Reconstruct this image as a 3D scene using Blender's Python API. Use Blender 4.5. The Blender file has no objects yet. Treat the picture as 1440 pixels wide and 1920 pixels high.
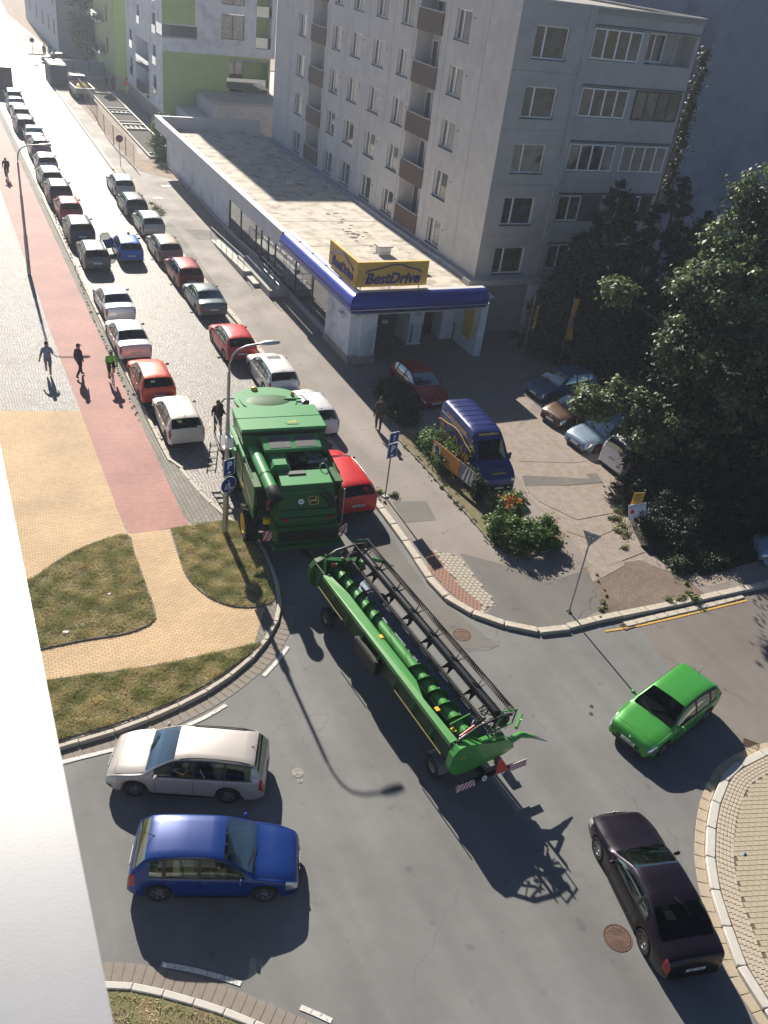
import bpy, bmesh, math, random
import numpy as np
from mathutils import Vector, Matrix
from math import radians as R_, sin, cos, pi, sqrt, atan2
random.seed(7); RNG = np.random.default_rng(11)
C = bpy.context.scene.collection
SC = bpy.context.scene

# ------------------------------------------------------------------ camera
CAM = Vector((0, 0, 20.0)); FPX = 1641.35; CX, CY = 720.0, 960.0
PITCH, ROLL, YAW = R_(32.88342), R_(8.10723), R_(29.28106)
_f = Vector((sin(YAW)*cos(PITCH), cos(YAW)*cos(PITCH), -sin(PITCH)))
_r0 = Vector((cos(YAW), -sin(YAW), 0)); _u0 = _r0.cross(_f)
_r = _r0*cos(ROLL) + _u0*sin(ROLL); _u = -_r0*sin(ROLL) + _u0*cos(ROLL)
cam = bpy.data.objects.new('camera', bpy.data.cameras.new('camera')); C.objects.link(cam)
cam.matrix_world = Matrix(((_r.x, _u.x, -_f.x, CAM.x), (_r.y, _u.y, -_f.y, CAM.y), (_r.z, _u.z, -_f.z, CAM.z), (0, 0, 0, 1)))
cd = cam.data; cd.sensor_fit = 'VERTICAL'; cd.sensor_height = 36; cd.lens = FPX/1920*36
cd.clip_start = 0.05; cd.clip_end = 2000
cd.dof.use_dof = True; cd.dof.focus_distance = 33; cd.dof.aperture_fstop = cd.lens/1000/0.0022
SC.camera = cam

# ------------------------------------------------------------------ light
SUN_EL, SUN_AZ = R_(31.0), R_(1.8)      # sun stands ahead of the camera, a touch to the right of +Y
w = bpy.data.worlds.new('World'); SC.world = w; w.use_nodes = True
nt = w.node_tree; nt.nodes.clear()
sky = nt.nodes.new('ShaderNodeTexSky'); sky.sky_type = 'NISHITA'; sky.sun_disc = False
sky.sun_elevation = SUN_EL; sky.sun_rotation = SUN_AZ
sky.air_density = .55; sky.dust_density = .15; sky.ozone_density = 3.0
bg = nt.nodes.new('ShaderNodeBackground'); bg.inputs[1].default_value = 0.05
out = nt.nodes.new('ShaderNodeOutputWorld')
nt.links.new(sky.outputs[0], bg.inputs[0]); nt.links.new(bg.outputs[0], out.inputs[0])
sl = bpy.data.lights.new('sun', 'SUN'); sl.energy = 5.0; sl.angle = R_(0.53); sl.color = (1.0, 0.92, 0.81)
so = bpy.data.objects.new('sun', sl); C.objects.link(so)
sd = Vector((sin(SUN_AZ)*cos(SUN_EL), cos(SUN_AZ)*cos(SUN_EL), sin(SUN_EL)))
so.rotation_euler = sd.to_track_quat('Z', 'Y').to_euler(); so.location = (0, 60, 60)
vs = SC.view_settings; vs.view_transform = 'Standard'; vs.look = 'None'; vs.gamma = 1; vs.exposure = 0.85
vs.use_curve_mapping = False

# ------------------------------------------------------------------ helpers
def G(px, py, z=0.0):
    d = _f + _r*((px-CX)/FPX) - _u*((py-CY)/FPX)
    t = (z-CAM.z)/d.z
    return Vector((d.x*t, d.y*t, z))
def GX(px, py, X):
    d = _f + _r*((px-CX)/FPX) - _u*((py-CY)/FPX); return CAM + d*(X/d.x)
def GY(px, py, Y):
    d = _f + _r*((px-CX)/FPX) - _u*((py-CY)/FPX); return CAM + d*(Y/d.y)
def g2(pts, z=0.0):
    return [G(x, y, z).xy for x, y in pts]

class MB:
    def __init__(s): s.v = []; s.f = []; s.m = []; s.xf = None
    def add(s, vs_, fs, m=0):
        n = len(s.v)
        if s.xf is not None: vs_ = [s.xf @ Vector(p) for p in vs_]
        s.v += [tuple(p) for p in vs_]
        s.f += [tuple(i+n for i in f) for f in fs]; s.m += [m]*len(fs); return s
    def box(s, x0, x1, y0, y1, z0, z1, m=0):
        return s.add([(x0,y0,z0),(x1,y0,z0),(x1,y1,z0),(x0,y1,z0),(x0,y0,z1),(x1,y0,z1),(x1,y1,z1),(x0,y1,z1)],
            [(0,3,2,1),(4,5,6,7),(0,1,5,4),(1,2,6,5),(2,3,7,6),(3,0,4,7)], m)
    def cbox(s, x0, x1, y0, y1, z0, z1, b=.02, m=0):     # box with chamfered top and vertical edges
        P = []
        for (z, i) in ((z0, 0), (z1-b, 0), (z1, b)):
            for (cx_, cy_, sx, sy) in ((x0,y0,1,1),(x1,y0,-1,1),(x1,y1,-1,-1),(x0,y1,1,-1)):
                a = (cx_+sx*(i), cy_+sy*(b+i)); c_ = (cx_+sx*(b+i), cy_+sy*i)
                P += ([(a[0],a[1],z),(c_[0],c_[1],z)] if sx*sy > 0 else [(c_[0],c_[1],z),(a[0],a[1],z)])
        F = [tuple(range(16, 24)), tuple(reversed(range(0, 8)))]
        for k in (0, 8):
            for j in range(8): F.append((k+j, k+(j+1)%8, k+8+(j+1)%8, k+8+j))
        return s.add(P, F, m)
    def prism(s, poly, z0, z1, m=0, ms=None):
        n = len(poly)
        a = sum(poly[i][0]*poly[(i+1)%n][1]-poly[(i+1)%n][0]*poly[i][1] for i in range(n))
        if a < 0: poly = list(reversed(poly))
        s.add([(p[0],p[1],z1) for p in poly], [tuple(range(n))], m)
        s.add([(p[0],p[1],z0) for p in poly]+[(p[0],p[1],z1) for p in poly],
              [tuple(reversed(range(n)))]+[(i,(i+1)%n,n+(i+1)%n,n+i) for i in range(n)], m if ms is None else ms)
        return s
    def sheet(s, poly, z, m=0):
        n = len(poly)
        a = sum(poly[i][0]*poly[(i+1)%n][1]-poly[(i+1)%n][0]*poly[i][1] for i in range(n))
        if a < 0: poly = list(reversed(poly))
        return s.add([(p[0],p[1],z) for p in poly], [tuple(range(n))], m)
    def tube(s, p0, p1, r0, r1=None, n=10, m=0, cap=True):
        return s.path([p0, p1], [r0, r0 if r1 is None else r1], n, m, cap)
    def path(s, pts, r, n=8, m=0, cap=True, closed=False):
        pts = [Vector(p) for p in pts]; k = len(pts)
        if not hasattr(r, '__len__'): r = [r]*k
        V = []; F = []; prev = None
        for i, p in enumerate(pts):
            if closed: t = pts[(i+1)%k]-pts[i-1]
            else: t = pts[min(i+1, k-1)]-pts[max(i-1, 0)]
            t.normalize()
            if prev is None:
                a = Vector((0,0,1)) if abs(t.z) < .9 else Vector((1,0,0))
                x = t.cross(a).normalized()
            else:
                x = (prev - t*prev.dot(t)).normalized()
            prev = x; y = t.cross(x)
            for j in range(n):
                a = 2*pi*j/n; V.append(p+(x*cos(a)+y*sin(a))*r[i])
        for i in range(k if closed else k-1):
            i2 = (i+1)%k
            for j in range(n): F.append((i*n+j, i*n+(j+1)%n, i2*n+(j+1)%n, i2*n+j))
        if cap and not closed: F += [tuple(reversed(range(n))), tuple(range((k-1)*n, k*n))]
        return s.add(V, F, m)
    def lathe(s, prof, c=(0,0,0), axis='z', n=20, m=0):  # prof: (radius, height)
        V = []; F = []
        for (r, h) in prof:
            for j in range(n):
                a = 2*pi*j/n; q = (r*cos(a), r*sin(a), h)
                if axis == 'x': q = (h, q[0], q[1])
                elif axis == 'y': q = (q[1], h, q[0])
                V.append((q[0]+c[0], q[1]+c[1], q[2]+c[2]))
        for i in range(len(prof)-1):
            for j in range(n): F.append((i*n+j, i*n+(j+1)%n, (i+1)*n+(j+1)%n, (i+1)*n+j))
        if prof[0][0] > 1e-4 and prof[-1][0] > 1e-4:
            i = len(prof)-1
            for j in range(n): F.append((i*n+j, i*n+(j+1)%n, (j+1)%n, j))
        elif prof[0][0] > 1e-4: F.append(tuple(reversed(range(n))))
        return s.add(V, F, m)
    def ball(s, c, r, n=10, m=0):
        r = (r, r, r) if not hasattr(r, '__len__') else r
        V = []; F = []; k = max(4, n//2)
        for i in range(k+1):
            t = pi*i/k
            for j in range(n): V.append((c[0]+r[0]*sin(t)*cos(2*pi*j/n), c[1]+r[1]*sin(t)*sin(2*pi*j/n), c[2]-r[2]*cos(t)))
        for i in range(k):
            for j in range(n): F.append((i*n+j, i*n+(j+1)%n, (i+1)*n+(j+1)%n, (i+1)*n+j))
        return s.add(V, F, m)
    def grid(s, rows, m=0, flip=False):
        n = len(rows[0]); V = [p for r in rows for p in r]; F = []
        for i in range(len(rows)-1):
            for j in range(n-1):
                q = (i*n+j, i*n+j+1, (i+1)*n+j+1, (i+1)*n+j); F.append(q[::-1] if flip else q)
        return s.add(V, F, m)
    def mesh(s, name, mats, smooth=None):
        me = bpy.data.meshes.new(name); me.from_pydata(s.v, [], s.f)
        mats = mats if isinstance(mats, (list, tuple)) else [mats]
        for x in mats: me.materials.append(x)
        if len(mats) > 1: me.polygons.foreach_set('material_index', s.m)
        if smooth is not None:
            me.polygons.foreach_set('use_smooth', [True]*len(me.polygons)); me.set_sharp_from_angle(angle=R_(smooth))
        me.update(); return me
    def build(s, name, mats, parent=None, smooth=None, loc=None, rz=0):
        return link(name, s.mesh(name, mats, smooth), parent, loc, rz)

def link(name, data, parent=None, loc=None, rz=0):
    o = bpy.data.objects.new(name, data); C.objects.link(o)
    if parent is not None: o.parent = parent
    if loc is not None: o.location = loc
    if rz: o.rotation_euler = (0, 0, rz)
    return o
USED = set()
def tag(o, label, cat, group=None):
    o['label'] = label; o['category'] = cat
    if group: o['group'] = group
    return o
def thing(name, label, cat, loc=(0,0,0), rz=0, group=None):
    return tag(link(name, None, None, loc, rz), label, cat, group)
def struct(o): o['kind'] = 'structure'; return o
def stuff(o): o['kind'] = 'stuff'; return o
def dup(root, loc=None, rz=None, label=None):
    def cp(o, par):
        c = o.copy(); C.objects.link(c); c.parent = par
        for ch in list(o.children): cp(ch, c)
        return c
    c = cp(root, None)
    if loc is not None: c.location = loc
    if rz is not None: c.rotation_euler = (0, 0, rz)
    if label: c['label'] = label
    return c
def fast_mesh(name, V, F, mats, mi=None):      # numpy verts (n,3), faces (k,3|4)
    me = bpy.data.meshes.new(name); V = np.asarray(V, np.float32); F = np.asarray(F, np.int32)
    k = F.shape[1]; me.vertices.add(len(V)); me.vertices.foreach_set('co', V.ravel())
    me.loops.add(F.size); me.loops.foreach_set('vertex_index', F.ravel())
    me.polygons.add(len(F)); me.polygons.foreach_set('loop_start', np.arange(0, F.size, k, dtype=np.int32))
    me.polygons.foreach_set('loop_total', np.full(len(F), k, np.int32))
    for x in (mats if isinstance(mats, list) else [mats]): me.materials.append(x)
    if mi is not None: me.polygons.foreach_set('material_index', np.asarray(mi, np.int32))
    me.update(calc_edges=True); return me

# ------------------------------------------------------------------ materials
def srgb(r, g, b):
    f = lambda c: ((c/255+.055)/1.055)**2.4 if c/255 > .04045 else c/255/12.92
    return (f(r), f(g), f(b), 1)
MC = {}
def mat(name, col, rough=.6, metal=0, spec=.5, coat=0, var=.12, scale=8, bump=0, bscale=60, emit=None, detail=6, dirt=None, dscale=1.2, dlo=.5, dhi=.7, coatr=.05):
    """principled with two-scale colour noise, optional dirt colour in blotches and bump"""
    if name in MC: return MC[name]
    m = bpy.data.materials.new(name); m.use_nodes = True; MC[name] = m
    nt = m.node_tree; N = nt.nodes; L = nt.links; b = N['Principled BSDF']
    b.inputs['Roughness'].default_value = rough; b.inputs['Metallic'].default_value = metal
    b.inputs['Specular IOR Level'].default_value = spec
    b.inputs['Coat Weight'].default_value = coat; b.inputs['Coat Roughness'].default_value = coatr
    if emit: b.inputs['Emission Color'].default_value = emit[0]; b.inputs['Emission Strength'].default_value = emit[1]
    col = col if len(col) == 4 else (*col, 1)
    tc = N.new('ShaderNodeTexCoord')
    n1 = N.new('ShaderNodeTexNoise'); n1.inputs['Scale'].default_value = scale; n1.inputs['Detail'].default_value = detail
    L.new(tc.outputs['Object'], n1.inputs['Vector'])
    mr = N.new('ShaderNodeMapRange'); mr.inputs[1].default_value = .3; mr.inputs[2].default_value = .7
    mr.inputs[3].default_value = 1-var; mr.inputs[4].default_value = 1+var; L.new(n1.outputs[0], mr.inputs[0])
    mx = N.new('ShaderNodeMix'); mx.data_type = 'RGBA'; mx.blend_type = 'MULTIPLY'; mx.inputs[0].default_value = 1
    mx.inputs[6].default_value = col; L.new(mr.outputs[0], mx.inputs[7]); last = mx.outputs[2]
    if dirt:
        n2 = N.new('ShaderNodeTexNoise'); n2.inputs['Scale'].default_value = dscale; n2.inputs['Detail'].default_value = 8
        n2.inputs['Roughness'].default_value = .65; L.new(tc.outputs['Object'], n2.inputs['Vector'])
        r2 = N.new('ShaderNodeMapRange'); r2.inputs[1].default_value = dlo; r2.inputs[2].default_value = dhi; L.new(n2.outputs[0], r2.inputs[0])
        m2 = N.new('ShaderNodeMix'); m2.data_type = 'RGBA'; L.new(r2.outputs[0], m2.inputs[0]); L.new(last, m2.inputs[6])
        m2.inputs[7].default_value = dirt if len(dirt) == 4 else (*dirt, 1); last = m2.outputs[2]
    L.new(last, b.inputs['Base Color'])
    if bump:
        n3 = N.new('ShaderNodeTexNoise'); n3.inputs['Scale'].default_value = bscale; n3.inputs['Detail'].default_value = 4
        L.new(tc.outputs['Object'], n3.inputs['Vector'])
        bp = N.new('ShaderNodeBump'); bp.inputs['Strength'].default_value = bump; bp.inputs['Distance'].default_value = .02
        L.new(n3.outputs[0], bp.inputs['Height']); L.new(bp.outputs[0], b.inputs['Normal'])
    return m
def brickmat(name, c1, c2, cm, bw, bh, mortar=.008, rough=.8, rot=0, bump=.5, off=.5, dirt=None, dscale=.4, spec=.3):
    m = bpy.data.materials.new(name); m.use_nodes = True; MC[name] = m
    nt = m.node_tree; N = nt.nodes; L = nt.links; b = N['Principled BSDF']; b.inputs['Roughness'].default_value = rough
    b.inputs['Specular IOR Level'].default_value = spec
    tc = N.new('ShaderNodeTexCoord'); mp = N.new('ShaderNodeMapping'); mp.inputs['Rotation'].default_value = (0, 0, rot)
    L.new(tc.outputs['Object'], mp.inputs[0])
    br = N.new('ShaderNodeTexBrick'); br.inputs['Scale'].default_value = 1; br.inputs['Brick Width'].default_value = bw
    br.inputs['Row Height'].default_value = bh; br.inputs['Mortar Size'].default_value = mortar; br.inputs['Mortar Smooth'].default_value = .3
    br.offset = off; br.inputs['Color1'].default_value = c1; br.inputs['Color2'].default_value = c2; br.inputs['Mortar'].default_value = cm
    L.new(mp.outputs[0], br.inputs['Vector'])
    n1 = N.new('ShaderNodeTexNoise'); n1.inputs['Scale'].default_value = dscale; n1.inputs['Detail'].default_value = 8; L.new(tc.outputs['Object'], n1.inputs['Vector'])
    mr = N.new('ShaderNodeMapRange'); mr.inputs[1].default_value = .3; mr.inputs[2].default_value = .7; mr.inputs[3].default_value = .82; mr.inputs[4].default_value = 1.15
    L.new(n1.outputs[0], mr.inputs[0])
    mx = N.new('ShaderNodeMix'); mx.data_type = 'RGBA'; mx.blend_type = 'MULTIPLY'; mx.inputs[0].default_value = 1
    L.new(br.outputs[0], mx.inputs[6]); L.new(mr.outputs[0], mx.inputs[7]); L.new(mx.outputs[2], b.inputs['Base Color'])
    bp = N.new('ShaderNodeBump'); bp.inputs['Strength'].default_value = bump; bp.inputs['Distance'].default_value = .01; bp.invert = True
    L.new(br.outputs['Fac'], bp.inputs['Height']); L.new(bp.outputs[0], b.inputs['Normal'])
    return m
def settmat(name, c1, c2, sc=9, rough=.55, spec=.5, bump=.7, dirt=(.25,.23,.2,1)):
    """small granite setts: voronoi cells"""
    m = bpy.data.materials.new(name); m.use_nodes = True; MC[name] = m
    nt = m.node_tree; N = nt.nodes; L = nt.links; b = N['Principled BSDF']
    b.inputs['Roughness'].default_value = rough; b.inputs['Specular IOR Level'].default_value = spec
    tc = N.new('ShaderNodeTexCoord')
    wv = N.new('ShaderNodeTexNoise'); wv.inputs['Scale'].default_value = .8; L.new(tc.outputs['Object'], wv.inputs['Vector'])
    ad = N.new('ShaderNodeMixRGB'); ad.blend_type = 'ADD'; ad.inputs[0].default_value = .35; L.new(tc.outputs['Object'], ad.inputs[1]); L.new(wv.outputs[1], ad.inputs[2])
    v = N.new('ShaderNodeTexVoronoi'); v.inputs['Scale'].default_value = sc; v.inputs['Randomness'].default_value = .55; L.new(ad.outputs[0], v.inputs['Vector'])
    v2 = N.new('ShaderNodeTexVoronoi'); v2.feature = 'DISTANCE_TO_EDGE'; v2.inputs['Scale'].default_value = sc; v2.inputs['Randomness'].default_value = .55; L.new(ad.outputs[0], v2.inputs['Vector'])
    mx = N.new('ShaderNodeMix'); mx.data_type = 'RGBA'; L.new(v.outputs['Color'], mx.inputs[0]); mx.inputs[6].default_value = c1; mx.inputs[7].default_value = c2
    n1 = N.new('ShaderNodeTexNoise'); n1.inputs['Scale'].default_value = .35; n1.inputs['Detail'].default_value = 9; L.new(tc.outputs['Object'], n1.inputs['Vector'])
    r1 = N.new('ShaderNodeMapRange'); r1.inputs[1].default_value = .48; r1.inputs[2].default_value = .72; r1.inputs[4].default_value = .6; L.new(n1.outputs[0], r1.inputs[0])
    m2 = N.new('ShaderNodeMix'); m2.data_type = 'RGBA'; L.new(r1.outputs[0], m2.inputs[0]); L.new(mx.outputs[2], m2.inputs[6]); m2.inputs[7].default_value = dirt
    r2 = N.new('ShaderNodeMapRange'); r2.inputs[1].default_value = .0; r2.inputs[2].default_value = .12; r2.inputs[3].default_value = .45; L.new(v2.outputs[0], r2.inputs[0])
    m3 = N.new('ShaderNodeMix'); m3.data_type = 'RGBA'; m3.blend_type = 'MULTIPLY'; m3.inputs[0].default_value = 1; L.new(m2.outputs[2], m3.inputs[6]); L.new(r2.outputs[0], m3.inputs[7])
    L.new(m3.outputs[2], b.inputs['Base Color'])
    bp = N.new('ShaderNodeBump'); bp.inputs['Strength'].default_value = bump; bp.inputs['Distance'].default_value = .02; L.new(r2.outputs[0], bp.inputs['Height']); L.new(bp.outputs[0], b.inputs['Normal'])
    return m
def asphaltmat(name, col, crack=.5, spec=.35, rough=.75, patch=(1.25,.8)):
    m = bpy.data.materials.new(name); m.use_nodes = True; MC[name] = m
    nt = m.node_tree; N = nt.nodes; L = nt.links; b = N['Principled BSDF']
    b.inputs['Specular IOR Level'].default_value = spec
    tc = N.new('ShaderNodeTexCoord')
    def noise(s, d=6, r=.5):
        n = N.new('ShaderNodeTexNoise'); n.inputs['Scale'].default_value = s; n.inputs['Detail'].default_value = d; n.inputs['Roughness'].default_value = r
        L.new(tc.outputs['Object'], n.inputs['Vector']); return n.outputs[0]
    def mul(a, bb):
        x = N.new('ShaderNodeMath'); x.operation = 'MULTIPLY'; L.new(a, x.inputs[0]); L.new(bb, x.inputs[1]); return x.outputs[0]
    def rng(a, i0, i1, o0, o1):
        x = N.new('ShaderNodeMapRange'); x.inputs[1].default_value = i0; x.inputs[2].default_value = i1; x.inputs[3].default_value = o0; x.inputs[4].default_value = o1; L.new(a, x.inputs[0]); return x.outputs[0]
    big = rng(noise(.22, 5), .3, .7, .86, 1.12); mid = rng(noise(2.2, 8, .7), .3, .7, .93, 1.07); fine = rng(noise(70, 3, .8), .25, .75, .78, 1.22)
    f = mul(mul(big, mid), fine)
    mp = N.new('ShaderNodeMapping'); mp.inputs['Rotation'].default_value = (0, 0, .6); mp.inputs['Scale'].default_value = (.9, .06, 1); L.new(tc.outputs['Object'], mp.inputs[0])
    ln = N.new('ShaderNodeTexNoise'); ln.inputs['Scale'].default_value = 1; ln.inputs['Detail'].default_value = 4; L.new(mp.outputs[0], ln.inputs['Vector'])
    f = mul(f, rng(ln.outputs[0], .35, .65, .9, 1.07)); f = mul(f, rng(noise(1.7, 3, .4), .68, .74, 1, .78)); f = mul(f, rng(noise(26, 2, .5), .72, .76, 1, 1.5))
    if crack:
        ws = N.new('ShaderNodeTexNoise'); ws.inputs['Scale'].default_value = 1.5; ws.inputs['Detail'].default_value = 6; L.new(tc.outputs['Object'], ws.inputs['Vector'])
        ad = N.new('ShaderNodeMixRGB'); ad.blend_type = 'ADD'; ad.inputs[0].default_value = .6; L.new(tc.outputs['Object'], ad.inputs[1]); L.new(ws.outputs[1], ad.inputs[2])
        v = N.new('ShaderNodeTexVoronoi'); v.feature = 'DISTANCE_TO_EDGE'; v.inputs['Scale'].default_value = .16; L.new(ad.outputs[0], v.inputs['Vector'])
        c = rng(v.outputs[0], 0, .0022, crack, 1)
        gate = rng(noise(.5, 2), .47, .55, 0, 1)          # cracks only here and there
        g = N.new('ShaderNodeMath'); g.operation = 'MAXIMUM'; L.new(c, g.inputs[0]); L.new(gate, g.inputs[1]); f = mul(f, g.outputs[0])
    mx = N.new('ShaderNodeMix'); mx.data_type = 'RGBA'; mx.blend_type = 'MULTIPLY'; mx.inputs[0].default_value = 1; mx.inputs[6].default_value = col
    L.new(f, mx.inputs[7]); L.new(mx.outputs[2], b.inputs['Base Color'])
    L.new(rng(noise(.5, 4), .3, .7, rough-.08, rough+.08), b.inputs['Roughness'])
    bp = N.new('ShaderNodeBump'); bp.inputs['Strength'].default_value = .35; bp.inputs['Distance'].default_value = .01; L.new(noise(90, 3), bp.inputs['Height']); L.new(bp.outputs[0], b.inputs['Normal'])
    return m
def paint(name, rgb, coat=.6, rough=.35, metal=0.0, dust=.06):
    return mat(name, srgb(*rgb) if max(rgb) > 1 else rgb, rough, metal, .5, coat, var=.03, scale=3, dirt=None)
def glassmat(name, tint=(.42,.48,.46,1), base=.04, boost=1.0, gl=(.9,.95,1,1)):
    m = bpy.data.materials.new(name); m.use_nodes = True; MC[name] = m; nt = m.node_tree; N = nt.nodes; L = nt.links; N.clear()
    o = N.new('ShaderNodeOutputMaterial'); mx = N.new('ShaderNodeMixShader'); t = N.new('ShaderNodeBsdfTransparent'); t.inputs[0].default_value = tint
    g = N.new('ShaderNodeBsdfGlossy'); g.inputs['Roughness'].default_value = .03; g.inputs[0].default_value = gl
    fr = N.new('ShaderNodeFresnel'); fr.inputs[0].default_value = 1.5
    mm = N.new('ShaderNodeMath'); mm.operation = 'MULTIPLY_ADD'; mm.inputs[1].default_value = boost; mm.inputs[2].default_value = base; mm.use_clamp = True
    L.new(fr.outputs[0], mm.inputs[0]); L.new(mm.outputs[0], mx.inputs[0]); L.new(t.outputs[0], mx.inputs[1]); L.new(g.outputs[0], mx.inputs[2]); L.new(mx.outputs[0], o.inputs[0])
    return m
def leafmat(name, c1, c2, trans=.35, rough=.5, spec=.35):
    m = bpy.data.materials.new(name); m.use_nodes = True; MC[name] = m; nt = m.node_tree; N = nt.nodes; L = nt.links
    b = N['Principled BSDF']; b.inputs['Roughness'].default_value = rough; b.inputs['Specular IOR Level'].default_value = spec
    ge = N.new('ShaderNodeNewGeometry'); mx = N.new('ShaderNodeMix'); mx.data_type = 'RGBA'
    L.new(ge.outputs['Random Per Island'], mx.inputs[0]); mx.inputs[6].default_value = c1; mx.inputs[7].default_value = c2
    L.new(mx.outputs[2], b.inputs['Base Color'])
    t = N.new('ShaderNodeBsdfTranslucent'); L.new(mx.outputs[2], t.inputs[0]); ms = N.new('ShaderNodeMixShader'); ms.inputs[0].default_value = trans
    o = N['Material Output']; L.new(b.outputs[0], ms.inputs[1]); L.new(t.outputs[0], ms.inputs[2]); L.new(ms.outputs[0], o.inputs[0])
    return m
M = {}
M['black'] = mat('black_plastic', (.012,.012,.013), .5, var=.2)
M['rubber'] = mat('tyre_rubber', (.018,.018,.018), .8, var=.3, scale=20, bump=.3)
M['dark'] = mat('dark_interior', (.02,.02,.022), .8)
M['chrome'] = mat('chrome', (.75,.76,.78), .15, 1, var=.02)
M['rim'] = mat('alloy_rim', (.42,.43,.45), .3, .9, var=.08)
M['steelgalv'] = mat('galvanised_steel', (.34,.35,.36), .45, .7, var=.2, scale=12)
M['white'] = mat('white_enamel', (.78,.78,.76), .4, var=.04)
M['whitepaint'] = mat('worn_road_paint', (.62,.61,.57), .7, var=.15, scale=15, dirt=(.2,.2,.19), dscale=14, dlo=.52, dhi=.66)
M['yellowpaint'] = mat('worn_yellow_paint', (.6,.36,.06), .7, var=.15, scale=15, dirt=(.2,.18,.14), dscale=12, dlo=.52, dhi=.66)
M['glass'] = glassmat('car_glass', (.3,.36,.33,1), .005, .42, (.75,.88,.85,1)); M['hglass'] = glassmat('headlight_glass', (.8,.82,.85,1), .12)
M['shopglass'] = glassmat('shop_glass', (.3,.3,.27,1), .22, 1.6)
M['tail'] = mat('tail_light_red', (.35,.012,.01), .2, coat=.8, var=.1)
M['amber'] = mat('amber_lens', (.8,.22,.01), .25, coat=.6)
M['lamp'] = mat('headlight_reflector', (.6,.62,.65), .15, .8)
M['seat'] = mat('seat_fabric', (.05,.05,.055), .9, var=.2, scale=30)
M['seatlight'] = mat('seat_fabric_beige', (.3,.26,.2), .9, var=.2)
M['plate'] = mat('number_plate', (.7,.7,.68), .4)
M['skin'] = mat('skin', (.42,.24,.17), .55, var=.06)
M['hair'] = mat('hair_brown', (.03,.02,.015), .7, var=.3, scale=40)
M['blueplastic'] = mat('sign_blue', srgb(20,60,140), .35, var=.04)
M['signwhite'] = mat('sign_white', (.8,.8,.8), .4, var=.03)
M['signred'] = mat('sign_red', (.55,.02,.02), .4)
M['signyellow'] = mat('sign_yellow', srgb(205,165,70), .5, var=.08)
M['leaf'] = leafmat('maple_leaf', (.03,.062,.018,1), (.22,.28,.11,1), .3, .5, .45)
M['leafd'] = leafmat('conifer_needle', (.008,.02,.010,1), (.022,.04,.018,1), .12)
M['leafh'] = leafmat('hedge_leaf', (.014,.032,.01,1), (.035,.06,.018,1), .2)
M['leafb'] = leafmat('bush_leaf', (.05,.12,.02,1), (.14,.22,.05,1), .35)
M['bark'] = mat('bark', (.07,.055,.045), .9, var=.4, scale=6, bump=.8, bscale=20)

# ================================================================== GROUND
m_asph = asphaltmat('intersection_asphalt', (.176,.177,.174,1), .72)
m_asph2 = asphaltmat('brown_asphalt', (.185,.165,.15,1), .45)
m_asphd = asphaltmat('patched_asphalt', (.15,.142,.132,1), .4)
m_pave = asphaltmat('sidewalk_asphalt', (.25,.22,.195,1), .4)
m_cob = settmat('cobbled_street', (.33,.30,.265,1), (.17,.16,.15,1), 6.5, .55, .42, bump=1.0, dirt=(.27,.225,.165,1))
m_cobl = settmat('light_setts', (.46,.445,.42,1), (.28,.275,.27,1), 7.5, .65, .3, dirt=(.34,.3,.25,1))
m_red = brickmat('red_paving', (.42,.20,.165,1), (.36,.165,.135,1), (.25,.13,.11,1), .2, .1, .006, .7, 0)
m_yel = brickmat('yellow_paving', (.62,.45,.26,1), (.54,.38,.21,1), (.25,.17,.09,1), .2, .1, .009, .75, R_(4))
m_gry = brickmat('grey_paving', (.27,.255,.215,1), (.22,.205,.175,1), (.1,.1,.08,1), .3, .16, .012, .8, R_(88))
m_brn = brickmat('brown_block_paving', (.22,.17,.135,1), (.17,.13,.105,1), (.1,.08,.06,1), .2, .1, .008, .85, R_(-6))
m_conc = mat('broken_concrete', (.31,.265,.225), .85, var=.3, scale=22, bump=1.0, bscale=18, dirt=(.26,.205,.165), dscale=3.5, dlo=.42, dhi=.62)
m_kerb = mat('granite_kerb', (.5,.45,.37), .75, var=.18, scale=5, bump=.25, bscale=60, dirt=(.3,.26,.2), dscale=3)
m_kerbw = mat('pale_concrete_kerb', (.53,.51,.46), .75, var=.1, scale=5, bump=.2, bscale=80, dirt=(.36,.34,.3), dscale=2.5)
m_gut = mat('gutter_stone', (.23,.2,.165), .8, var=.15, scale=4, bump=.2, bscale=50, dirt=(.16,.14,.12), dscale=3)
m_gutt = mat('tan_gutter_stone', (.43,.36,.26), .8, var=.12, scale=4, bump=.2, bscale=50, dirt=(.3,.25,.19), dscale=3)
m_sett = mat('pale_sett', (.47,.41,.32), .8, var=.18, scale=3)
m_pav = mat('beige_paver', (.42,.36,.26), .8, var=.14, scale=2.5, dirt=(.33,.27,.19), dscale=.9)
m_joint = mat('joint_sand', (.12,.1,.07), .95, var=.2, scale=10)
m_soil = mat('dry_soil', (.2,.155,.1), .95, var=.35, scale=9, bump=.8, bscale=25, dirt=(.14,.15,.06), dscale=2.5, dlo=.42, dhi=.6)
m_earth = mat('sandy_earth', (.36,.28,.21), .95, var=.25, scale=2.5, bump=.8, bscale=10, dirt=(.26,.2,.15), dscale=.9)
m_pit = mat('dark_gravel', (.075,.065,.062), .95, var=.25, scale=10, bump=.9, bscale=20)
m_lawn = mat('far_ground', (.12,.11,.07), .95, var=.3, scale=.5, bump=.3, bscale=3)

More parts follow.
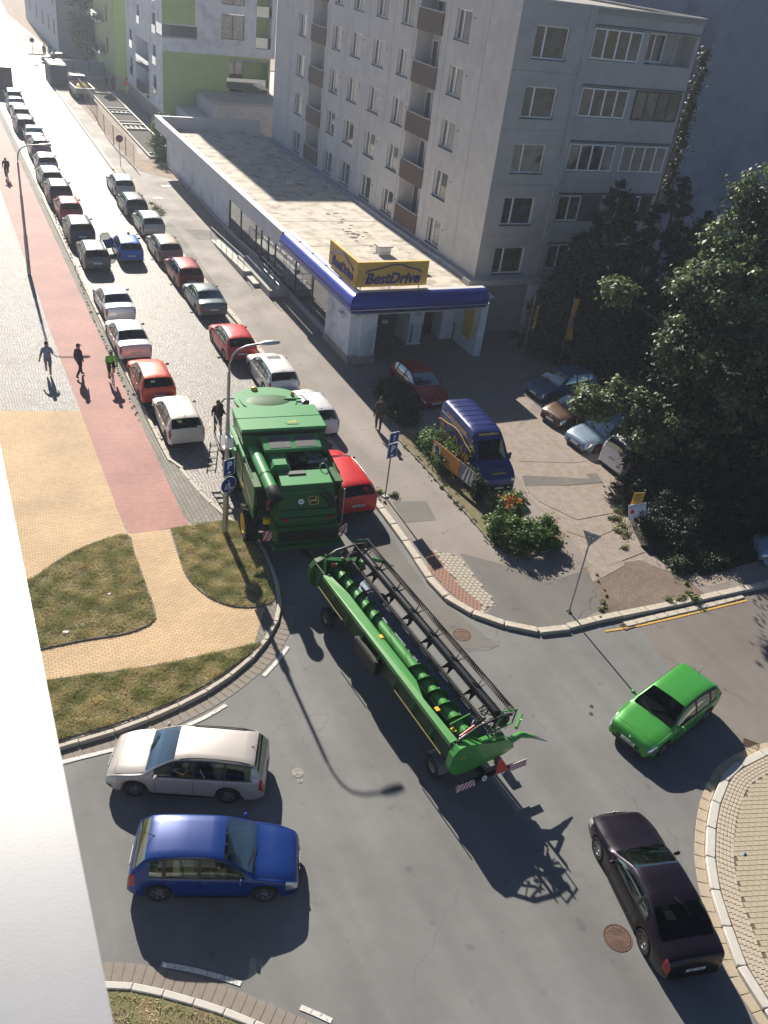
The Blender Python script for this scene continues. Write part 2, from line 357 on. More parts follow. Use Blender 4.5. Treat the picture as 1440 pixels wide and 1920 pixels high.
g = MB(); g.sheet([(-600,-400),(700,-400),(700,1200),(-600,1200)], -.06); struct(g.build('ground', m_lawn))
g = MB(); g.sheet([(-60,-25),(120,-25),(120,31.2),(-60,31.2)], 0); struct(g.build('road', m_asph))
g = MB(); g.sheet([(7.2,28.6),(16,28.6),(16,330),(7.2,330)], .004); struct(g.build('cobbled_street', m_cob))
g = MB(); g.sheet([(15.9,124),(70,124),(70,151),(15.9,151)], .003); struct(g.build('side_street', m_cob))
g = MB(); g.sheet(g2([(1195,1172),(1235,1222),(1290,1300),(1345,1365),(1400,1405),(1450,1425),(1700,1500),(1900,1250),(1700,1040),(1390,1100)]), .004); struct(g.build('side_road', m_asph2))
g = MB(); g.sheet(g2([(700,985),(735,1010),(800,1100),(870,1160),(935,1212),(835,1222),(770,1160),(640,1040)]), .004)
struct(g.build('road_patch', m_asphd))
# tar seams on the road
def seam(pts, wd=.007):
    b = MB(); P = [G(x, y).xy for x, y in pts]
    L_ = []; R2 = []
    for i, p in enumerate(P):
        t = (P[min(i+1,len(P)-1)]-P[max(i-1,0)]).normalized(); n = Vector((-t.y, t.x)); k = wd*random.uniform(.5,1.4)
        L_.append((p.x+n.x*k, p.y+n.y*k, .006)); R2.append((p.x-n.x*k, p.y-n.y*k, .006))
    b.grid([L_, R2], flip=True); return b
m_tar = mat('tar_seam', (.1,.098,.095), .6)
for k, pts in enumerate([[(905,1100),(925,1140),(935,1212),(880,1222),(835,1222)], [(735,1330),(745,1400),(770,1440),(800,1475)],
        ]):
    random.seed(k); Q = []
    for a, b_ in zip(pts[:-1], pts[1:]):
        for t in np.linspace(0, 1, 7)[:-1]: Q.append((a[0]+(b_[0]-a[0])*t+random.uniform(-2.5,2.5), a[1]+(b_[1]-a[1])*t+random.uniform(-2.5,2.5)))
    Q.append(pts[-1]); struct(seam(Q).build('road_crack', m_tar))

def spline(P, step=.25):      # catmull-rom resample
    P = [Vector(p).to_2d() for p in P]; out = []
    for i in range(len(P)-1):
        p0 = P[max(i-1,0)]; p1 = P[i]; p2 = P[i+1]; p3 = P[min(i+2,len(P)-1)]
        n = max(2, int((p2-p1).length/step))
        for k in range(n):
            t = k/n; out.append(.5*((2*p1)+(-p0+p2)*t+(2*p0-5*p1+4*p2-p3)*t*t+(-p0+3*p1-3*p2+p3)*t**3))
    out.append(P[-1]); return out
def offset(P, d):             # + = to the left of travel
    out = []
    for i, p in enumerate(P):
        t = (P[min(i+1,len(P)-1)]-P[max(i-1,0)]).normalized(); out.append(p+Vector((-t.y, t.x))*d)
    return out
def at_len(P):
    L_ = [0]
    for a, b in zip(P[:-1], P[1:]): L_.append(L_[-1]+(b-a).length)
    L_ = np.array(L_); X = np.array([p.x for p in P]); Y = np.array([p.y for p in P])
    return L_, lambda s: Vector((np.interp(s, L_, X), np.interp(s, L_, Y)))
STONE = {}
def stones(parent, name, P, off, wd, ln, gap, z0, z1, m, bevel=.015, s0=0, s1=None, jit=.0, tilt=.0, phase=0, colvar=True, fit=True):
    """single stones laid one by one along the curve P, centred `off` to its left"""
    Q = offset(P, off); L_, f = at_len(Q); s1 = L_[-1] if s1 is None else s1
    n = max(1, int(round((s1-s0)/ln))); st = (s1-s0)/n; rs = random.Random(hash(name) % 99 + int(off*100)); cnt = []
    key = (name, round(wd,3), round(st-gap,3), round(z1-z0,3), m.name)
    if key not in STONE:
        STONE[key] = MB().cbox(-(st-gap)/2, (st-gap)/2, -wd/2, wd/2, 0, z1-z0, bevel).mesh(name, m, 30)
    for k in range(n):
        s = s0+(k+.5+phase)*st
        if s > s1-st*.2: continue
        a = f(s-st*.45); b = f(s+st*.45); c = f(s)
        o = link(name, STONE[key], parent, (c.x, c.y, z0+rs.uniform(-jit, jit)), atan2(b.y-a.y, b.x-a.x))
        if tilt: o.rotation_euler = (rs.uniform(-tilt, tilt), rs.uniform(-tilt, tilt), o.rotation_euler.z+rs.uniform(-tilt, tilt))
        cnt.append(o)
    return cnt

m_bed = mat('painted_shade_soil', (.05,.042,.03), .95, var=.4, scale=6, bump=.8, bscale=20, dirt=(.03,.045,.018), dscale=2)
struct(MB().sheet([G(1168,880,.12).xy,G(1172,960,.12).xy,G(1205,1030,.12).xy,G(1275,1078,.12).xy,G(1330,1080,.12).xy,G(1440,1045,.12).xy,(60,21),(60,44),(31.9,44),(31.9,25.8)], .129).build('shade_bed', m_bed))  # dark soil sheet added where tree shade should cover the sunlit ground
# ---- left pavement
KL = spline([(7.55,330),(7.55,200),(7.55,120),(7.5,60),(7.5,40),(7.55,33)] + [G(x,y,.12).xy for x,y in [(330,868),(378,925),(430,972),(478,1008),(506,1058),(521,1108),(521,1150),(498,1198),(459,1242),(390,1292),(300,1336),(210,1370),(110,1399),(0,1432),(-140,1470),(-400,1530)]])
poly = [tuple(p) for p in offset(KL, -.12)] + [(-60, 8), (-60, 330)]
struct(MB().prism(poly, -.05, .12).build('pavement', m_cobl))
cp = spline([(4.62,330),(4.62,80),(4.6,50),(4.66,38),(4.72,29.2)])
red = [tuple(p) for p in cp] + [tuple(G(243,1001,.12).xy), tuple(G(356,986,.12).xy),(7.06,37),(7.02,47),(7.05,330)]
struct(MB().sheet(red, .126).build('bicycle_path', m_red))
gp = [(7.05,330),(7.02,47),(7.08,37),(7.05,28.5)] + [G(x,y,.12).xy for x,y in [(360,982),(425,975),(378,930),(330,873)]] + [(7.38,33),(7.36,330)]
struct(MB().sheet([tuple(p) for p in gp], .1295).build('paved_strip', m_gry))
z = .1235
yl = [(-30,39.3)] + [G(x,y,.12).xy for x,y in [(0,770),(158,770)]] + [(4.7,30)] + [G(x,y,.12).xy for x,y in [(238,1000),(318,992),(332,1040),(350,1080),(390,1120),(450,1137),(497,1140),(481,1205),(475,1210),(300,1245),(90,1275),(-200,1310)]]
struct(MB().sheet([tuple(p) for p in yl], z).build('yellow_footpath', m_yel))
tp = [G(x,y,.12).xy for x,y in [(497,1138),(517,1120),(519,1150),(492,1202),(476,1208)]]
struct(MB().sheet([tuple(p) for p in tp], .131).build('dropped_kerb_paving', m_gry))
GRASS = {'A': spline([G(x,y,.12).xy for x,y in [(62,1085),(120,1045),(180,1018),(238,1003),(252,1040),(272,1095),(290,1150),(280,1170),(235,1188),(150,1202),(60,1220),(-60,1240),(-60,1130),(62,1085)]], .3),
 'B': spline([G(x,y,.12).xy for x,y in [(320,992),(400,980),(440,978),(470,1012),(497,1060),(511,1108),(508,1132),(440,1137),(390,1118),(352,1082),(335,1040),(320,992)]], .3),
 'C': spline([G(x,y,.12).xy for x,y in [(-60,1305),(90,1277),(300,1247),(478,1208),(482,1214),(452,1238),(384,1285),(298,1327),(208,1360),(108,1389),(0,1420),(-60,1438)]], .3)}
for k, P in GRASS.items():
    struct(MB().prism([tuple(p) for p in P], .1, .15).build('grass_bed', m_soil))
# narrow edging stones along the beds
ed = struct(link('path_edging', None))
for pts in ([(62,1085),(120,1045),(180,1018),(238,1003)], [(238,1003),(252,1040),(272,1095),(290,1150),(280,1170),(235,1188),(150,1202),(70,1219)], [(320,992),(335,1040),(352,1082),(390,1118),(440,1137),(495,1138)], [(95,1276),(300,1247),(478,1208)]):
    P = spline([G(x,y,.12).xy for x,y in pts], .2); stones(ed, 'edging_stone', P, 0, .06, .5, .012, .07, .165, m_gut, .008)
kb = struct(link('left_kerb', None))
i0 = next(i for i, p in enumerate(KL) if p.y < 75)
near = KL[i0:]; L_, _ = at_len(near)
stones(kb, 'kerb_stone', near, 0, .16, 1.0, .012, -.05, .14, m_kerb, .02, tilt=.004)
struct(MB().prism([(7.47,330),(7.63,330),(7.63,75),(7.47,75)], -.05, .14).build('far_kerb', m_kerb))
gut = struct(link('left_gutter', None))
gc = KL[next(i for i, p in enumerate(KL) if p.y < G(521,1130).y):]
stones(gut, 'gutter_stone', gc, .37, .5, .26, .012, -.06, .012, m_gut, .006, tilt=.004)
def strip(P, o0, o1, z, m, name, s0=0, s1=1e9):
    L_, _ = at_len(P); a = offset(P, o0); b = offset(P, o1)
    idx = [i for i in range(len(P)) if s0 <= L_[i] <= s1]
    q = MB(); q.grid([[(*a[i], z) for i in idx], [(*b[i], z) for i in idx]], flip=(o1 < o0)); return struct(q.build(name, m))
gl, _ = at_len(gc)
def mark(px0, px1, wd, name, m=None, cur=None):
    cur = spline([G(x, y).xy for x, y in cur], .2) if cur else [G(*px0).xy, G(*px1).xy]
    return strip(cur, -wd/2, wd/2, .018, m or M['whitepaint'], name)
for c in ([(540,1213),(520,1240),(494,1268)], [(424,1322),(385,1345),(334,1368)], [(228,1402),(180,1414),(118,1429),(60,1443)]):
    mark(0, 0, .13, 'edge_marking', cur=c)

# ---- bottom-left island
KI = spline([G(x,y,.12).xy for x,y in [(60,1850),(200,1843),(270,1850),(340,1867),(420,1892),(500,1925),(580,1965),(700,2040)]])
poly = [tuple(p) for p in offset(KI, -.1)] + [(7,-1),(1,-1),(-3,3)]
struct(MB().prism(poly, -.05, .1).build('traffic_island', m_soil))
ki = struct(link('island_kerb', None)); stones(ki, 'kerb_stone', KI, -.05, .17, .72, .012, -.05, .14, m_kerbw, .02, tilt=.004)
stones(struct(link('island_gutter', None)), 'gutter_stone', KI, .3, .46, .235, .012, -.06, .012, m_gut, .006, tilt=.004)
for c in ([(303,1809),(350,1817),(400,1829),(452,1845)], [(563,1889),(590,1900),(622,1915)]): mark(0, 0, .12, 'edge_marking', cur=c)
GRASS['D'] = [Vector(p) for p in ([tuple(p) for p in offset(KI, -.2)] + [(6,.5),(2,1),(-1,4)])]

# ---- bottom-right island: tan stones, white kerb, rows of setts, beige pavers
KR = spline([G(x,y).xy for x,y in [(1560,1375),(1440,1392),(1398,1405),(1346,1436),(1320,1482),(1307,1529),(1302,1585),(1304,1627),(1314,1682),(1332,1738),(1362,1821),(1412,1904),(1470,1990),(1540,2080)]], .15)
ri = struct(link('island_edge', None))
stones(ri, 'edge_stone', KR, .14, .27, .42, .014, -.06, .02, m_gutt, .008, tilt=.006)
stones(ri, 'kerb_stone', KR, .42, .25, 1.0, .014, -.05, .13, m_kerbw, .02, tilt=.003)
for r in range(5):
    stones(ri, 'sett', KR, .61+.098*r, .09, .17, .012, .04, .13+.002*(r%2), m_sett, .008, tilt=.02, phase=.5*(r%2), jit=.003)
IN = offset(KR, .53); poly = [tuple(p) for p in IN]+[(25,4),(25,14)]
struct(MB().prism(poly, -.05, .115).build('island_bed', m_joint))
IN2 = offset(KR, 1.06)
def inside(p, poly):
    c = False; j = len(poly)-1
    for i in range(len(poly)):
        a, b = poly[i], poly[j]
        if (a[1] > p[1]) != (b[1] > p[1]) and p[0] < (b[0]-a[0])*(p[1]-a[1])/(b[1]-a[1])+a[0]: c = not c
        j = i
    return c
pin = [tuple(p) for p in IN2]+[(23,5),(23,13)]
pvm = MB().cbox(-.096, .096, -.071, .071, 0, .05, .006).mesh('paver', m_pav, 30)
cand = []
rot = R_(-17); row = 0
for iy in range(-60, 120):
    for ix in range(-60, 80):
        x = ix*.2+(iy%2)*.1; y = iy*.15
        X = 17+x*cos(rot)-y*sin(rot); Y = 7+x*sin(rot)+y*cos(rot)
        if inside((X, Y), pin) and X < 22:
            d = (Vector((X, Y, .1))-CAM); v = d.dot(_f); px = CX+FPX*d.dot(_r)/v; py = CY-FPX*d.dot(_u)/v
            if -60 < px < 1500 and -60 < py < 1990: cand.append((0 if px < 1440 and py < 1920 else 1, d.length, X, Y))
cand.sort(); fieldp = struct(link('island_paving', None)); rest = MB()
for k, (_, d, X, Y) in enumerate(cand):
    if k < 300:
        o = link('paver', pvm, fieldp, (X, Y, .076+random.uniform(-.002,.002)), rot+random.uniform(-.01,.01)); o.rotation_euler.x = random.uniform(-.01,.01)
    else:
        rest.xf = Matrix.Translation((X, Y, .076)) @ Matrix.Rotation(rot, 4, 'Z'); rest.cbox(-.096,.096,-.071,.071,0,.05,.006)
if rest.v: rest.xf = None; o = rest.build('paver_field', m_pav, fieldp); stuff(o)

# ---- right pavement
KRP = [(15.05,124),(15.05,100),(14.7,84),(14.75,66),(15.1,50),(15.1,44),(15.05,37)] + [G(x,y,.12).xy for x,y in [(718,960),(770,1032),(800,1078),(835,1117),(885,1147),(950,1170),(1030,1182),(1130,1160),(1260,1134),(1390,1106),(1520,1078),(1900,1000)]]
KRS = spline(KRP)
poly = [tuple(p) for p in KRS] + [(75,45),(75,124)]
struct(MB().prism(poly, -.05, .115).build('pavement', m_pave))
rk = struct(link('right_kerb', None))
j0 = next(i for i, p in enumerate(KRS) if p.y < 84)
stones(rk, 'kerb_stone', KRS[j0:], .06, .3, 1.2, .015, -.05, .145, m_kerb, .02, tilt=.006, s1=82)
struct(MB().prism([(14.9,124),(15.2,124),(14.85,84),(14.55,84)], -.05, .14).build('far_kerb', m_kerb))
struct(MB().prism([(15.05,151),(15.35,151),(15.35,330),(15.05,330)], -.05, .14).build('far_kerb', m_kerb))
struct(MB().prism([(15.1,151.3),(70,151.3),(70,330),(15.1,330)], -.05, .12).build('far_pavement', m_pave))
struct(MB().sheet([(19.0,155),(17,200),(19,260),(22,330),(60,330),(60,155)], .125).build('bare_verge', m_earth))
# asphalt mends along the kerb side of the right pavement
def psheet(px, z, m, name): return struct(MB().sheet([tuple(G(x,y,.12).xy) for x,y in px], z).build(name, m))
psheet([(350,455),(395,520),(440,600),(505,690),(560,740),(600,805),(650,870),(690,925),(718,955),(560,770),(440,600),(330,480),(300,420),(318,415)], .121, m_asphd, 'pavement_patch')
psheet([(345,430),(395,432),(412,448),(372,450)], .121, m_asphd, 'pavement_patch')
psheet([(735,940),(800,940),(818,975),(760,980)], .121, m_asphd, 'pavement_patch')
psheet([(862,1037),(1045,1085),(1095,1070),(1118,1085),(1128,1110),(1125,1140),(1095,1160),(1030,1180),(960,1170),(910,1150),(930,1135)], .121, m_asphd, 'pavement_patch')
psheet([(1090,1065),(1125,1105),(1133,1155),(1255,1130),(1320,1112),(1290,1090),(1230,1062),(1200,1050)], .122, m_brn, 'block_paved_strip')
psheet([(960,815),(1100,700),(1500,760),(1500,1060),(1330,1100),(1230,1062),(1120,1075),(1060,1000),(990,930),(975,900),(860,790),(745,740),(735,690),(900,640),(1050,690)], .1205, m_conc, 'car_park')
# concrete slabs of the forecourt with open joints
fs = struct(link('concrete_slabs', None))
def slab(px, z=.13): 
    P = [G(x,y,.13).xy for x,y in px]; c = sum(P, Vector((0,0)))/len(P)
    P = [p+(c-p).normalized()*.02 for p in P]; return MB().prism([tuple(p) for p in P], .09, z).build('slab', m_conc, fs)
for k, px in enumerate([[(950,812),(1022,812),(1078,868),(972,865)], [(972,868),(1078,870),(1108,898),(982,892)], [(984,912),(1122,910),(1150,962),(1082,975),(1010,940)],
      [(1022,812),(1120,800),(1180,850),(1078,868)], [(1082,978),(1152,964),(1172,985),(1108,1012),(1062,996)], [(1108,1014),(1172,988),(1210,1035),(1140,1062)], [(1100,1065),(1165,1045),(1172,1060),(1112,1092)]]):
    slab(px, .132+.004*(k%3))
psheet([(978,893),(1120,888),(1130,905),(1040,912),(985,912)], .134, m_asphd, 'asphalt_trench')
# tactile paving
tac = [tuple(G(x,y,.12).xy) for x,y in [(812,1033),(858,1042),(928,1130),(905,1148),(860,1112),(818,1068),(795,1030)]]
struct(MB().sheet(tac, .1225).build('tactile_bed', m_joint))
m_tac = mat('grey_block', (.42,.38,.3), .8, var=.12, scale=3); m_tacr = mat('red_block', (.36,.2,.15), .8, var=.2, scale=3)
TB = struct(link('tactile_paving', None)); tacin = tac
kk = [tuple(p) for p in [G(x,y,.12).xy for x,y in [(795,1030),(812,1033),(835,1065),(870,1105),(905,1135),(903,1150),(880,1140),(840,1108),(808,1072)]]]
bm1 = MB().cbox(-.092,.092,-.076,.076,0,.02,.006).mesh('paving_block', m_tac, 30); bm2 = MB().cbox(-.092,.092,-.042,.042,0,.02,.005).mesh('red_paving_block', m_tacr, 30)
ct = Vector(G(860,1085,.12)); rr = R_(-78); cntb = 0
for iy in range(-40, 41):
    for ix in range(-30, 31):
        x = ix*.2+(iy%2)*.1; y = iy*.168; X = ct.x+x*cos(rr)-y*sin(rr); Y = ct.y+x*sin(rr)+y*cos(rr)
        if inside((X, Y), tac) and not inside((X, Y), kk) and cntb < 290: link('paving_block', bm1, TB, (X, Y, .112+random.uniform(-.002,.002)), rr); cntb += 1
for iy in range(-60, 61):
    for ix in range(-30, 31):
        x = ix*.2+(iy%2)*.1; y = iy*.098; X = ct.x+x*cos(rr)-y*sin(rr); Y = ct.y+x*sin(rr)+y*cos(rr)
        if inside((X, Y), kk): link('red_paving_block', bm2, TB, (X, Y, .112), rr)
struct(MB().sheet(kk, .1235).build('tactile_bed', m_joint))
# second course of granite by the side road + yellow line
sk = struct(link('drain_course', None))
P2 = spline([G(x,y).xy for x,y in [(1172,1172),(1255,1152),(1340,1132),(1392,1118)]]); stones(sk, 'granite_block', P2, 0, .28, .5, .02, -.05, .05, m_kerb, .02, tilt=.02)
mark(0, 0, .09, 'yellow_line', M['yellowpaint'], [(1134,1184),(1200,1173),(1280,1155),(1350,1138),(1400,1126)])
# covers and drains
m_iron = mat('rusty_iron', (.15,.095,.07), .7, .3, var=.25, scale=25, bump=.9, bscale=60)
m_ironl = mat('worn_iron', (.3,.29,.27), .6, .4, var=.25, scale=40, bump=.8, bscale=90)
def manhole(px, r, m, label, rings=4, z=.004):
    c = G(*px, z); t = thing('manhole_cover', label, 'manhole cover', (c.x, c.y, z))
    MB().lathe([(0,.006),(r*.86,.006),(r*.86,.0),(r*.9,.0),(r*.9,.008),(r,.008),(r,0)][::-1], n=36).build('frame', m, t, 30)
    for k in range(rings):
        q = r*(.2+.6*k/rings); MB().lathe([(q,.006),(q,.012),(q+r*.05,.012),(q+r*.05,.006)], n=28).build('raised_ring', m, t)
    for k in range(6 if r > .1 else 0):
        b = MB(); b.xf = Matrix.Rotation(2*pi*k/6+.3, 4, 'Z'); b.box(r*.68, r*.8, -.02*r, .02*r, .006, .012); b.build('rib', m, t)
    return t
manhole((1158,1758), .37, m_iron, 'large round rusty manhole cover beside the black coupe', 5)
manhole((866,1190), .33, m_iron, 'smooth round rusty manhole cover on the road near the right kerb', 2)
manhole((558,1449), .17, m_ironl, 'pale round cover in the middle of the crossing, the larger of the two', 3)
manhole((563,1464), .075, m_ironl, 'tiny pale round cap just below the pale cover', 2)
manhole((1109,1324), .07, m_iron, 'tiny dark valve cap left of the green hatchback, upper one', 2)
manhole((1108,1338), .075, m_iron, 'tiny dark valve cap left of the green hatchback, lower one', 2)
def drain(px, ang, label, lw=(.5,.32), n=9):
    c = G(*px); t = thing('drain_grate', label, 'drain', (c.x, c.y, .006), ang)
    MB().box(-lw[0]/2, lw[0]/2, -lw[1]/2, lw[1]/2, -.004, .003).build('recess', M['black'], t)
    f_ = MB(); a, b = lw[0]/2, lw[1]/2
    f_.box(-a,a,-b,-b+.02,0,.02).box(-a,a,b-.02,b,0,.02).box(-a,-a+.02,-b+.02,b-.02,0,.02).box(a-.02,a,-b+.02,b-.02,0,.02).build('frame', m_iron, t)
    for k in range(n):
        x = -a+.02+(k+.5)*(lw[0]-.04)/n; MB().box(x-.009, x+.009, -b+.02, b-.02, .002, .016).build('bar', m_iron, t)
    return t
drain((1408,1396), R_(-50), 'dark iron drain grate at the tip of the right island kerb')
drain((1176,1174), R_(5), 'drain grate crossing the yellow line by the right kerb')
for px, lab in (((296,372),'small pale square cover on the right pavement near the far end of the parked cars'),((311,349),'pale rectangular cover beside the grey shop wall far up the pavement')):
    c = G(*px, .125); tag(MB().cbox(c.x-.4, c.x+.4, c.y-.35, c.y+.35, .12, .135, .01).build('utility_cover', m_kerbw), lab, 'cover')
# litter
m_bag = mat('blue_plastic_bag', (.08,.3,.6), .4); m_lit = mat('white_litter', (.7,.7,.68), .6)
def crumple(c, r, m, name, label, cat, flat=.4):
    b = MB(); rs = random.Random(int(c.x*100)); b.ball((0,0,0), (r, r*.7, r*flat), 9)
    b.v = [tuple(Vector(p)*rs.uniform(.55,1.25)) for p in b.v]; o = b.build(name, m); o.location = (c.x, c.y, c.z+r*flat*.5); return tag(o, label, cat)
crumple(G(1396,1601,.13), .06, m_bag, 'plastic_scrap', 'crumpled blue plastic scrap lying on the beige pavers', 'litter')
crumple(G(124,1186,.16), .12, m_lit, 'paper_scrap', 'crumpled white paper on the lower part of the left lawn', 'litter', .25)
crumple(G(205,1114,.16), .08, m_lit, 'paper_scrap', 'small white paper in the middle of the left lawn', 'litter', .25)

# ================================================================== BUILDINGS
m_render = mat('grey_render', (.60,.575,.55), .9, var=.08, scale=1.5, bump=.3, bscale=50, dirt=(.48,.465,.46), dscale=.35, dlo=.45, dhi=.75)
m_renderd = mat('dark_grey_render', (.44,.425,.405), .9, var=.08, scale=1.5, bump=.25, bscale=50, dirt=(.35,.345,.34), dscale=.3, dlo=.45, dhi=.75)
m_frame = mat('white_window_frame', (.88,.88,.87), .35, var=.03)
m_framed = mat('dark_window_frame', (.06,.06,.065), .4)
m_sill = mat('dark_sill', (.06,.06,.065), .5)
m_brown = mat('brown_tile_panel', (.10,.06,.045), .7, var=.3, scale=12, bump=.3)
m_roof = mat('beige_bitumen_roof', (.55,.50,.42), .85, var=.18, scale=1.2, bump=.3, bscale=30, dirt=(.30,.25,.19), dscale=1.1, dlo=.5, dhi=.66)
m_wpanel = mat('white_panel', (.62,.62,.62), .5, var=.05, scale=1)
m_blue = mat('blue_canopy_metal', srgb(34,52,150), .32, .45, .5, .3, var=.05, scale=2)
m_yel_s = mat('yellow_sign_panel', srgb(222,182,80), .5, var=.05, scale=2, dirt=srgb(190,150,60), dscale=1.5)
m_blued = mat('sign_blue_letters', srgb(35,45,120), .4)
m_wall_w = mat('white_wall', (.78,.79,.8), .75, var=.05, scale=1, dirt=(.5,.5,.5), dscale=.6)
m_green = mat('green_render', srgb(175,192,125), .85, var=.05, scale=1)
m_plin = mat('beige_plinth', (.42,.38,.32), .85, var=.08, scale=1.5, dirt=(.3,.27,.23), dscale=.6)
m_bluew = mat('plain_blue_grey_wall', (.22,.24,.31), .9, var=.06, scale=.8, bump=.2, dirt=(.12,.145,.23), dscale=.25)
def paneglass(name, c, rough=.04):
    m = mat(name, c, rough, .3, .9, 1.0, var=.6, scale=1.3); return m
PANES = [paneglass('pane_dark', (.05,.06,.07)), paneglass('pane_grey', (.07,.085,.1)), paneglass('pane_curtain', (.13,.13,.13)), paneglass('pane_warm', (.07,.055,.035))]
def holes_wall(b, a0, a1, z0, z1, holes, y=0, depth=.16, m=0, mr=None):
    """wall in the local x/z plane facing -y, rectangular holes with reveals"""
    xs = sorted({a0, a1, *[h[0] for h in holes], *[h[1] for h in holes]}); zs = sorted({z0, z1, *[h[2] for h in holes], *[h[3] for h in holes]})
    for i in range(len(xs)-1):
        for j in range(len(zs)-1):
            cx_, cz_ = (xs[i]+xs[i+1])/2, (zs[j]+zs[j+1])/2
            if any(h[0] < cx_ < h[1] and h[2] < cz_ < h[3] for h in holes): continue
            b.add([(xs[i],y,zs[j]),(xs[i+1],y,zs[j]),(xs[i+1],y,zs[j+1]),(xs[i],y,zs[j+1])], [(0,1,2,3)], m)
    for h in holes:
        x0, x1, za, zb = h[:4]; d = h[4] if len(h) > 4 else depth; k = m if mr is None else mr
        b.add([(x0,y,za),(x1,y,za),(x1,y+d,za),(x0,y+d,za)], [(3,2,1,0)][::-1] if 0 else [(0,1,2,3)], k)
        b.add([(x0,y,zb),(x1,y,zb),(x1,y+d,zb),(x0,y+d,zb)], [(3,2,1,0)], k)
        b.add([(x0,y,za),(x0,y+d,za),(x0,y+d,zb),(x0,y,zb)], [(0,1,2,3)], k)
        b.add([(x1,y,za),(x1,y+d,za),(x1,y+d,zb),(x1,y,zb)], [(3,2,1,0)], k)
        if d > .3: b.add([(x0,y+d,za),(x1,y+d,za),(x1,y+d,zb),(x0,y+d,zb)], [(0,1,2,3)], k)
    return b
WC = {}
def window(par, loc, rz, wd, ht, panes=2, sill=True, fr=None, sillz=True, split=None, rs=random):
    """frame (object 'window') with pane and sill children; local origin bottom centre, facing -y"""
    fr = fr or m_frame; key = (round(wd,2), round(ht,2), panes, fr.name, split)
    if key not in WC:
        b = MB(); h = wd/2; t = .07
        b.box(-h,h,0,.07,0,t).box(-h,h,0,.07,ht-t,ht).box(-h,-h+t,0,.07,t,ht-t).box(h-t,h,0,.07,t,ht-t)
        cuts = [ -h+wd*k/panes for k in range(1, panes)] if split is None else [-h+wd*split]
        for c in cuts: b.box(c-.05,c+.05,-.004,.066,t,ht-t)
        g_ = MB(); e = [-h+.04]+cuts+[h-.04]
        WC[key] = (b.mesh('window', fr), [MB().add([(e[k]+.03,.03,.05),(e[k+1]-.03,.03,.05),(e[k+1]-.03,.03,ht-.05),(e[k]+.03,.03,ht-.05)], [(0,1,2,3)]).v for k in range(len(e)-1)],
                   MB().box(-h-.06,h+.06,-.2,.0,-.05,0).mesh('sill', m_sill))
    fm, pv, sm = WC[key]; w_ = link('window', fm, par, loc, rz)
    for k, v in enumerate(pv):
        pk = (key, k, rs.choice([0,0,0,1,1,1,2,3]))
        if pk not in WC: WC[pk] = MB().add(v, [(0,1,2,3)]).mesh('pane', PANES[pk[2]])
        link('pane', WC[pk], w_, (0, rs.uniform(0,.004), 0), rs.uniform(-.006, .006))
    if sill: link('sill', sm, w_)
    return w_
LF = Vector((28.7, 44.2, 0)); ZR = 18.4; W90 = R_(-90)
apt = thing('apartment_block', 'tall grey panel apartment block with white windows and brown loggias', 'building', (0,0,0))
fl = [3.84+2.96*k for k in range(-1, 5)]      # sill heights
def sub(mb, name, mats, par, loc=(0,0,0), rz=0, smooth=None): return mb.build(name, mats, par, smooth, loc, rz)
# long west facade: local x = distance from the corner reversed (rotated -90deg: local x -> -Y world)
YE = 82.2
def LY(y): return -y            # local x for facade object at origin rotated -90
cols = [(49.15,50.9),(56.25,58.0),(60.1,61.95),(64.0,65.85),(67.7,69.4),(75.0,76.75)]
logg = [(52.4,55.6),(70.7,73.7)]
H = []
for y0, y1 in cols:
    for z in fl:
        if z > 4.4 or y0 < 52 and z > 0: H.append((-y1, -y0, z, z+1.6)) if not (z < 2) else None
        elif z > 3: H.append((-y1, -y0, z, z+1.6))
for y0, y1 in logg: H.append((-y1, -y0, 4.0, ZR-1.0, 1.1))
b = holes_wall(MB(), -YE, -44.2, 0, ZR, H); sub(b, 'facade', m_render, apt, (28.7,0,0), W90)
for y0, y1 in cols:
    for z in fl:
        if z > 3: window(apt, (28.7+.16, (y0+y1)/2, z), W90, y1-y0, 1.6, 2, split=.36)
for y0, y1 in logg:
    for k, z in enumerate([4.0+2.96*i for i in range(0, 5)]):
        zf = z
        sub(MB().box(-y1+.01, -y0-.01, 0, 1.09, zf-.12, zf), 'floor_slab', m_render, apt, (28.7,0,0), W90)
        sub(MB().box(-y1-.04, -y0+.04, -.09, -.012, zf-.2, zf+1.0), 'balcony_panel', m_brown, apt, (28.7,0,0), W90)
        sub(MB().box(-y1-.06, -y0+.06, -.11, .03, zf+1.002, zf+1.05), 'handrail', m_kerbw, apt, (28.7,0,0), W90)
        window(apt, (28.7+1.05, y0+.62, zf+.1), W90, .8, 2.2, 1, sill=False)
        window(apt, (28.7+1.05, y1-.62, zf+.1), W90, .8, 2.2, 1, sill=False)
# south end facade
XE = 41.35
ends = [(29.8, 32.0)]
H = [(29.83,32.0,z,z+1.6) for z in fl if z > 3]
bz = [15.9-2.98*k for k in range(0, 6)]
for z in bz: H += [(33.7,37.1,z-.05,z+1.56,.12), (37.65,41.1,z-.05,z+1.56,1.1 if z > 14 else .12)]
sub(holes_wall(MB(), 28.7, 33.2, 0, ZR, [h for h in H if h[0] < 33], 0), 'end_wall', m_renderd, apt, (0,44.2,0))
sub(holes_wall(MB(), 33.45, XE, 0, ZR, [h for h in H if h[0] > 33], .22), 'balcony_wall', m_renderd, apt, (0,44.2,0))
sub(MB().box(33.15,33.5,-.06,.3,0,ZR+.02), 'pilaster', m_renderd, apt, (0,44.2,0))
for z in fl:
    if z > 3: window(apt, (30.915, 44.2+.16, z), 0, 2.17, 1.6, 2, split=.32)
rs = random.Random(3)
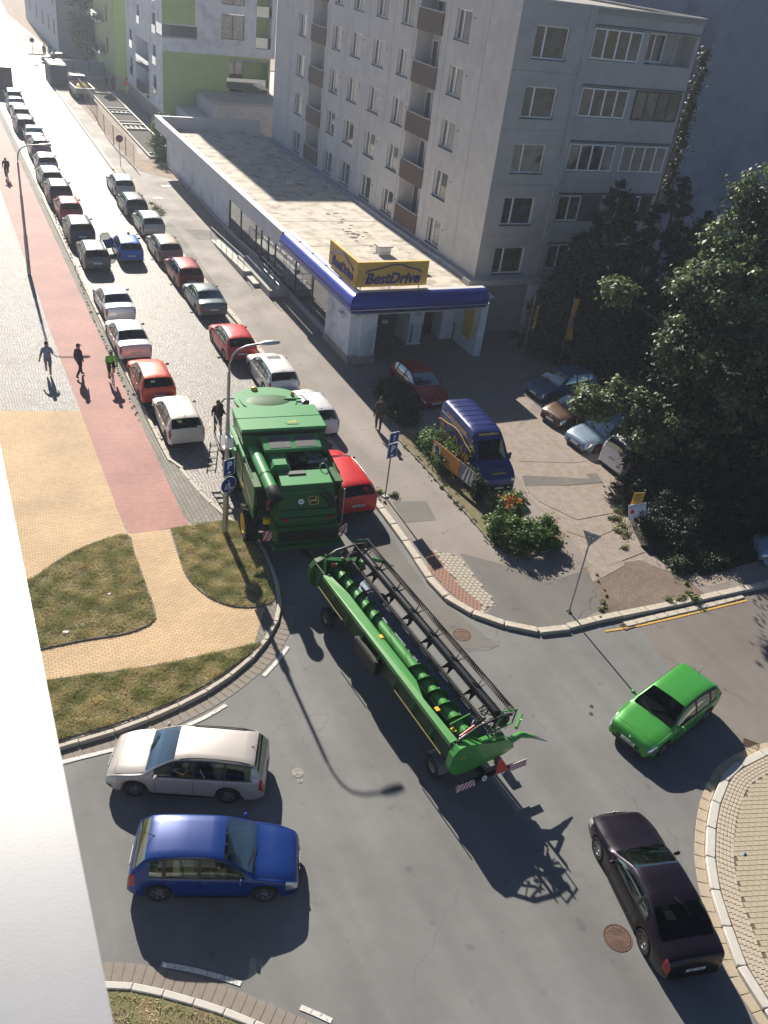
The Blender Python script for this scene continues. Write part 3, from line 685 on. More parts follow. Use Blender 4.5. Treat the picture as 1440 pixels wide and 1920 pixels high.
for k, z in enumerate(bz):
    if k < 3: window(apt, (35.4, 44.34, z), 0, 3.38, 1.52, 4, sill=False, rs=rs)
    elif k < 6:
        window(apt, (34.7, 44.5, z), 0, 1.7, 1.5, 2, sill=False, rs=rs)
    if 0 < k < 3: window(apt, (39.38, 44.34, z), 0, 3.43, 1.52, 4, sill=False, fr=m_framed if k == 1 else m_frame, rs=rs)
    if k == 0: window(apt, (38.8, 45.3, z), 0, 1.6, 1.5, 2, sill=False, rs=rs); sub(MB().box(39.85,39.95,.5,.6,z,z+1.56), 'post', m_renderd, apt, (0,44.2,0))
    if k > 2: window(apt, (39.3, 44.5, z), 0, 1.8, 1.5, 2, sill=False, rs=rs)
    sub(MB().box(33.52,41.2,.12,.216,z+1.62,z+1.7), 'lintel_strip', m_sill, apt, (0,44.2,0))
sub(MB().box(28.74,XE-.02,44.3,YE,ZR-.3,ZR-.1), 'roof', mat('flat_roof', (.3,.29,.28), .9, var=.1), apt)
b = MB().box(28.72,XE,44.22,44.5,ZR-.02,ZR+.06).box(28.68,28.95,44.5,YE,ZR-.02,ZR+.06).box(XE-.25,XE,44.5,YE,ZR-.02,ZR+.06); sub(b, 'roof_edge', m_kerbw, apt)
sub(MB().box(XE-.02,XE,44.45,YE,0,ZR), 'east_wall', m_renderd, apt); sub(MB().box(28.72,XE,YE-.02,YE,0,ZR), 'north_wall', m_renderd, apt)
sub(MB().box(28.75,XE-.03,46.6,46.7,0,ZR-.31), 'inner_wall', m_renderd, apt)

# joints between the wall panels, little vents beside the windows
m_joint2 = mat('panel_joint', (.2,.195,.195), .9, var=.2)
for y_ in (47.2,51.65,56.0,59.05,62.95,66.8,70.2,74.3,78.2): sub(MB().box(28.694,28.6995,y_-.012,y_+.012,4.4,ZR), 'panel_joint', m_joint2, apt)
for z in fl[1:]: 
    sub(MB().box(28.72,33.14,44.192,44.1995,z-.62,z-.6), 'panel_joint', m_joint2, apt)
    for y0, y1 in cols: sub(MB().box(28.66,28.6995,y0-.42,y0-.34,z+1.25,z+1.33), 'wall_vent', m_sill, apt)
sub(MB().tube((33.1,44.14,0),(33.1,44.14,ZR),.045,n=8), 'downpipe', m_renderd, apt)
# plain gable on the right
gb = thing('gable_building', 'tall windowless blue-grey end wall of the building behind the trees', 'building')
sub(MB().box(47.9,80,50.2,75,0,26), 'wall', m_bluew, gb); sub(MB().box(47.8,80.1,50.1,75.1,26.003,26.3), 'roof', m_renderd, gb)
# pale residential block seen in the gap and over the roof
rb = thing('residential_block', 'white balconied block rising behind the grey apartment roof', 'building')
sub(MB().box(44,80,98,112,0,31), 'wall', mat('bluish_white_render', (.55,.6,.68), .8), rb)
for k in range(9):
    for j in range(5):
        x = 45.5+j*5.2; z = 2.2+3.0*k
        if j % 2: window(rb, (x, 97.93, z), 0, 1.5, 1.6, 2, sill=True, fr=m_framed)
        else:
            sub(MB().box(x-1.9,x+1.9,96.6,97.99,z-.9,z-.75), 'balcony_slab', m_renderd, rb); sub(MB().box(x-1.9,x+1.9,96.6,96.64,z-.74,z+.3), 'balustrade', M['shopglass'], rb)
            window(rb, (x, 97.93, z-.7), 0, 3.2, 2.2, 3, sill=False, fr=m_framed)

# ---- low shop
shop = thing('shop_building', 'low shop with beige flat roof, white fascia and blue rounded canopy', 'building')
XW = 19.75; ZT = 4.4; YN, YS = 85.6, 40.3
RX = 18.75       # fascia face
sub(MB().prism([(RX+.3,YN),(28.66,YN),(28.66,41.6),(27.0,40.6),(RX+.5,40.4)], 3.3, 3.42), 'roof', m_roof, shop)
sub(MB().box(28.25,28.66,44.25,82,3.422,3.66), 'roof_upstand', mat('lead_flashing', (.3,.33,.38), .6, .2, var=.2, scale=3), shop)
# white fascia panels, far part
y = YN; n = 0
while y > 51.2:
    y2 = max(y-2.6, 50.9); sub(MB().cbox(RX, RX+.32, y2+.008, y-.008, 3.42, 4.45, .01), 'fascia_panel', m_wpanel, shop)
    sub(MB().box(RX-.03, RX+.42, y2+.015, y-.015, 4.452, 4.49), 'coping', m_wpanel, shop); y = y2
sub(MB().box(RX+.32, 28.6, YN-.3, YN, 3.4, 4.45), 'north_fascia', m_wpanel, shop)
# blue half-round canopy: west run, corner, south run
def halfround(p0, p1, outw, name, cuts=1, r=.56):
    p0 = Vector(p0); p1 = Vector(p1); rows = []; nseg = 12
    for P, sk0 in ((p0, 0), (p1, 0)):
        row = []
        for k in range(nseg+1):
            a = -pi/2+pi*k/nseg; row.append(P+Vector(outw)*(r*1.05*cos(a))+Vector((0,0,r*sin(a))))
        rows.append(row)
    return rows
zc = 3.95
cx0, cy0 = RX-.05, 39.85
W_ = []; S_ = []
for k in range(15):
    a = -pi/2+pi*k/14; q = .58*cos(a); z_ = zc+.56*sin(a)
    W_.append((q, z_))
b = MB(); seams = []
ystops = list(np.linspace(50.9, cy0+.55, 6))
rows = [[(cx0+.45-q, y_, z_) for q, z_ in W_] for y_ in ystops]; rows.append([(cx0+.45-q, cy0+.45-q, z_) for q, z_ in W_])
b.grid(rows, flip=False); sub(b, 'blue_canopy', m_blue, shop, smooth=50)
b = MB(); xs_ = [cx0+.45]+list(np.linspace(cx0+1.2, 27.0, 6))
rows = [[(cx0+.45-q, cy0+.45-q, z_) for q, z_ in W_]]+[[(x_, cy0+.45-q, z_) for q, z_ in W_] for x_ in xs_[1:]]
b.grid(rows, flip=False); sub(b, 'blue_canopy', m_blue, shop, smooth=50)
b = MB(); b.lathe([(0,-.3),(.56,-.3),(.56,-.298)], n=4)
sub(MB().path([(27.0, cy0+.45-q, z_) for q, z_ in W_], .01, 4), 'canopy_rim', m_blue, shop)
sub(MB().add([(27.0, cy0+.45-q, z_) for q, z_ in W_]+[(27.0,cy0+.45,zc-.56)], [tuple(range(15))]), 'canopy_end', m_blue, shop)
m_strip = mat('silver_strip', (.7,.72,.75), .3, .6)
sub(MB().box(cx0-.12,cx0-.07,cy0+.3,50.9,zc-.22,zc-.19).box(cx0-.1,27.0,cy0-.12,cy0-.07,zc-.22,zc-.19), 'silver_strip', m_strip, shop)
for y_ in ystops[1:-1]: sub(MB().box(cx0+.3,cx0+.5,y_-.006,y_+.006,4.515,4.56), 'joint_cap', m_strip, shop)
sub(MB().box(cx0+.45,27.0,cy0+.455,44.0,3.24,3.29), 'soffit', m_wpanel, shop)
sub(MB().box(cx0+.45,XW,44.0,YN-.3,3.24,3.29), 'soffit', m_wpanel, shop)
sub(MB().box(cx0+.42,27.0,cy0+.44,cy0+.75,3.425,4.515), 'canopy_coping', m_wpanel, shop); sub(MB().box(cx0+.42,cx0+.75,cy0+.76,50.9,3.425,4.515), 'canopy_coping', m_wpanel, shop)
# west wall: blank panels far, glazing near
sub(MB().box(XW,XW+.25,65.3,YN,0,3.38), 'blank_wall', m_wall_w, shop); sub(MB().box(XW,28.6,YN-.25,YN,0,3.39), 'north_wall', m_wall_w, shop)
sub(MB().box(XW-.12,XW+.2,44.0,85.55,-.02,.42), 'plinth', m_renderd, shop)
m_plate = mat('interior_brown', (.25,.2,.14), .8, var=.25, scale=1.2)  # plain brown tone for the partition and floor
ys = [65.2,62.4,58.9,57.7,56.2,54.8,50.9,47.9,44.9]
for a, c in zip(ys[:-1], ys[1:]):
    sub(MB().box(XW+.02,XW+.05,c+.05,a-.05,.45,3.36), 'shop_window', M['shopglass'], shop)
    sub(MB().box(XW-.03,XW+.08,c-.04,c+.04,.42,3.37), 'mullion', m_framed, shop)
sub(MB().box(XW-.04,XW+.1,65.16,65.3,.42,3.37), 'mullion', m_framed, shop)
sub(MB().box(XW+1.6,XW+1.7,44.5,65.2,.1,3.3), 'inner_partition', m_plate, shop)
sub(MB().box(XW+.1,XW+1.6,44.5,65.2,.05,.12), 'shop_floor', m_plate, shop)
for y_, h_, c_ in ((60.5,1.7,(.4,.06,.04)),(52.5,1.2,(.5,.5,.5)),(49.2,1.5,(.35,.2,.1)),(46.6,1.9,(.45,.1,.08))):
    sub(MB().cbox(XW+.35,XW+.45,y_-.35,y_+.35,.6,.6+h_*.6,.02), 'display_board', mat('display_%d' % int(y_), c_, .5), shop)
# corner column block and bays on the south side
sub(MB().box(19.35,19.95,41.2,44.6,.0,3.39), 'corner_wall', m_wall_w, shop); sub(MB().box(19.952,20.9,41.0,41.6,0,3.39), 'corner_column', m_wall_w, shop)
sub(MB().box(19.3,20.95,40.95,44.65,-.02,.55), 'column_plinth', m_plin, shop)
sub(MB().box(20.9,28.6,44.6,44.8,0,3.39), 'bay_back_wall', m_wall_w, shop)
sub(MB().box(24.0,24.95,43.0,44.59,0,3.39), 'bay_pier', m_wall_w, shop); sub(MB().box(27.35,27.8,40.75,44.59,0,3.39), 'bay_pier', m_wall_w, shop)
sub(MB().box(26.5,27.3,43.5,44.55,0,3.39), 'bay_pier', m_wall_w, shop)
gd = sub(MB().box(21.1,23.9,44.45,44.58,.1,3.2), 'garage_door', mat('dark_door_panel', (.05,.055,.065), .5, var=.1), shop)
b = MB()
for z_ in (.1,.8,1.35,1.95,2.55): b.box(21.1,23.9,44.41,44.449,z_,z_+.03)
sub(b, 'door_rail', M['steelgalv'], gd)
for (x0, z0_, c_) in ((21.3,1.5,(.2,.3,.12)),(22.9,1.5,(.3,.3,.2)),(23.55,1.62,(.7,.7,.7)),(21.35,.95,(.6,.7,.65)),(22.9,.95,(.7,.7,.68))):
    sub(MB().box(x0,x0+.42,44.40,44.405,z0_,z0_+.24), 'door_sticker', mat('sticker_%d' % int(x0*100+z0_*10), c_, .5), gd)
sub(MB().box(25.0,26.45,44.5,44.58,.05,3.2), 'workshop_opening', M['black'], shop)
for x0 in (24.1, 24.8, 26.95): sub(MB().path([(x0,42.9,.35),(x0,42.75,.4),(x0,42.72,.9),(x0,42.75,1.35),(x0,42.9,1.4)], .05, 6), 'bumper_rail', mat('blue_rail', srgb(30,50,110), .5), shop, smooth=60)
sub(MB().box(24.3,24.75,42.97,42.995,1.9,3.1), 'notice_panel', mat('notice_cream', (.55,.5,.35), .5), shop)
ybn = sub(MB().box(27.25,27.345,41.3,42.3,.9,3.0), 'yellow_banner', m_yel_s, shop)
# wall under the apartment block between shop and its corner
sub(MB().box(27.85,33.1,43.35,44.18,3.42,3.75), 'porch_slab', m_renderd, apt); sub(MB().box(28.0,28.6,43.4,43.9,0,3.419), 'porch_column', m_wall_w, apt); sub(MB().box(32.5,33.0,43.4,43.9,0,3.419), 'porch_column', m_wall_w, apt)
# roof vents
for px, sx, hh, lab in (((718,467),.5,.45,'square white roof vent left of the apartment corner on the beige roof'),((784,500),.45,.4,'white roof vent half hidden behind the yellow shop sign'),((512,325),.25,.25,'small vent in the shaded far part of the beige roof'),((543,336),.3,.25,'small twin vent at the shadow edge of the beige roof')):
    c = G(px[0], px[1]+8, 3.43); t = thing('roof_vent', lab, 'roof vent', (c.x, c.y, 3.42))
    MB().box(-sx*.8,sx*.8,-sx*.6,sx*.6,0,hh).build('body', m_wall_w, t); MB().cbox(-sx,sx,-sx*.8,sx*.8,hh+.003,hh+.1,.02).build('cap', m_kerbw, t)
# roof seams + stains are relief of the roof
for k in range(7):
    y_ = 46+k*5.3; sub(MB().box(RX+.5,28.2,y_,y_+.03,3.422,3.432), 'roof_seam', m_roof, shop)
# black tar stains left on the roof
m_stain = mat('tar_stain', (.07,.055,.045), .9, var=.4, scale=6)
rs = random.Random(12)
for (px_, n_, sz) in (((668,440),14,.5),((632,408),8,.4),((700,452),6,.35),((560,345),7,.5),((700,475),4,.25)):
    c = G(px_[0], px_[1], 3.43)
    for k in range(n_):
        q = c+Vector((rs.gauss(0,.35),rs.gauss(0,1.1),0)); w_ = sz*rs.uniform(.2,.7); h_ = sz*rs.uniform(.15,.4)
        sub(MB().sheet([(q.x+w_*cos(a)*rs.uniform(.6,1.2), q.y+h_*sin(a)*rs.uniform(.6,1.2)) for a in np.linspace(0,2*pi,10)[:-1]], 3.4235+.0006*k+.0001*n_), 'tar_stain', m_stain, shop)
# air conditioner on the corner wall
ac = thing('wall_camera', 'small white alarm box and bracket on the white shop corner', 'alarm box', (19.3,42.2,2.6))
MB().cbox(-.25,0,-.3,.3,0,.12,.02).build('shelf', M['white'], ac); MB().ball((-.12,.1,.2),.09).build('dome', M['white'], ac, 40); MB().cbox(-.2,-.05,-.25,-.05,-.15,-.003,.01).build('box', M['white'], ac)

# ---- lettering
def text(s, size, ext, m, parent, mtx, name='lettering', shear=0, bold=0, space=1.0, align='CENTER', sx=1):
    c = bpy.data.curves.new('t', 'FONT'); c.body = s; c.size = size; c.extrude = ext; c.shear = shear; c.offset = bold; c.space_character = space; c.align_x = align; c.align_y = 'CENTER'
    c.resolution_u = 3
    o = bpy.data.objects.new('t', c); C.objects.link(o); dg = bpy.context.evaluated_depsgraph_get(); me = bpy.data.meshes.new_from_object(o.evaluated_get(dg)); bpy.data.objects.remove(o)
    me.transform(Matrix.Diagonal((sx,1,1,1))); me.transform(mtx); me.materials.clear(); me.materials.append(m); me.name = name
    return link(name, me, parent)
def frame_mtx(o, right, up):
    r = Vector(right).normalized(); u_ = Vector(up).normalized(); n = r.cross(u_)
    return Matrix(((r.x,u_.x,n.x,o[0]),(r.y,u_.y,n.y,o[1]),(r.z,u_.z,n.z,o[2]),(0,0,0,1)))
def carline(b, mtx, w_, h_, t, m=0):
    P = [(-.5,0),(-.46,.28),(-.38,.42),(-.22,.62),(-.08,.9),(.06,.98),(.18,.86),(.3,.55),(.42,.4),(.49,.2),(.5,.02)]
    P = [tuple(p) for p in spline([(x*w_, y*h_) for x, y in P], w_*.04)]
    b.path([mtx @ Vector((x, y, t)) for x, y in P], t, 5, m, cap=True); return b
sg = thing('shop_sign', 'yellow L-shaped BestDrive sign standing on the shop roof corner', 'sign')
sx0, sy0, sx1, sy1, sz0, sz1 = 19.25, 40.75, 23.45, 44.6, 4.62, 5.95
sub(MB().box(sx0,sx1,sy0,sy0+.18,sz0,sz1), 'front_panel', m_yel_s, sg); sub(MB().box(sx0-.006,sx0+.18,sy0-.002,sy1,sz0,sz1+.003), 'side_panel', m_yel_s, sg)
mt = frame_mtx(((sx0+sx1)/2, sy0-.02, sz0+.42), (1,0,0), (0,0,1)); text('BestDrive', .82, .02, m_blued, sg, mt, shear=.25, bold=.022, sx=.98)
mt2 = frame_mtx(((sx0+sx1)/2, sy0-.02, sz0+.72), (1,0,0), (0,0,1)); carline(MB(), mt2, 3.3, .48, .035).build('car_outline', m_blued, sg)
mt = frame_mtx((sx0-.03, (sy0+sy1)/2, sz0+.42), (0,-1,0), (0,0,1)); text('BestDrive', .78, .02, m_blued, sg, mt, shear=.25, bold=.022, sx=.92)
mt2 = frame_mtx((sx0-.03, (sy0+sy1)/2, sz0+.72), (0,-1,0), (0,0,1)); carline(MB(), mt2, 3.0, .48, .035).build('car_outline', m_blued, sg)
for x_ in (19.6,21.3,23.1): sub(MB().box(x_,x_+.06,sy0+.19,sy0+.26,3.42,5.6), 'post', M['steelgalv'], sg)

# ---- ramp + steps with railings outside the shop
rp = thing('access_ramp', 'concrete access ramp with thin steel railing along the shop front', 'ramp', (0,0,0))
yr0, yr1 = G(415,450,.12).y, G(468,520,.12).y
xr = 17.75
sub(MB().add([(xr,yr0,.12),(xr+1.1,yr0,.12),(xr+1.1,yr1,.12),(xr,yr1,.12),(xr,yr0,.14),(xr+1.1,yr0,.14),(xr+1.1,yr1,.55),(xr,yr1,.55)], [(4,5,6,7)[::-1],(0,4,7,3)[::-1],(1,2,6,5)[::-1],(2,3,7,6)[::-1]]), 'ramp_slab', m_kerbw, rp)
def railing(par, pts, h, nb=1, post=1.2, r=.022, m=None):
    m = m or M['steelgalv']; pts = [Vector(p) for p in pts]
    MB().path([p+Vector((0,0,h)) for p in pts], r, 6).build('handrail', m, par, 60)
    for k in range(nb): MB().path([p+Vector((0,0,h*(.3+.35*k))) for p in pts], r*.6, 5).build('mid_rail', m, par)
    for a, c in zip(pts[:-1], pts[1:]):
        n = max(1, int((c-a).length/post))
        for i in range(n+1): q = a+(c-a)*i/n; MB().tube(q, q+Vector((0,0,h)), r*.8, n=6).build('post', m, par)
railing(rp, [(xr+.05,yr0,.14),(xr+.05,(yr0+yr1)/2,.35),(xr+.05,yr1,.55)], .95, 1, 1.3)
railing(rp, [(xr+1.05,yr0,.14),(xr+1.05,(yr0+yr1)/2,.35),(xr+1.05,yr1,.55)], .95, 0, 4)
ld = thing('entrance_landing', 'raised concrete landing with railing at the shop entrance', 'landing')
sub(MB().box(18.3,19.6,51.5,58.5,.12,.56), 'slab', m_renderd, ld); sub(MB().box(17.9,18.3,53.5,57.5,.12,.34), 'step', m_kerbw, ld)
railing(ld, [(19.0,51.6,.56),(19.0,55.2,.56)], 1.0, 2, 1.1); railing(ld, [(18.35,51.6,.56),(19.5,51.6,.56)], 1.0, 2, 1.1)

# ---- green and white house
gh = thing('green_house', 'new white and green apartment house with glass balconies', 'building')
XG, YG = 23.3, 102.0
wh = [(YG+3.0,YG+4.6,3.0,4.9),(YG+3.0,YG+4.6,5.9,7.8),(YG+15.4,YG+16.9,3.0,4.9),(YG+15.4,YG+16.9,5.9,7.8),(YG+3.0,YG+4.6,8.9,10.8),(YG+3.0,YG+4.6,11.9,13.8),(YG+11.0,YG+12.3,8.9,10.8),(YG+11,YG+12.3,11.9,13.8)]
lg = [(YG+6.6,YG+13.6,2.0,7.6,1.4),]
H = [(-b_,-a,c,d) for a,b_,c,d in wh]+[(-b_,-a,c,d,e) for a,b_,c,d,e in lg]
sub(holes_wall(MB(), -(YG+18.8), -YG, 1.68, 8.05, [h for h in H if h[3] < 8.1], .0), 'white_wall', m_wall_w, gh, (XG,0,0), W90)
sub(holes_wall(MB(), -(YG+18.8), -YG, 8.05, 27.5, [h for h in H if h[3] > 8.1], .0), 'upper_wall', m_wall_w, gh, (XG,0,0), W90)
for a,b_,c,d in wh: window(gh, (XG+.14,(a+b_)/2,c), W90, b_-a, d-c, 2, sill=False, fr=m_framed); sub(MB().box(XG-.05,XG-.02,a-.05,b_+.05,c,c+.8), 'glass_guard', M['shopglass'], gh)
sub(MB().box(XG+.12,XG+11.8,YG+.05,YG+18.8,0,1.68), 'plinth', m_plin, gh)
sub(MB().box(XG+.5,XG+1.35,YG+6.7,YG+13.5,4.6,4.8), 'balcony_slab', m_renderd, gh); sub(MB().box(XG-.02,XG+.01,YG+6.7,YG+13.5,1.9,3.0), 'balustrade', M['shopglass'], gh); sub(MB().box(XG-.02,XG+.01,YG+6.7,YG+13.5,4.7,5.7), 'balustrade', M['shopglass'], gh)
# south side: green below, white above, recessed balconies on the right
H = [(XG+7.2,XG+11.6,1.9,7.5,1.6)]
sub(holes_wall(MB(), XG+.003, XG+11.8, 1.68, 7.8, H), 'green_wall', m_green, gh, (0,YG+.01,0))
H = [(XG+6.2,XG+8.7,9.3,11.7),(XG+6.2,XG+8.7,12.5,14.7),(XG+10.0,XG+11.7,8.6,17.5,1.4)]
sub(holes_wall(MB(), XG-.002, XG+12.2, 7.8, 27.5, H, -.0), 'white_south_wall', m_wall_w, gh, (0,YG-.15,0)); sub(MB().box(XG,XG+12.2,YG-.149,YG+.0,7.75,7.8), 'overhang', m_wall_w, gh)
for z in (9.3,12.5): window(gh, (XG+7.45,YG-.02,z), 0, 2.5, 2.3, 2, sill=False, fr=m_framed)
for z in (1.95,4.75): window(gh, (XG+8.2,YG+1.55,z), 0, 1.9, 2.4, 2, sill=False, fr=m_framed); sub(MB().box(XG+7.2,XG+11.6,YG+.1,YG+1.6,z+2.55,z+2.7), 'balcony_slab', m_renderd, gh)
sub(MB().box(XG+6.9,XG+11.6,YG-.06,YG-.03,4.6,5.6), 'balustrade', M['shopglass'], gh)
for z in (8.6,11.55,14.5): sub(MB().box(XG+10.0,XG+11.7,YG-.12,YG+1.2,z,z+.12), 'balcony_slab', m_renderd, gh); sub(MB().box(XG+10.02,XG+11.68,YG-.13,YG-.125,z+.13,z+1.1), 'balustrade', M['shopglass'], gh); sub(MB().box(XG+10.02,XG+11.68,YG+1.21,YG+1.24,z+.13,z+2.9), 'green_back_wall', m_green, gh)
sub(MB().box(XG,XG+12.2,YG,YG+18.8,27.503,27.8), 'roof', m_renderd, gh)
# corner balcony above
sub(MB().box(XG-.03,XG+3.6,YG-.03-.16,YG+2.4,9.0,9.15), 'corner_slab', m_renderd, gh); sub(MB().box(XG-.05,XG-.02,YG-.18,YG+2.4,9.16,10.2).box(XG-.02,XG+3.6,YG-.2,YG-.18,9.16,10.2), 'balustrade', M['shopglass'], gh)
sub(MB().box(XG+.001,XG+3.4,YG-.156,YG-.152,10.3,15.5), 'green_panel', m_green, gh)
g2h = thing('pale_green_house', 'second pale green house with balconies beyond the white one', 'building')
X2, Y2 = 22.7, 125.5
H = [(-(Y2+a+1.5),-(Y2+a),z,z+1.9) for a in (4,14) for z in (3.5,7.2,10.8)]
sub(holes_wall(MB(), -(Y2+20), -Y2, 1.6, 20, H), 'west_wall', mat('yellow_green_render', srgb(190,195,140), .85), g2h, (X2,0,0), W90)
sub(MB().box(X2+.02,X2+9,Y2,Y2+.2,1.6,20), 'south_wall', m_green, g2h); sub(MB().box(X2+.1,X2+9,Y2+.1,Y2+20,0,1.6), 'plinth', m_plin, g2h)
sub(MB().box(X2+.02,X2+9,Y2+19.8,Y2+20,1.6,20), 'north_wall', m_green, g2h); sub(MB().box(X2-.1,X2+9,Y2,Y2+20,20.003,20.2), 'roof', m_renderd, g2h)
for a in (4,14):
    for z in (3.5,7.2,10.8): window(g2h, (X2+.13,Y2+a+.75,z), W90, 1.5, 1.9, 2, sill=False, fr=m_framed)
for z in (3.2,6.9,10.5): sub(MB().box(X2-.7,X2-.01,Y2+6.5,Y2+12,z-.15,z), 'balcony_slab', m_wall_w, g2h); sub(MB().box(X2-.72,X2-.68,Y2+6.5,Y2+12,z+.001,z+1.0), 'balustrade', M['shopglass'], g2h)
# annex in front, left of the shop's north end
an = thing('annex', 'low grey annex with flat roof between the shop and the green house', 'building')
sub(MB().box(26.8,36,95.2,101.8,0,4.0), 'wall', m_render, an); sub(MB().box(26.7,36,95.1,101.9,4.003,4.25), 'roof', m_renderd, an); sub(MB().box(33.6,35.9,95.05,95.195,.3,2.4), 'door', m_framed, an)
sub(MB().box(24.6,26.69,96,101.8,0,2.6), 'side_wall', m_wpanel, an)
# far grey building
fb = thing('far_building', 'old grey corner house at the far end of the street', 'building')
m_far = mat('grey_blue_render', (.25,.26,.31), .9, var=.08); m_farl = mat('pale_storey', (.55,.57,.6), .9)
FX, FY = 19.6, 153.0
H = [(-(FY+a+1.6),-(FY+a),z,z+2.1) for a in (3,9,16,24,33) for z in (2.2,6.2,10.2)]
sub(holes_wall(MB(), -(FY+42), -FY, 0, 16, H), 'west_wall', m_farl, fb, (FX,0,0), W90)
H = [(FX+6,FX+8.4,2,4.6),(FX+9.6,FX+11.8,2,4.6),(FX+5.8,FX+8.2,7.2,9.8)]
sub(holes_wall(MB(), FX+.003, FX+26, 0, 16, H), 'south_wall', m_far, fb, (0,FY+.01,0))
for a in (3,9,16,24,33):
    for z in (2.2,6.2,10.2): window(fb, (FX+.13,FY+a+.8,z), W90, 1.6, 2.1, 2, sill=False, fr=m_framed)
for x_, z_ in ((FX+7.2,2),(FX+10.7,2),(FX+7,7.2)): window(fb, (x_,FY+.12,z_), 0, 2.3, 2.5, 2, sill=False, fr=m_framed)
sub(MB().box(FX,FX+26,FY+.3,FY+42,16.003,16.4), 'roof', m_far, fb)
# red brick rubble heap / old fence beyond
# ---- the window ledge of the camera's own building
P0 = G(0, 838, 19.25); P1 = G(213, 1920, 19.25); d_ = (P1-P0); A_ = P0-d_*1.2; B_ = P1+d_*.4; nrm = Vector((-d_.y, d_.x, 0)).normalized()
if nrm.x > 0: nrm = -nrm
own = thing('white_parapet', 'bright white metal-topped parapet at the lower left edge of the view', 'parapet')
q = [A_.xy, B_.xy, (B_+nrm*3).xy, (A_+nrm*3).xy]
m_led = mat('white_coated_metal', (.24,.25,.275), .42, .0, .9, .3, var=.04, scale=40, bump=.02, bscale=400, coatr=.3)
sub(MB().prism([tuple(p) for p in q], 19.2, 19.25), 'capping', m_led, own)
q = [(A_+nrm*.03).xy, (B_+nrm*.03).xy, (B_+nrm*3).xy, (A_+nrm*3).xy]; sub(MB().prism([tuple(p) for p in q], 0.16, 19.199), 'wall', m_wall_w, own)

# ================================================================== CARS
def pchip(xs, ys):
    xs = np.array(xs, float); ys = np.array(ys, float); h = np.diff(xs); d = np.diff(ys)/h; m = np.zeros(len(xs))
    for i in range(1, len(xs)-1):
        if d[i-1]*d[i] > 0: m[i] = 2*d[i-1]*d[i]/(d[i-1]+d[i])
    m[0] = d[0]; m[-1] = d[-1]
    def f(x):
        i = int(np.clip(np.searchsorted(xs, x)-1, 0, len(xs)-2)); t = (x-xs[i])/h[i]
        return float((2*t**3-3*t**2+1)*ys[i]+(t**3-2*t**2+t)*h[i]*m[i]+(-2*t**3+3*t**2)*ys[i+1]+(t**3-t**2)*h[i]*m[i+1])
    return f
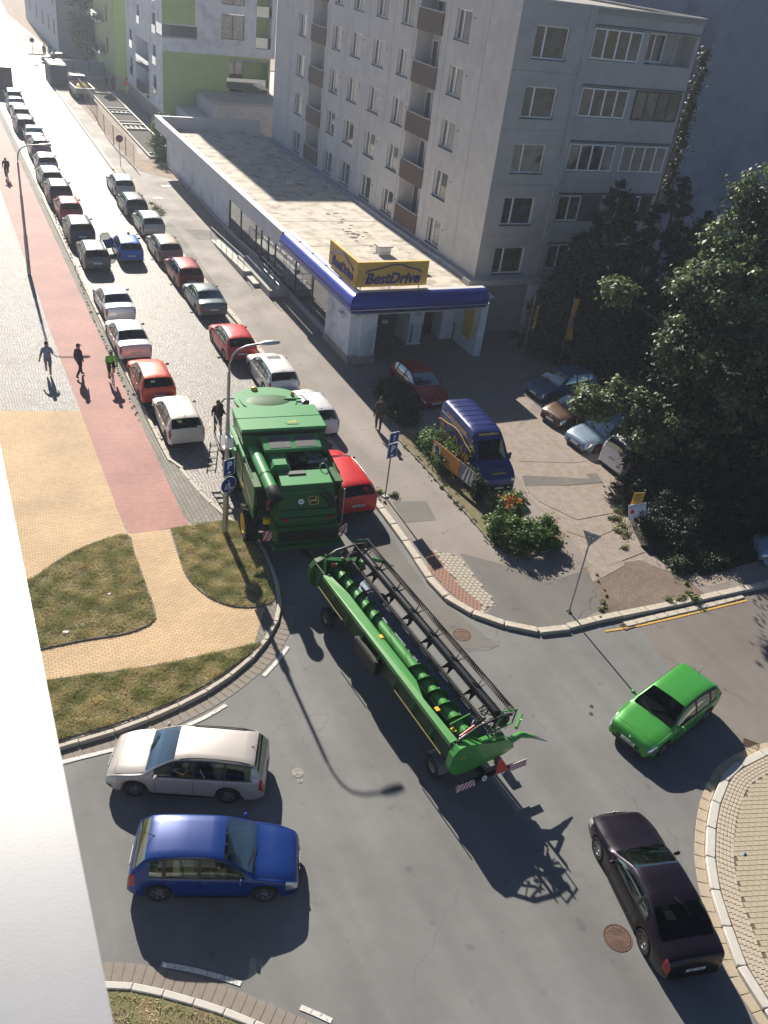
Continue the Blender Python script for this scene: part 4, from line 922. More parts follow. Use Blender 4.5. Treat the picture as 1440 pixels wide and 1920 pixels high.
# s = distance from the nose; top = centre-line height; ws/rw = windscreen and rear window ranges; side = side glass; pil = pillar positions
CARS = {
 'hatch': dict(L=4.15, W=1.74, top=[(0,.50),(.05,.64),(.14,.74),(.5,.86),(1.05,.97),(1.45,1.2),(1.85,1.40),(2.2,1.465),(2.8,1.48),(3.4,1.44),(3.68,1.38),(3.9,1.18),(4.06,.98),(4.11,.82),(4.15,.5)],
      belt=[(0,.6),(.3,.74),(1.0,.9),(2.5,.93),(4.15,.98)], ws=(1.1,1.86), rw=(3.7,4.03), side=(1.35,3.6), pil=(2.42,3.25), ax=(.83,3.38), r=.31),
 'wagon': dict(L=4.35, W=1.74, top=[(0,.50),(.05,.64),(.14,.74),(.5,.86),(1.05,.97),(1.45,1.2),(1.85,1.39),(2.2,1.45),(2.9,1.47),(3.7,1.44),(4.0,1.38),(4.16,1.18),(4.27,.98),(4.31,.82),(4.35,.5)],
      belt=[(0,.6),(.3,.74),(1.0,.9),(2.5,.93),(4.35,.97)], ws=(1.1,1.86), rw=(4.02,4.25), side=(1.35,3.95), pil=(2.4,3.25), ax=(.83,3.36), r=.31),
 'sedan': dict(L=4.5, W=1.76, top=[(0,.48),(.05,.62),(.15,.72),(.5,.84),(1.2,.96),(1.6,1.18),(2.0,1.37),(2.35,1.42),(2.9,1.42),(3.2,1.38),(3.5,1.22),(3.85,1.05),(4.1,1.03),(4.36,1.0),(4.44,.88),(4.5,.5)],
      belt=[(0,.58),(.3,.72),(1.1,.88),(2.6,.92),(3.8,.96),(4.5,.95)], ws=(1.25,1.98), rw=(3.22,3.78), side=(1.5,3.4), pil=(2.52,3.22), ax=(.85,3.5), r=.31),
 'suv': dict(L=4.45, W=1.82, top=[(0,.58),(.05,.74),(.14,.86),(.5,.98),(1.1,1.08),(1.45,1.3),(1.8,1.5),(2.2,1.60),(2.9,1.62),(3.6,1.59),(4.05,1.52),(4.22,1.3),(4.36,1.08),(4.41,.9),(4.45,.58)],
      belt=[(0,.7),(.3,.84),(1.0,1.0),(2.5,1.03),(4.45,1.08)], ws=(1.15,1.82), rw=(4.07,4.32), side=(1.38,3.98), pil=(2.42,3.35), ax=(.86,3.5), r=.35),
 'mpv': dict(L=4.2, W=1.80, top=[(0,.55),(.05,.7),(.14,.82),(.45,.95),(.85,1.08),(1.3,1.38),(1.7,1.6),(2.1,1.75),(2.6,1.8),(3.4,1.8),(4.0,1.76),(4.08,1.6),(4.14,1.15),(4.17,.9),(4.2,.5)],
      belt=[(0,.66),(.3,.82),(1.0,1.02),(2.5,1.05),(4.2,1.08)], ws=(.92,1.68), rw=(4.02,4.13), side=(1.2,3.9), pil=(2.2,3.1), ax=(.8,3.4), r=.31),
 'coupe': dict(L=4.6, W=1.76, top=[(0,.44),(.06,.58),(.18,.66),(.6,.78),(1.35,.9),(1.8,1.1),(2.15,1.25),(2.5,1.30),(2.95,1.30),(3.25,1.26),(3.7,1.08),(4.05,.97),(4.3,.95),(4.46,.91),(4.54,.78),(4.6,.46)],
      belt=[(0,.54),(.3,.66),(1.3,.82),(2.6,.86),(3.8,.9),(4.6,.86)], ws=(1.42,2.2), rw=(3.28,4.02), side=(1.65,3.35), pil=(2.95,), ax=(.9,3.6), r=.31, round=1),
}
def car_surface(k):
    c = CARS[k]; L, W = c['L'], c['W']; top = pchip(*zip(*c['top'])); belt = pchip(*zip(*c['belt'])); R = c['r']+.055
    rnd = 1.25 if c.get('round') else 1.0
    def ring(s):
        f = 1.0
        if s < .9: f -= .13*rnd*((.9-s)/.9)**2.2
        if s < .16: f -= .10*((.16-s)/.16)**2
        e = L-s
        if e < .9: f -= .09*rnd*((.9-e)/.9)**2.2
        if e < .13: f -= .07*((.13-e)/.13)**2
        w_ = W/2*f; zt = top(s)
        zl = .2 + (.10*((.3-s)/.3) if s < .3 else 0) + (.10*((.3-e)/.3) if e < .3 else 0)
        for a in c['ax']:
            if abs(s-a) < R: zl = max(zl, c['r']+sqrt(max(0, R*R-(s-a)**2)))
        cr = .055; zb = min(belt(s), zt-cr); zb = max(zb, zl+.1) if zb < zl+.1 else zb
        zr = max(zt-cr, zb+.004); h = zr-zb; zs = zb-.09 if zb-.09 > zl+.03 else zl+.6*(zb-zl)
        yt = w_-.05-.40*h; 
        if h < .12: yt -= .05*(1-h/.12)
        P = [(w_-.25, zl+.02), (w_-.03, zl), (w_-.012, zl+.2*(zs-zl)), (w_, zl+.6*(zs-zl)), (w_-.004, zs), (w_-.022, zb-.025), (w_-.05, zb+.003*1)]
        for t in (.35, .68, .93):
            bul = .035*sin(pi*t)*min(1, h/.3); P.append((w_-.05+(yt-(w_-.05))*t+bul, zb+.003+(zr-zb-.003)*t*.985))
        P += [(yt, zr), (yt-.055, zr+.028*min(1,(zt-zr)/.05)), (yt*.62, zt-.014), (yt*.32, zt-.004), (0, zt)]
        return [(y, z) for y, z in P]
    return ring
# ring indices: 6..9 side glass (6 bottom, 9 top), 11..14 screens
CM = {}
def car_parts(k):
    if k in CM: return CM[k]
    c = CARS[k]; ring = car_surface(k); L = c['L']; H2 = L/2
    S = set(np.round(np.arange(.2, L-.15, .11), 3)) | {0,.02,.05,.1,.15,L,L-.02,L-.05,L-.1} | {x for x, _ in c['top']} | set(c['ws']) | set(c['rw']) | set(c['side'])
    for a in c['ax']: S |= {round(a+(c['r']+.055)*q, 3) for q in (-1.001,-.97,-.88,-.7,-.45,-.2,0,.2,.45,.7,.88,.97,1.001)}
    for q in c['pil']: S |= {q-.045, q+.045}
    S = sorted(x for x in S if 0 <= x <= L); S2 = [S[0]]
    keep = set(c['ws'])|set(c['rw'])|set(c['side'])|{q+d for q in c['pil'] for d in (-.045,.045)}
    for x in S[1:]:
        if x-S2[-1] < .018 and x not in keep: continue
        S2.append(x)
    S = S2; RG = [ring(s) for s in S]; n = len(RG[0])
    full = [[(y, H2-s, z) for y, z in r] + [(-y, H2-s, z) for y, z in reversed(r[:-1])] for s, r in zip(S, RG)]; nf = len(full[0])
    sidew = []; lo, hi = c['side']; cuts = [lo]+[x for q in c['pil'] for x in (q-.045, q+.045)]+[hi]
    for a, b_ in zip(cuts[0::2], cuts[1::2]): sidew.append((a, b_))
    V = [p for r in full for p in r]; body = []; bmat = []; ws = []; rw = []; sd = [[[], []] for _ in sidew]
    for i in range(len(S)-1):
        sm = (S[i]+S[i+1])/2
        for j in range(nf-1):
            q = (i*nf+j, (i+1)*nf+j, (i+1)*nf+j+1, i*nf+j+1); jj = min(j, nf-2-j); right = j < n-1
            if 11 <= jj and c['ws'][0] < sm < c['ws'][1]: ws.append(q); continue
            if 11 <= jj and c['rw'][0] < sm < c['rw'][1]: rw.append(q); continue
            hit = False
            if 6 <= jj <= 8:
                for m_, (a, b_) in enumerate(sidew):
                    if a < sm < b_: sd[m_][0 if right else 1].append(q); hit = True
            if not hit: body.append(q); bmat.append(1 if (jj in (5,9) and c['side'][0]-.1 < sm < c['side'][1]+.05) or (6 <= jj <= 8 and sidew[0][0] < sm < sidew[-1][1]) else 0)
        # floor under the shell
        body.append((i*nf+nf-1, (i+1)*nf+nf-1, (i+1)*nf, i*nf)); bmat.append(1)
    body.append(tuple(range(nf))[::-1]); body.append(tuple((len(S)-1)*nf+j for j in range(nf)))
    def sub_(fs, name, m, inset=.0):
        ids = sorted({i for f in fs for i in f}); mp = {v: k_ for k_, v in enumerate(ids)}; cen = Vector((0, 0, .8))
        b = MB(); P = []
        for v in ids:
            p = Vector(V[v])
            if inset: d = Vector((p.x, (p.y)*.3, p.z-.6)).normalized(); p = p-d*inset
            P.append(p)
        b.add(P, [tuple(mp[i] for i in f) for f in fs]); return b.mesh(name, m, 38)
    out = []     # (name, mesh, paintslot)
    bmat += [0,0]; bm_ = sub_(body, 'body', M['black']); bm_.materials.append(M['black']); bm_.polygons.foreach_set('material_index', bmat); bb = bmesh.new(); bb.from_mesh(bm_); bmesh.ops.recalc_face_normals(bb, faces=bb.faces); bb.to_mesh(bm_); bb.free(); bm_.set_sharp_from_angle(angle=R_(38))
    out.append(('body', bm_, 'paint'))
    if ws: out.append(('windscreen', sub_(ws, 'windscreen', M['glass'], .007), None))
    if rw: out.append(('rear_window', sub_(rw, 'rear_window', M['glass'], .007), None))
    for m_ in sd:
        for q in m_:
            if q: out.append(('side_window', sub_(q, 'side_window', M['glass'], .007), None))
    def patch(s0, s1, j0, j1, off, side, ns=5):
        rows = []
        for s in np.linspace(s0, s1, ns):
            r = ring(s); row = []
            for j in np.linspace(j0, j1, 4):
                a = int(min(j, n-2)); t = j-a; y = r[a][0]*(1-t)+r[a+1][0]*t; z_ = r[a][1]*(1-t)+r[a+1][1]*t
                cdir = Vector((y, .9*(H2-s-0)*(1 if abs(H2-s) > H2-.35 else 0), (z_-.6)*.5)).normalized()
                row.append(((y+cdir.x*off)*side, H2-s+cdir.y*off, z_+cdir.z*off))
            rows.append(row)
        return rows
    W = c['W']
    for sd_ in (1, -1):
        out.append(('headlight', MB().grid(patch(.045, .34, 3.1, 6.3, .008, sd_), flip=sd_ < 0).mesh('headlight', M['lamp'], 60), None))
        e0, e1 = (L-.22, L-.035) if k not in ('mpv','suv','wagon') else (L-.17, L-.035)
        out.append(('tail_light', MB().grid(patch(e0, e1, 2.9, 6.4, .008, sd_), flip=sd_ < 0).mesh('tail_light', M['tail'], 60), None))
        out.append(('rocker_trim', MB().grid([[(sd_*(W/2-.012), H2-s, .2), (sd_*(W/2-.002), H2-s, .27)] for s in (c['ax'][0]+.38, c['ax'][1]-.38)]).mesh('rocker_trim', M['black']), None))
        # mirror
        sx = c['ws'][0]+.32; zb = [z_ for y, z_ in ring(sx)][6]; b = MB(); b.ball((sd_*(W/2+.09), H2-sx, zb+.07), (.1,.055,.07), 10); b.tube((sd_*(W/2-.06), H2-sx, zb+.02), (sd_*(W/2+.03), H2-sx, zb+.05), .02, n=6)
        out.append(('mirror', b.mesh('mirror', M['black'], 60), 'paint'))
        # door seams and handles
        dz = [x for x in (c['side'][0]+.02, c['pil'][0], (c['pil'][1] if len(c['pil']) > 1 else None)) if x]
        b = MB()
        for s in dz:
            r = ring(s); P = [(sd_*(y+.003), H2-s, z_) for y, z_ in r[2:6]]; b.path(P, .005, 4)
        out.append(('door_gap', b.mesh('door_gap', M['black']), None))
        for s in dz[1:]: 
            r = ring(s-.14); out.append(('door_handle', MB().cbox(sd_*(r[4][0]+.004)-.014, sd_*(r[4][0]+.004)+.014, H2-s+.08, H2-s+.24, r[4][1]-.05, r[4][1]-.015, .006).mesh('door_handle', M['black']), 'paint'))
        for a in c['ax']:
            x = sd_*(W/2-.115)
            ty = MB().lathe([(c['r']*.62,-.09),(c['r']*.95,-.1),(c['r'],-.06),(c['r'],.06),(c['r']*.95,.1),(c['r']*.62,.09)], (0,0,0), 'x', 28)
            rm = MB().lathe([(0,sd_*.045),(c['r']*.3,sd_*.05),(c['r']*.34,sd_*.03)], (0,0,0), 'x', 20); rm.lathe([(c['r']*.56,sd_*.085),(c['r']*.66,sd_*.088),(c['r']*.66,-sd_*.07),(c['r']*.56,-sd_*.07)], (0,0,0), 'x', 28)
            for q in range(7):
                rm.xf = Matrix.Rotation(2*pi*q/7+.2, 4, 'X'); rm.box(min(sd_*.03,sd_*.07), max(sd_*.03,sd_*.07), -.028, .028, c['r']*.25, c['r']*.58); rm.xf = None
            dk = MB().lathe([(0,0),(c['r']*.6,0)], (sd_*.01,0,0), 'x', 16)
            out.append(('wheel', (ty.mesh('wheel', M['rubber'], 40), rm.mesh('rim', M['rim'], 40), dk.mesh('brake_disc', M['dark'])), (x, H2-a, c['r'])))
    def line(Q, name, r=.0045):
        P = []
        for s, j, sd_ in Q:
            rr = ring(s); a = int(j); t = j-a; y = rr[a][0]*(1-t)+rr[min(a+1,n-1)][0]*t; z_ = rr[a][1]*(1-t)+rr[min(a+1,n-1)][1]*t; P.append((sd_*y, H2-s, z_+.0015))
        out.append((name, MB().path(P, r, 4).mesh(name, M['black']), None))
    for sd_ in (1,-1): line([(s, 10.35, sd_) for s in np.linspace(.3, c['ws'][0]-.03, 8)], 'bonnet_gap')
    line([(.27, j, 1) for j in (10.3,11,12,13)]+[(.27, j, -1) for j in (12,11,10.3)], 'bonnet_gap')
    for sd_ in (1,-1): out.append(('bumper_insert', MB().grid(patch(.012, .2, .9, 2.6, .006, sd_), flip=sd_ < 0).mesh('bumper_insert', M['black'], 60), None))
    out.append(('badge', MB().ball((0, H2-.035, c['top'][1][1]+.0), (.045,.02,.045), 10).mesh('badge', M['chrome'], 60), None))
    # underbody and well walls
    b = MB(); b.box(-W/2+.28, W/2-.28, -H2+.25, H2-.25, .2, .55); out.append(('underbody', b.mesh('underbody', M['black']), None))
    # interior
    b = MB(); y0 = H2-c['ws'][0]-.25
    b.box(-W/2+.16, W/2-.16, -H2+.7, y0, .3, .42); b.box(-W/2+.13, W/2-.13, y0-.45, y0+.1, .6, .86); out.append(('dashboard', b.mesh('dashboard', M['dark']), None))
    sy = H2-c['pil'][0]+.05
    for xx in (-.37, .37):
        b = MB().cbox(xx-.25, xx+.25, sy-.05, sy+.45, .42, .58, .05); b.xf = Matrix.Translation((xx, sy-.03, .55)) @ Matrix.Rotation(R_(14), 4, 'X'); b.cbox(-.24,.24,-.06,.07,0,.42 if k == 'coupe' else .56,.04); (b.cbox(-.13,.13,-.04,.05,.59,.74,.03) if k != 'coupe' else b.cbox(-.13,.13,-.04,.05,.44,.52,.03)); b.xf = None
        out.append(('seat', b.mesh('seat', M['seat']), 'seat'))
    by = sy-.62 if k == 'coupe' else sy-.92; b = MB().cbox(-.6,.6,by-.03,by+.47,.42,.58,.05); b.xf = Matrix.Translation((0, by, .5)) @ Matrix.Rotation(R_(12), 4, 'X'); b.cbox(-.6,.6,-.06,.07,0,.4 if k == 'coupe' else .46,.04)
    for xx in ((-.4,.4) if k not in ('coupe',) else ()): b.cbox(xx-.13,xx+.13,-.04,.05,.48,.6,.03)
    b.xf = None; out.append(('rear_bench', b.mesh('rear_bench', M['seat']), 'seat'))
    b = MB(); b.xf = Matrix.Translation((-.37, sy+.72, .82)) @ Matrix.Rotation(R_(-62), 4, 'X'); b.path([(.18*cos(a),.18*sin(a),0) for a in np.linspace(0,2*pi,17)[:-1]], .016, 6, closed=True); out.append(('steering_wheel', b.mesh('steering_wheel', M['black']), None))
    # nose and tail
    out.append(('grille', MB().box(-.42,.42,H2-.012,H2+.012,.4,.5).box(-.55,.55,H2-.02,H2+.008,.27,.36).mesh('grille', M['black']), None))
    zf = .55 if k != 'suv' else .62
    out.append(('number_plate', MB().box(-.26,.26,H2+.012,H2+.02,.42,.53).mesh('number_plate', M['plate']), None))
    pz = {'hatch':.62,'wagon':.62,'sedan':.62,'suv':.75,'mpv':.78,'coupe':.56}[k]
    r_ = next(s for s in np.linspace(L, L-.4, 60) if ring(s)[-1][1] >= pz+.06)
    out.append(('number_plate', MB().box(-.26,.26,-(r_-H2)-.028,-(r_-H2)-.016,pz-.055,pz+.055).mesh('number_plate', M['plate']), None))
    r0_ = -(r_-H2); b = MB().box(-W/2+.2,W/2-.2,-H2-.012,-H2+.03,.26,.34); out.append(('rear_bumper_trim', b.mesh('rear_bumper_trim', M['black']), None))
    rz_ = ring(c['rw'][0]-.12)[-1][1]; out.append(('aerial', MB().tube((0,H2-c['rw'][0]+.12,rz_-.01),(0,H2-c['rw'][0]-.16,rz_+.17),.008,.004,6).ball((0,H2-c['rw'][0]+.12,rz_),.022,6).mesh('aerial', M['black']), None))
    b = MB()
    for sd_ in (-1,1):
        b.path([(sd_*.06,H2-c['ws'][0]+.02,ring(c['ws'][0])[-1][1]+.015),(sd_*.06+.5,H2-c['ws'][0]-.14,ring(c['ws'][0]+.14)[-1][1]+.02)], .01, 4)
    out.append(('wiper', b.mesh('wiper', M['black']), None))
    for sd_ in (1,-1):
        rr_ = [ring(s) for s in np.linspace(c['ws'][1]+.15, c['rw'][0]-.12, 7)]; ss = np.linspace(c['ws'][1]+.15, c['rw'][0]-.12, 7)
        P = [(sd_*(r[10][0]-.045), H2-s, r[10][1]+(.05 if 0 < q < 6 else .02)) for q, (s, r) in enumerate(zip(ss, rr_))]
        out.append(('roof_rail', MB().path(P, .017, 6).mesh('roof_rail', M['steelgalv'], 60), 'rail'))
    zr = ring(2.5)[-1][1]; yt = ring(2.5)[10][0]
    out.append(('sunroof', MB().cbox(-.36,.36,H2-2.62,H2-2.2,zr-.02,zr+.008,.006).mesh('sunroof', M['black']), 'sun'))
    CM[k] = out; return out
PLATE_TXT = {}
def car(kind, col, px=None, hd=0, label='', group=None, pos=None, rails=False, sun=False, seat=None, dark_lights=False, skip=(), cat='car', scale=1, coat=.35, rough=.36, metal=.2, railcol=None, plate=None):
    """px: image point of the middle of the rear bumper on the ground, hd: heading (0 = away up the street)"""
    c = CARS[kind]; p = Vector(pos) if pos else G(*px)
    if not pos: p = p + Vector((-sin(hd), cos(hd), 0))*(c['L']/2*scale)
    t = thing('car', label, cat, (p.x, p.y, 0), hd, group); t.scale = (scale,)*3
    pm = mat('car_paint_%d_%d_%d' % col, srgb(*col), rough, metal, .5, coat, var=.02, scale=2)
    for name, me, kd in car_parts(kind):
        if name in skip: continue
        if name == 'sunroof' and not sun: continue
        if name == 'roof_rail' and not rails: continue
        if name == 'wheel':
            o = link('wheel', me[0], t, kd); link('rim', me[1], o); link('brake_disc', me[2], o); continue
        o = link(name, me, t)
        if kd in ('paint',) or (kd == 'rail' and railcol): 
            o.material_slots[0].link = 'OBJECT'; o.material_slots[0].material = pm if kd == 'paint' else railcol
        if kd == 'seat' and seat: o.material_slots[0].link = 'OBJECT'; o.material_slots[0].material = seat
        if name == 'number_plate' and plate:
            y = me.vertices[0].co.y; back = y < 0; zc_ = sum(v.co.z for v in me.vertices)/8
            yy = (min(v.co.y for v in me.vertices)-.003) if back else max(v.co.y for v in me.vertices)+.003
            text(plate, .12, .001, M['black'], o, frame_mtx((0,yy,zc_), (1,0,0) if back else (-1,0,0), (0,0,1)), sx=.8)
    return t
GL, GRr = 'cars parked along the left kerb', 'cars parked along the right kerb'
LEFT = [((352,842),'hatch',(222,216,205),'white car with dark rear window, nearest the crossing in the left row',dict(scale=.98)),
 ((300,764),'hatch',(205,72,42),'orange-red hatchback in the left row behind the white one',{}),
 ((257,682),'sedan',(226,222,216),'white saloon with black bumper strip, parked just ahead of the orange-red hatchback',{}),
 ((229,609),'sedan',(224,224,226),'white saloon with sunroof, passed by the green-shirted cyclist',dict(sun=True)),
 ((185,512),'wagon',(72,84,84),'dark green-grey estate beside the open door of the bright blue car',dict(rails=True)),
 ((157,465),'suv',(52,54,76),'dark purple-blue estate in the left row in front of the green-grey one',{}),
 ((136,420),'hatch',(170,48,42),'red hatchback halfway up the left row',{}),
 ((117,389),'suv',(66,62,74),'dark grey car directly beyond the red hatchback in the left row',{}),
 ((101,358),'wagon',(196,190,188),'silver estate, third beyond nothing but the dark car above the red hatchback',{}),
 ((92,329),'hatch',(170,178,186),'light grey hatchback with bluish roof in the far left row',{}),
 ((80,303),'mpv',(150,120,132),'mauve people carrier in the left row beside the far lamp arm',{}),
 ((69,274),'sedan',(150,156,170),'blue-grey saloon behind the far street lamp arm',{}),
 ((52,256),'suv',(88,86,104),'dark car just beyond the far lamp arm',{}),
 ((43,233),'hatch',(190,190,196),'silver hatchback, fourth car from the far end of the left row',{}),
 ((35,215),'sedan',(110,112,130),'grey saloon, third car from the far end of the left row',{}),
 ((29,198),'wagon',(180,186,200),'pale bluish estate at the far end of the left row',{})]
LEFT[8] = (*LEFT[8][:3], 'silver estate two places beyond the red hatchback in the left row', {})
for px, k, c, lab, kw in LEFT: car(k, c, px, R_(random.uniform(-1.2,1.2)), lab, GL, **kw)
RIGHT = [((670,973),'wagon',(196,14,16),'bright red estate with roof rails beside the combine harvester',dict(rails=True,scale=1.05,railcol=M['steelgalv'],plate='5A1 7588')),
 ((606,826),'hatch',(222,222,222),'white small car squeezed against the right side of the combine',{}),
 ((533,752),'suv',(228,226,220),'white car with sunroof just in front of the combine cab',dict(sun=True,scale=.95)),
 ((455,684),'hatch',(190,20,26),'red hatchback under the lamp arm in the right row',{}),
 ((402,600),'sedan',(88,104,106),'grey-teal saloon in the right row between two red cars',{}),
 ((360,546),'wagon',(140,26,40),'dark crimson estate in the right row',{}),
 ((322,498),'wagon',(158,138,124),'champagne brown estate in the right row',{}),
 ((290,448),'hatch',(168,174,172),'silver-green hatchback in the right row',{}),
 ((259,411),'wagon',(56,58,72),'near-black estate in the far part of the right row',{}),
 ((236,373),'wagon',(176,180,180),'silver estate at the far end of the right row',dict(rails=True))]
for px, k, c, lab, kw in RIGHT: car(k, c, px, R_(random.uniform(-1.2,1.2)), lab, GRr, **kw)
# moving / standing cars of the crossing
def between(p_f, p_r, kind, side, sc=1):
    """pose from the ground points under the front and rear wheel of one side (side: +1 = right wheels)"""
    a = G(*p_f); b = G(*p_r); d = (a-b).normalized(); hd = atan2(-d.x, d.y); right = Vector((d.y, -d.x, 0)); c = CARS[kind]
    mid = (a+b)/2 - right*side*(c['W']/2-.02)*sc; am = (c['ax'][0]+c['ax'][1])/2
    return mid + d*(am-c['L']/2)*sc, hd
p, h = between((255,1496), (424,1508), 'wagon', -1, 1.0)
beige = car('wagon', (180,174,168), pos=p, hd=h, scale=.98, label='beige estate with roof rails, driver in a light top at the open window', rails=True, railcol=M['black'], plate='3AH 2210')
p, h = between((495,1694), (297,1693), 'hatch', 1, 1.02)
bluec = car('hatch', (8,50,118), pos=p, hd=h, label='royal blue hatchback driving right below the beige estate', seat=M['seatlight'], plate='6A2 4417', scale=.99)
p, h = between((1112,1602), (1198,1781), 'coupe', -1, 1.0)
coupe = car('coupe', (24,14,28), pos=p, hd=h, label='dark plum fastback with open driver window beside the right island', cat='car', metal=.5, plate='4A7 7134', scale=.98)
nf = G(1195,1412); hg = atan2(-(G(1165,1395)-G(1297,1290)).x, (G(1165,1395)-G(1297,1290)).y)
greenc = car('hatch', (66,150,62), pos=(18.75,13.35,0), hd=R_(106), label='bright green hatchback with dark windscreen turning at the right of the crossing', scale=.98, plate='1AX 8823')
bb_ = car('hatch', (22,92,190), (248,497), R_(-2), 'bright blue car with both left doors open and an orange beacon on the roof', scale=.97)
# its open doors and beacon
def open_door(par, y, ang, ln, z1):
    piv = link('open_door', MB().cbox(-.03,.03,-ln,0,.3,.92,.02).mesh('open_door', M['black']), par, (-.87, y, 0), ang); piv.material_slots[0].link = 'OBJECT'; piv.material_slots[0].material = MC['car_paint_22_92_190']
    fr = MB().path([(0,-.02,.92),(0,-.32,1.38),(0,-ln*.75,1.42),(0,-ln+.03,1.3),(0,-ln+.03,.92)], .025, 5); fr.build('window_frame', M['black'], piv)
    MB().add([(0,-.08,.92),(0,-.33,1.36),(0,-ln*.75,1.4),(0,-ln+.04,1.28),(0,-ln+.04,.92)], [(0,1,2,3,4)]).build('pane', M['glass'], piv)
open_door(bb_, .82, R_(-62), 1.0, 1.4)
MB().lathe([(.09,0),(.085,.1),(.05,.15),(0,.155)], (.15,.1,1.46), n=12).build('beacon', M['amber'], bb_, 50)
# yard cars
GY_ = 'cars standing in the shaded car park'
car('hatch', (140,18,24), pos=(21.75,37.0,0), hd=R_(181), label='red hatchback facing the camera in the shade before the shop bays', group=GY_, scale=.98, plate='2AB 5190')
car('hatch', (62,92,130), pos=(29.9,35.4,0), hd=R_(98), label='dark blue car parked in the shade furthest back in the car park row', group=GY_)
car('hatch', (92,66,48), pos=(29.0,32.5,0), hd=R_(100), label='brown car half under the maple between the two blue-grey cars', group=GY_)
car('sedan', (130,150,170), pos=(29.0,29.95,0), hd=R_(97), label='silver-blue car beside the white van, nose toward the sunlit concrete', group=GY_)
wv = car('mpv', (222,224,228), pos=(29.3,27.5,0), hd=R_(-86), label='white high-roof people carrier with its tail toward the sunlit concrete', group=GY_, plate='3AT 6002', railcol=None)
text('04', .22, .002, M['black'], wv, frame_mtx((.55,-2.12,.62), (1,0,0), (0,0,1)))
car('sedan', (40,44,50), pos=(18.3,144.6,0), hd=R_(82), label='dark saloon turning out of the side street at the far end', group=None, cat='car')
car('hatch', (150,175,190), pos=(31.0,18.75,0), hd=R_(60), label='pale blue car cut off by the right edge of the view')

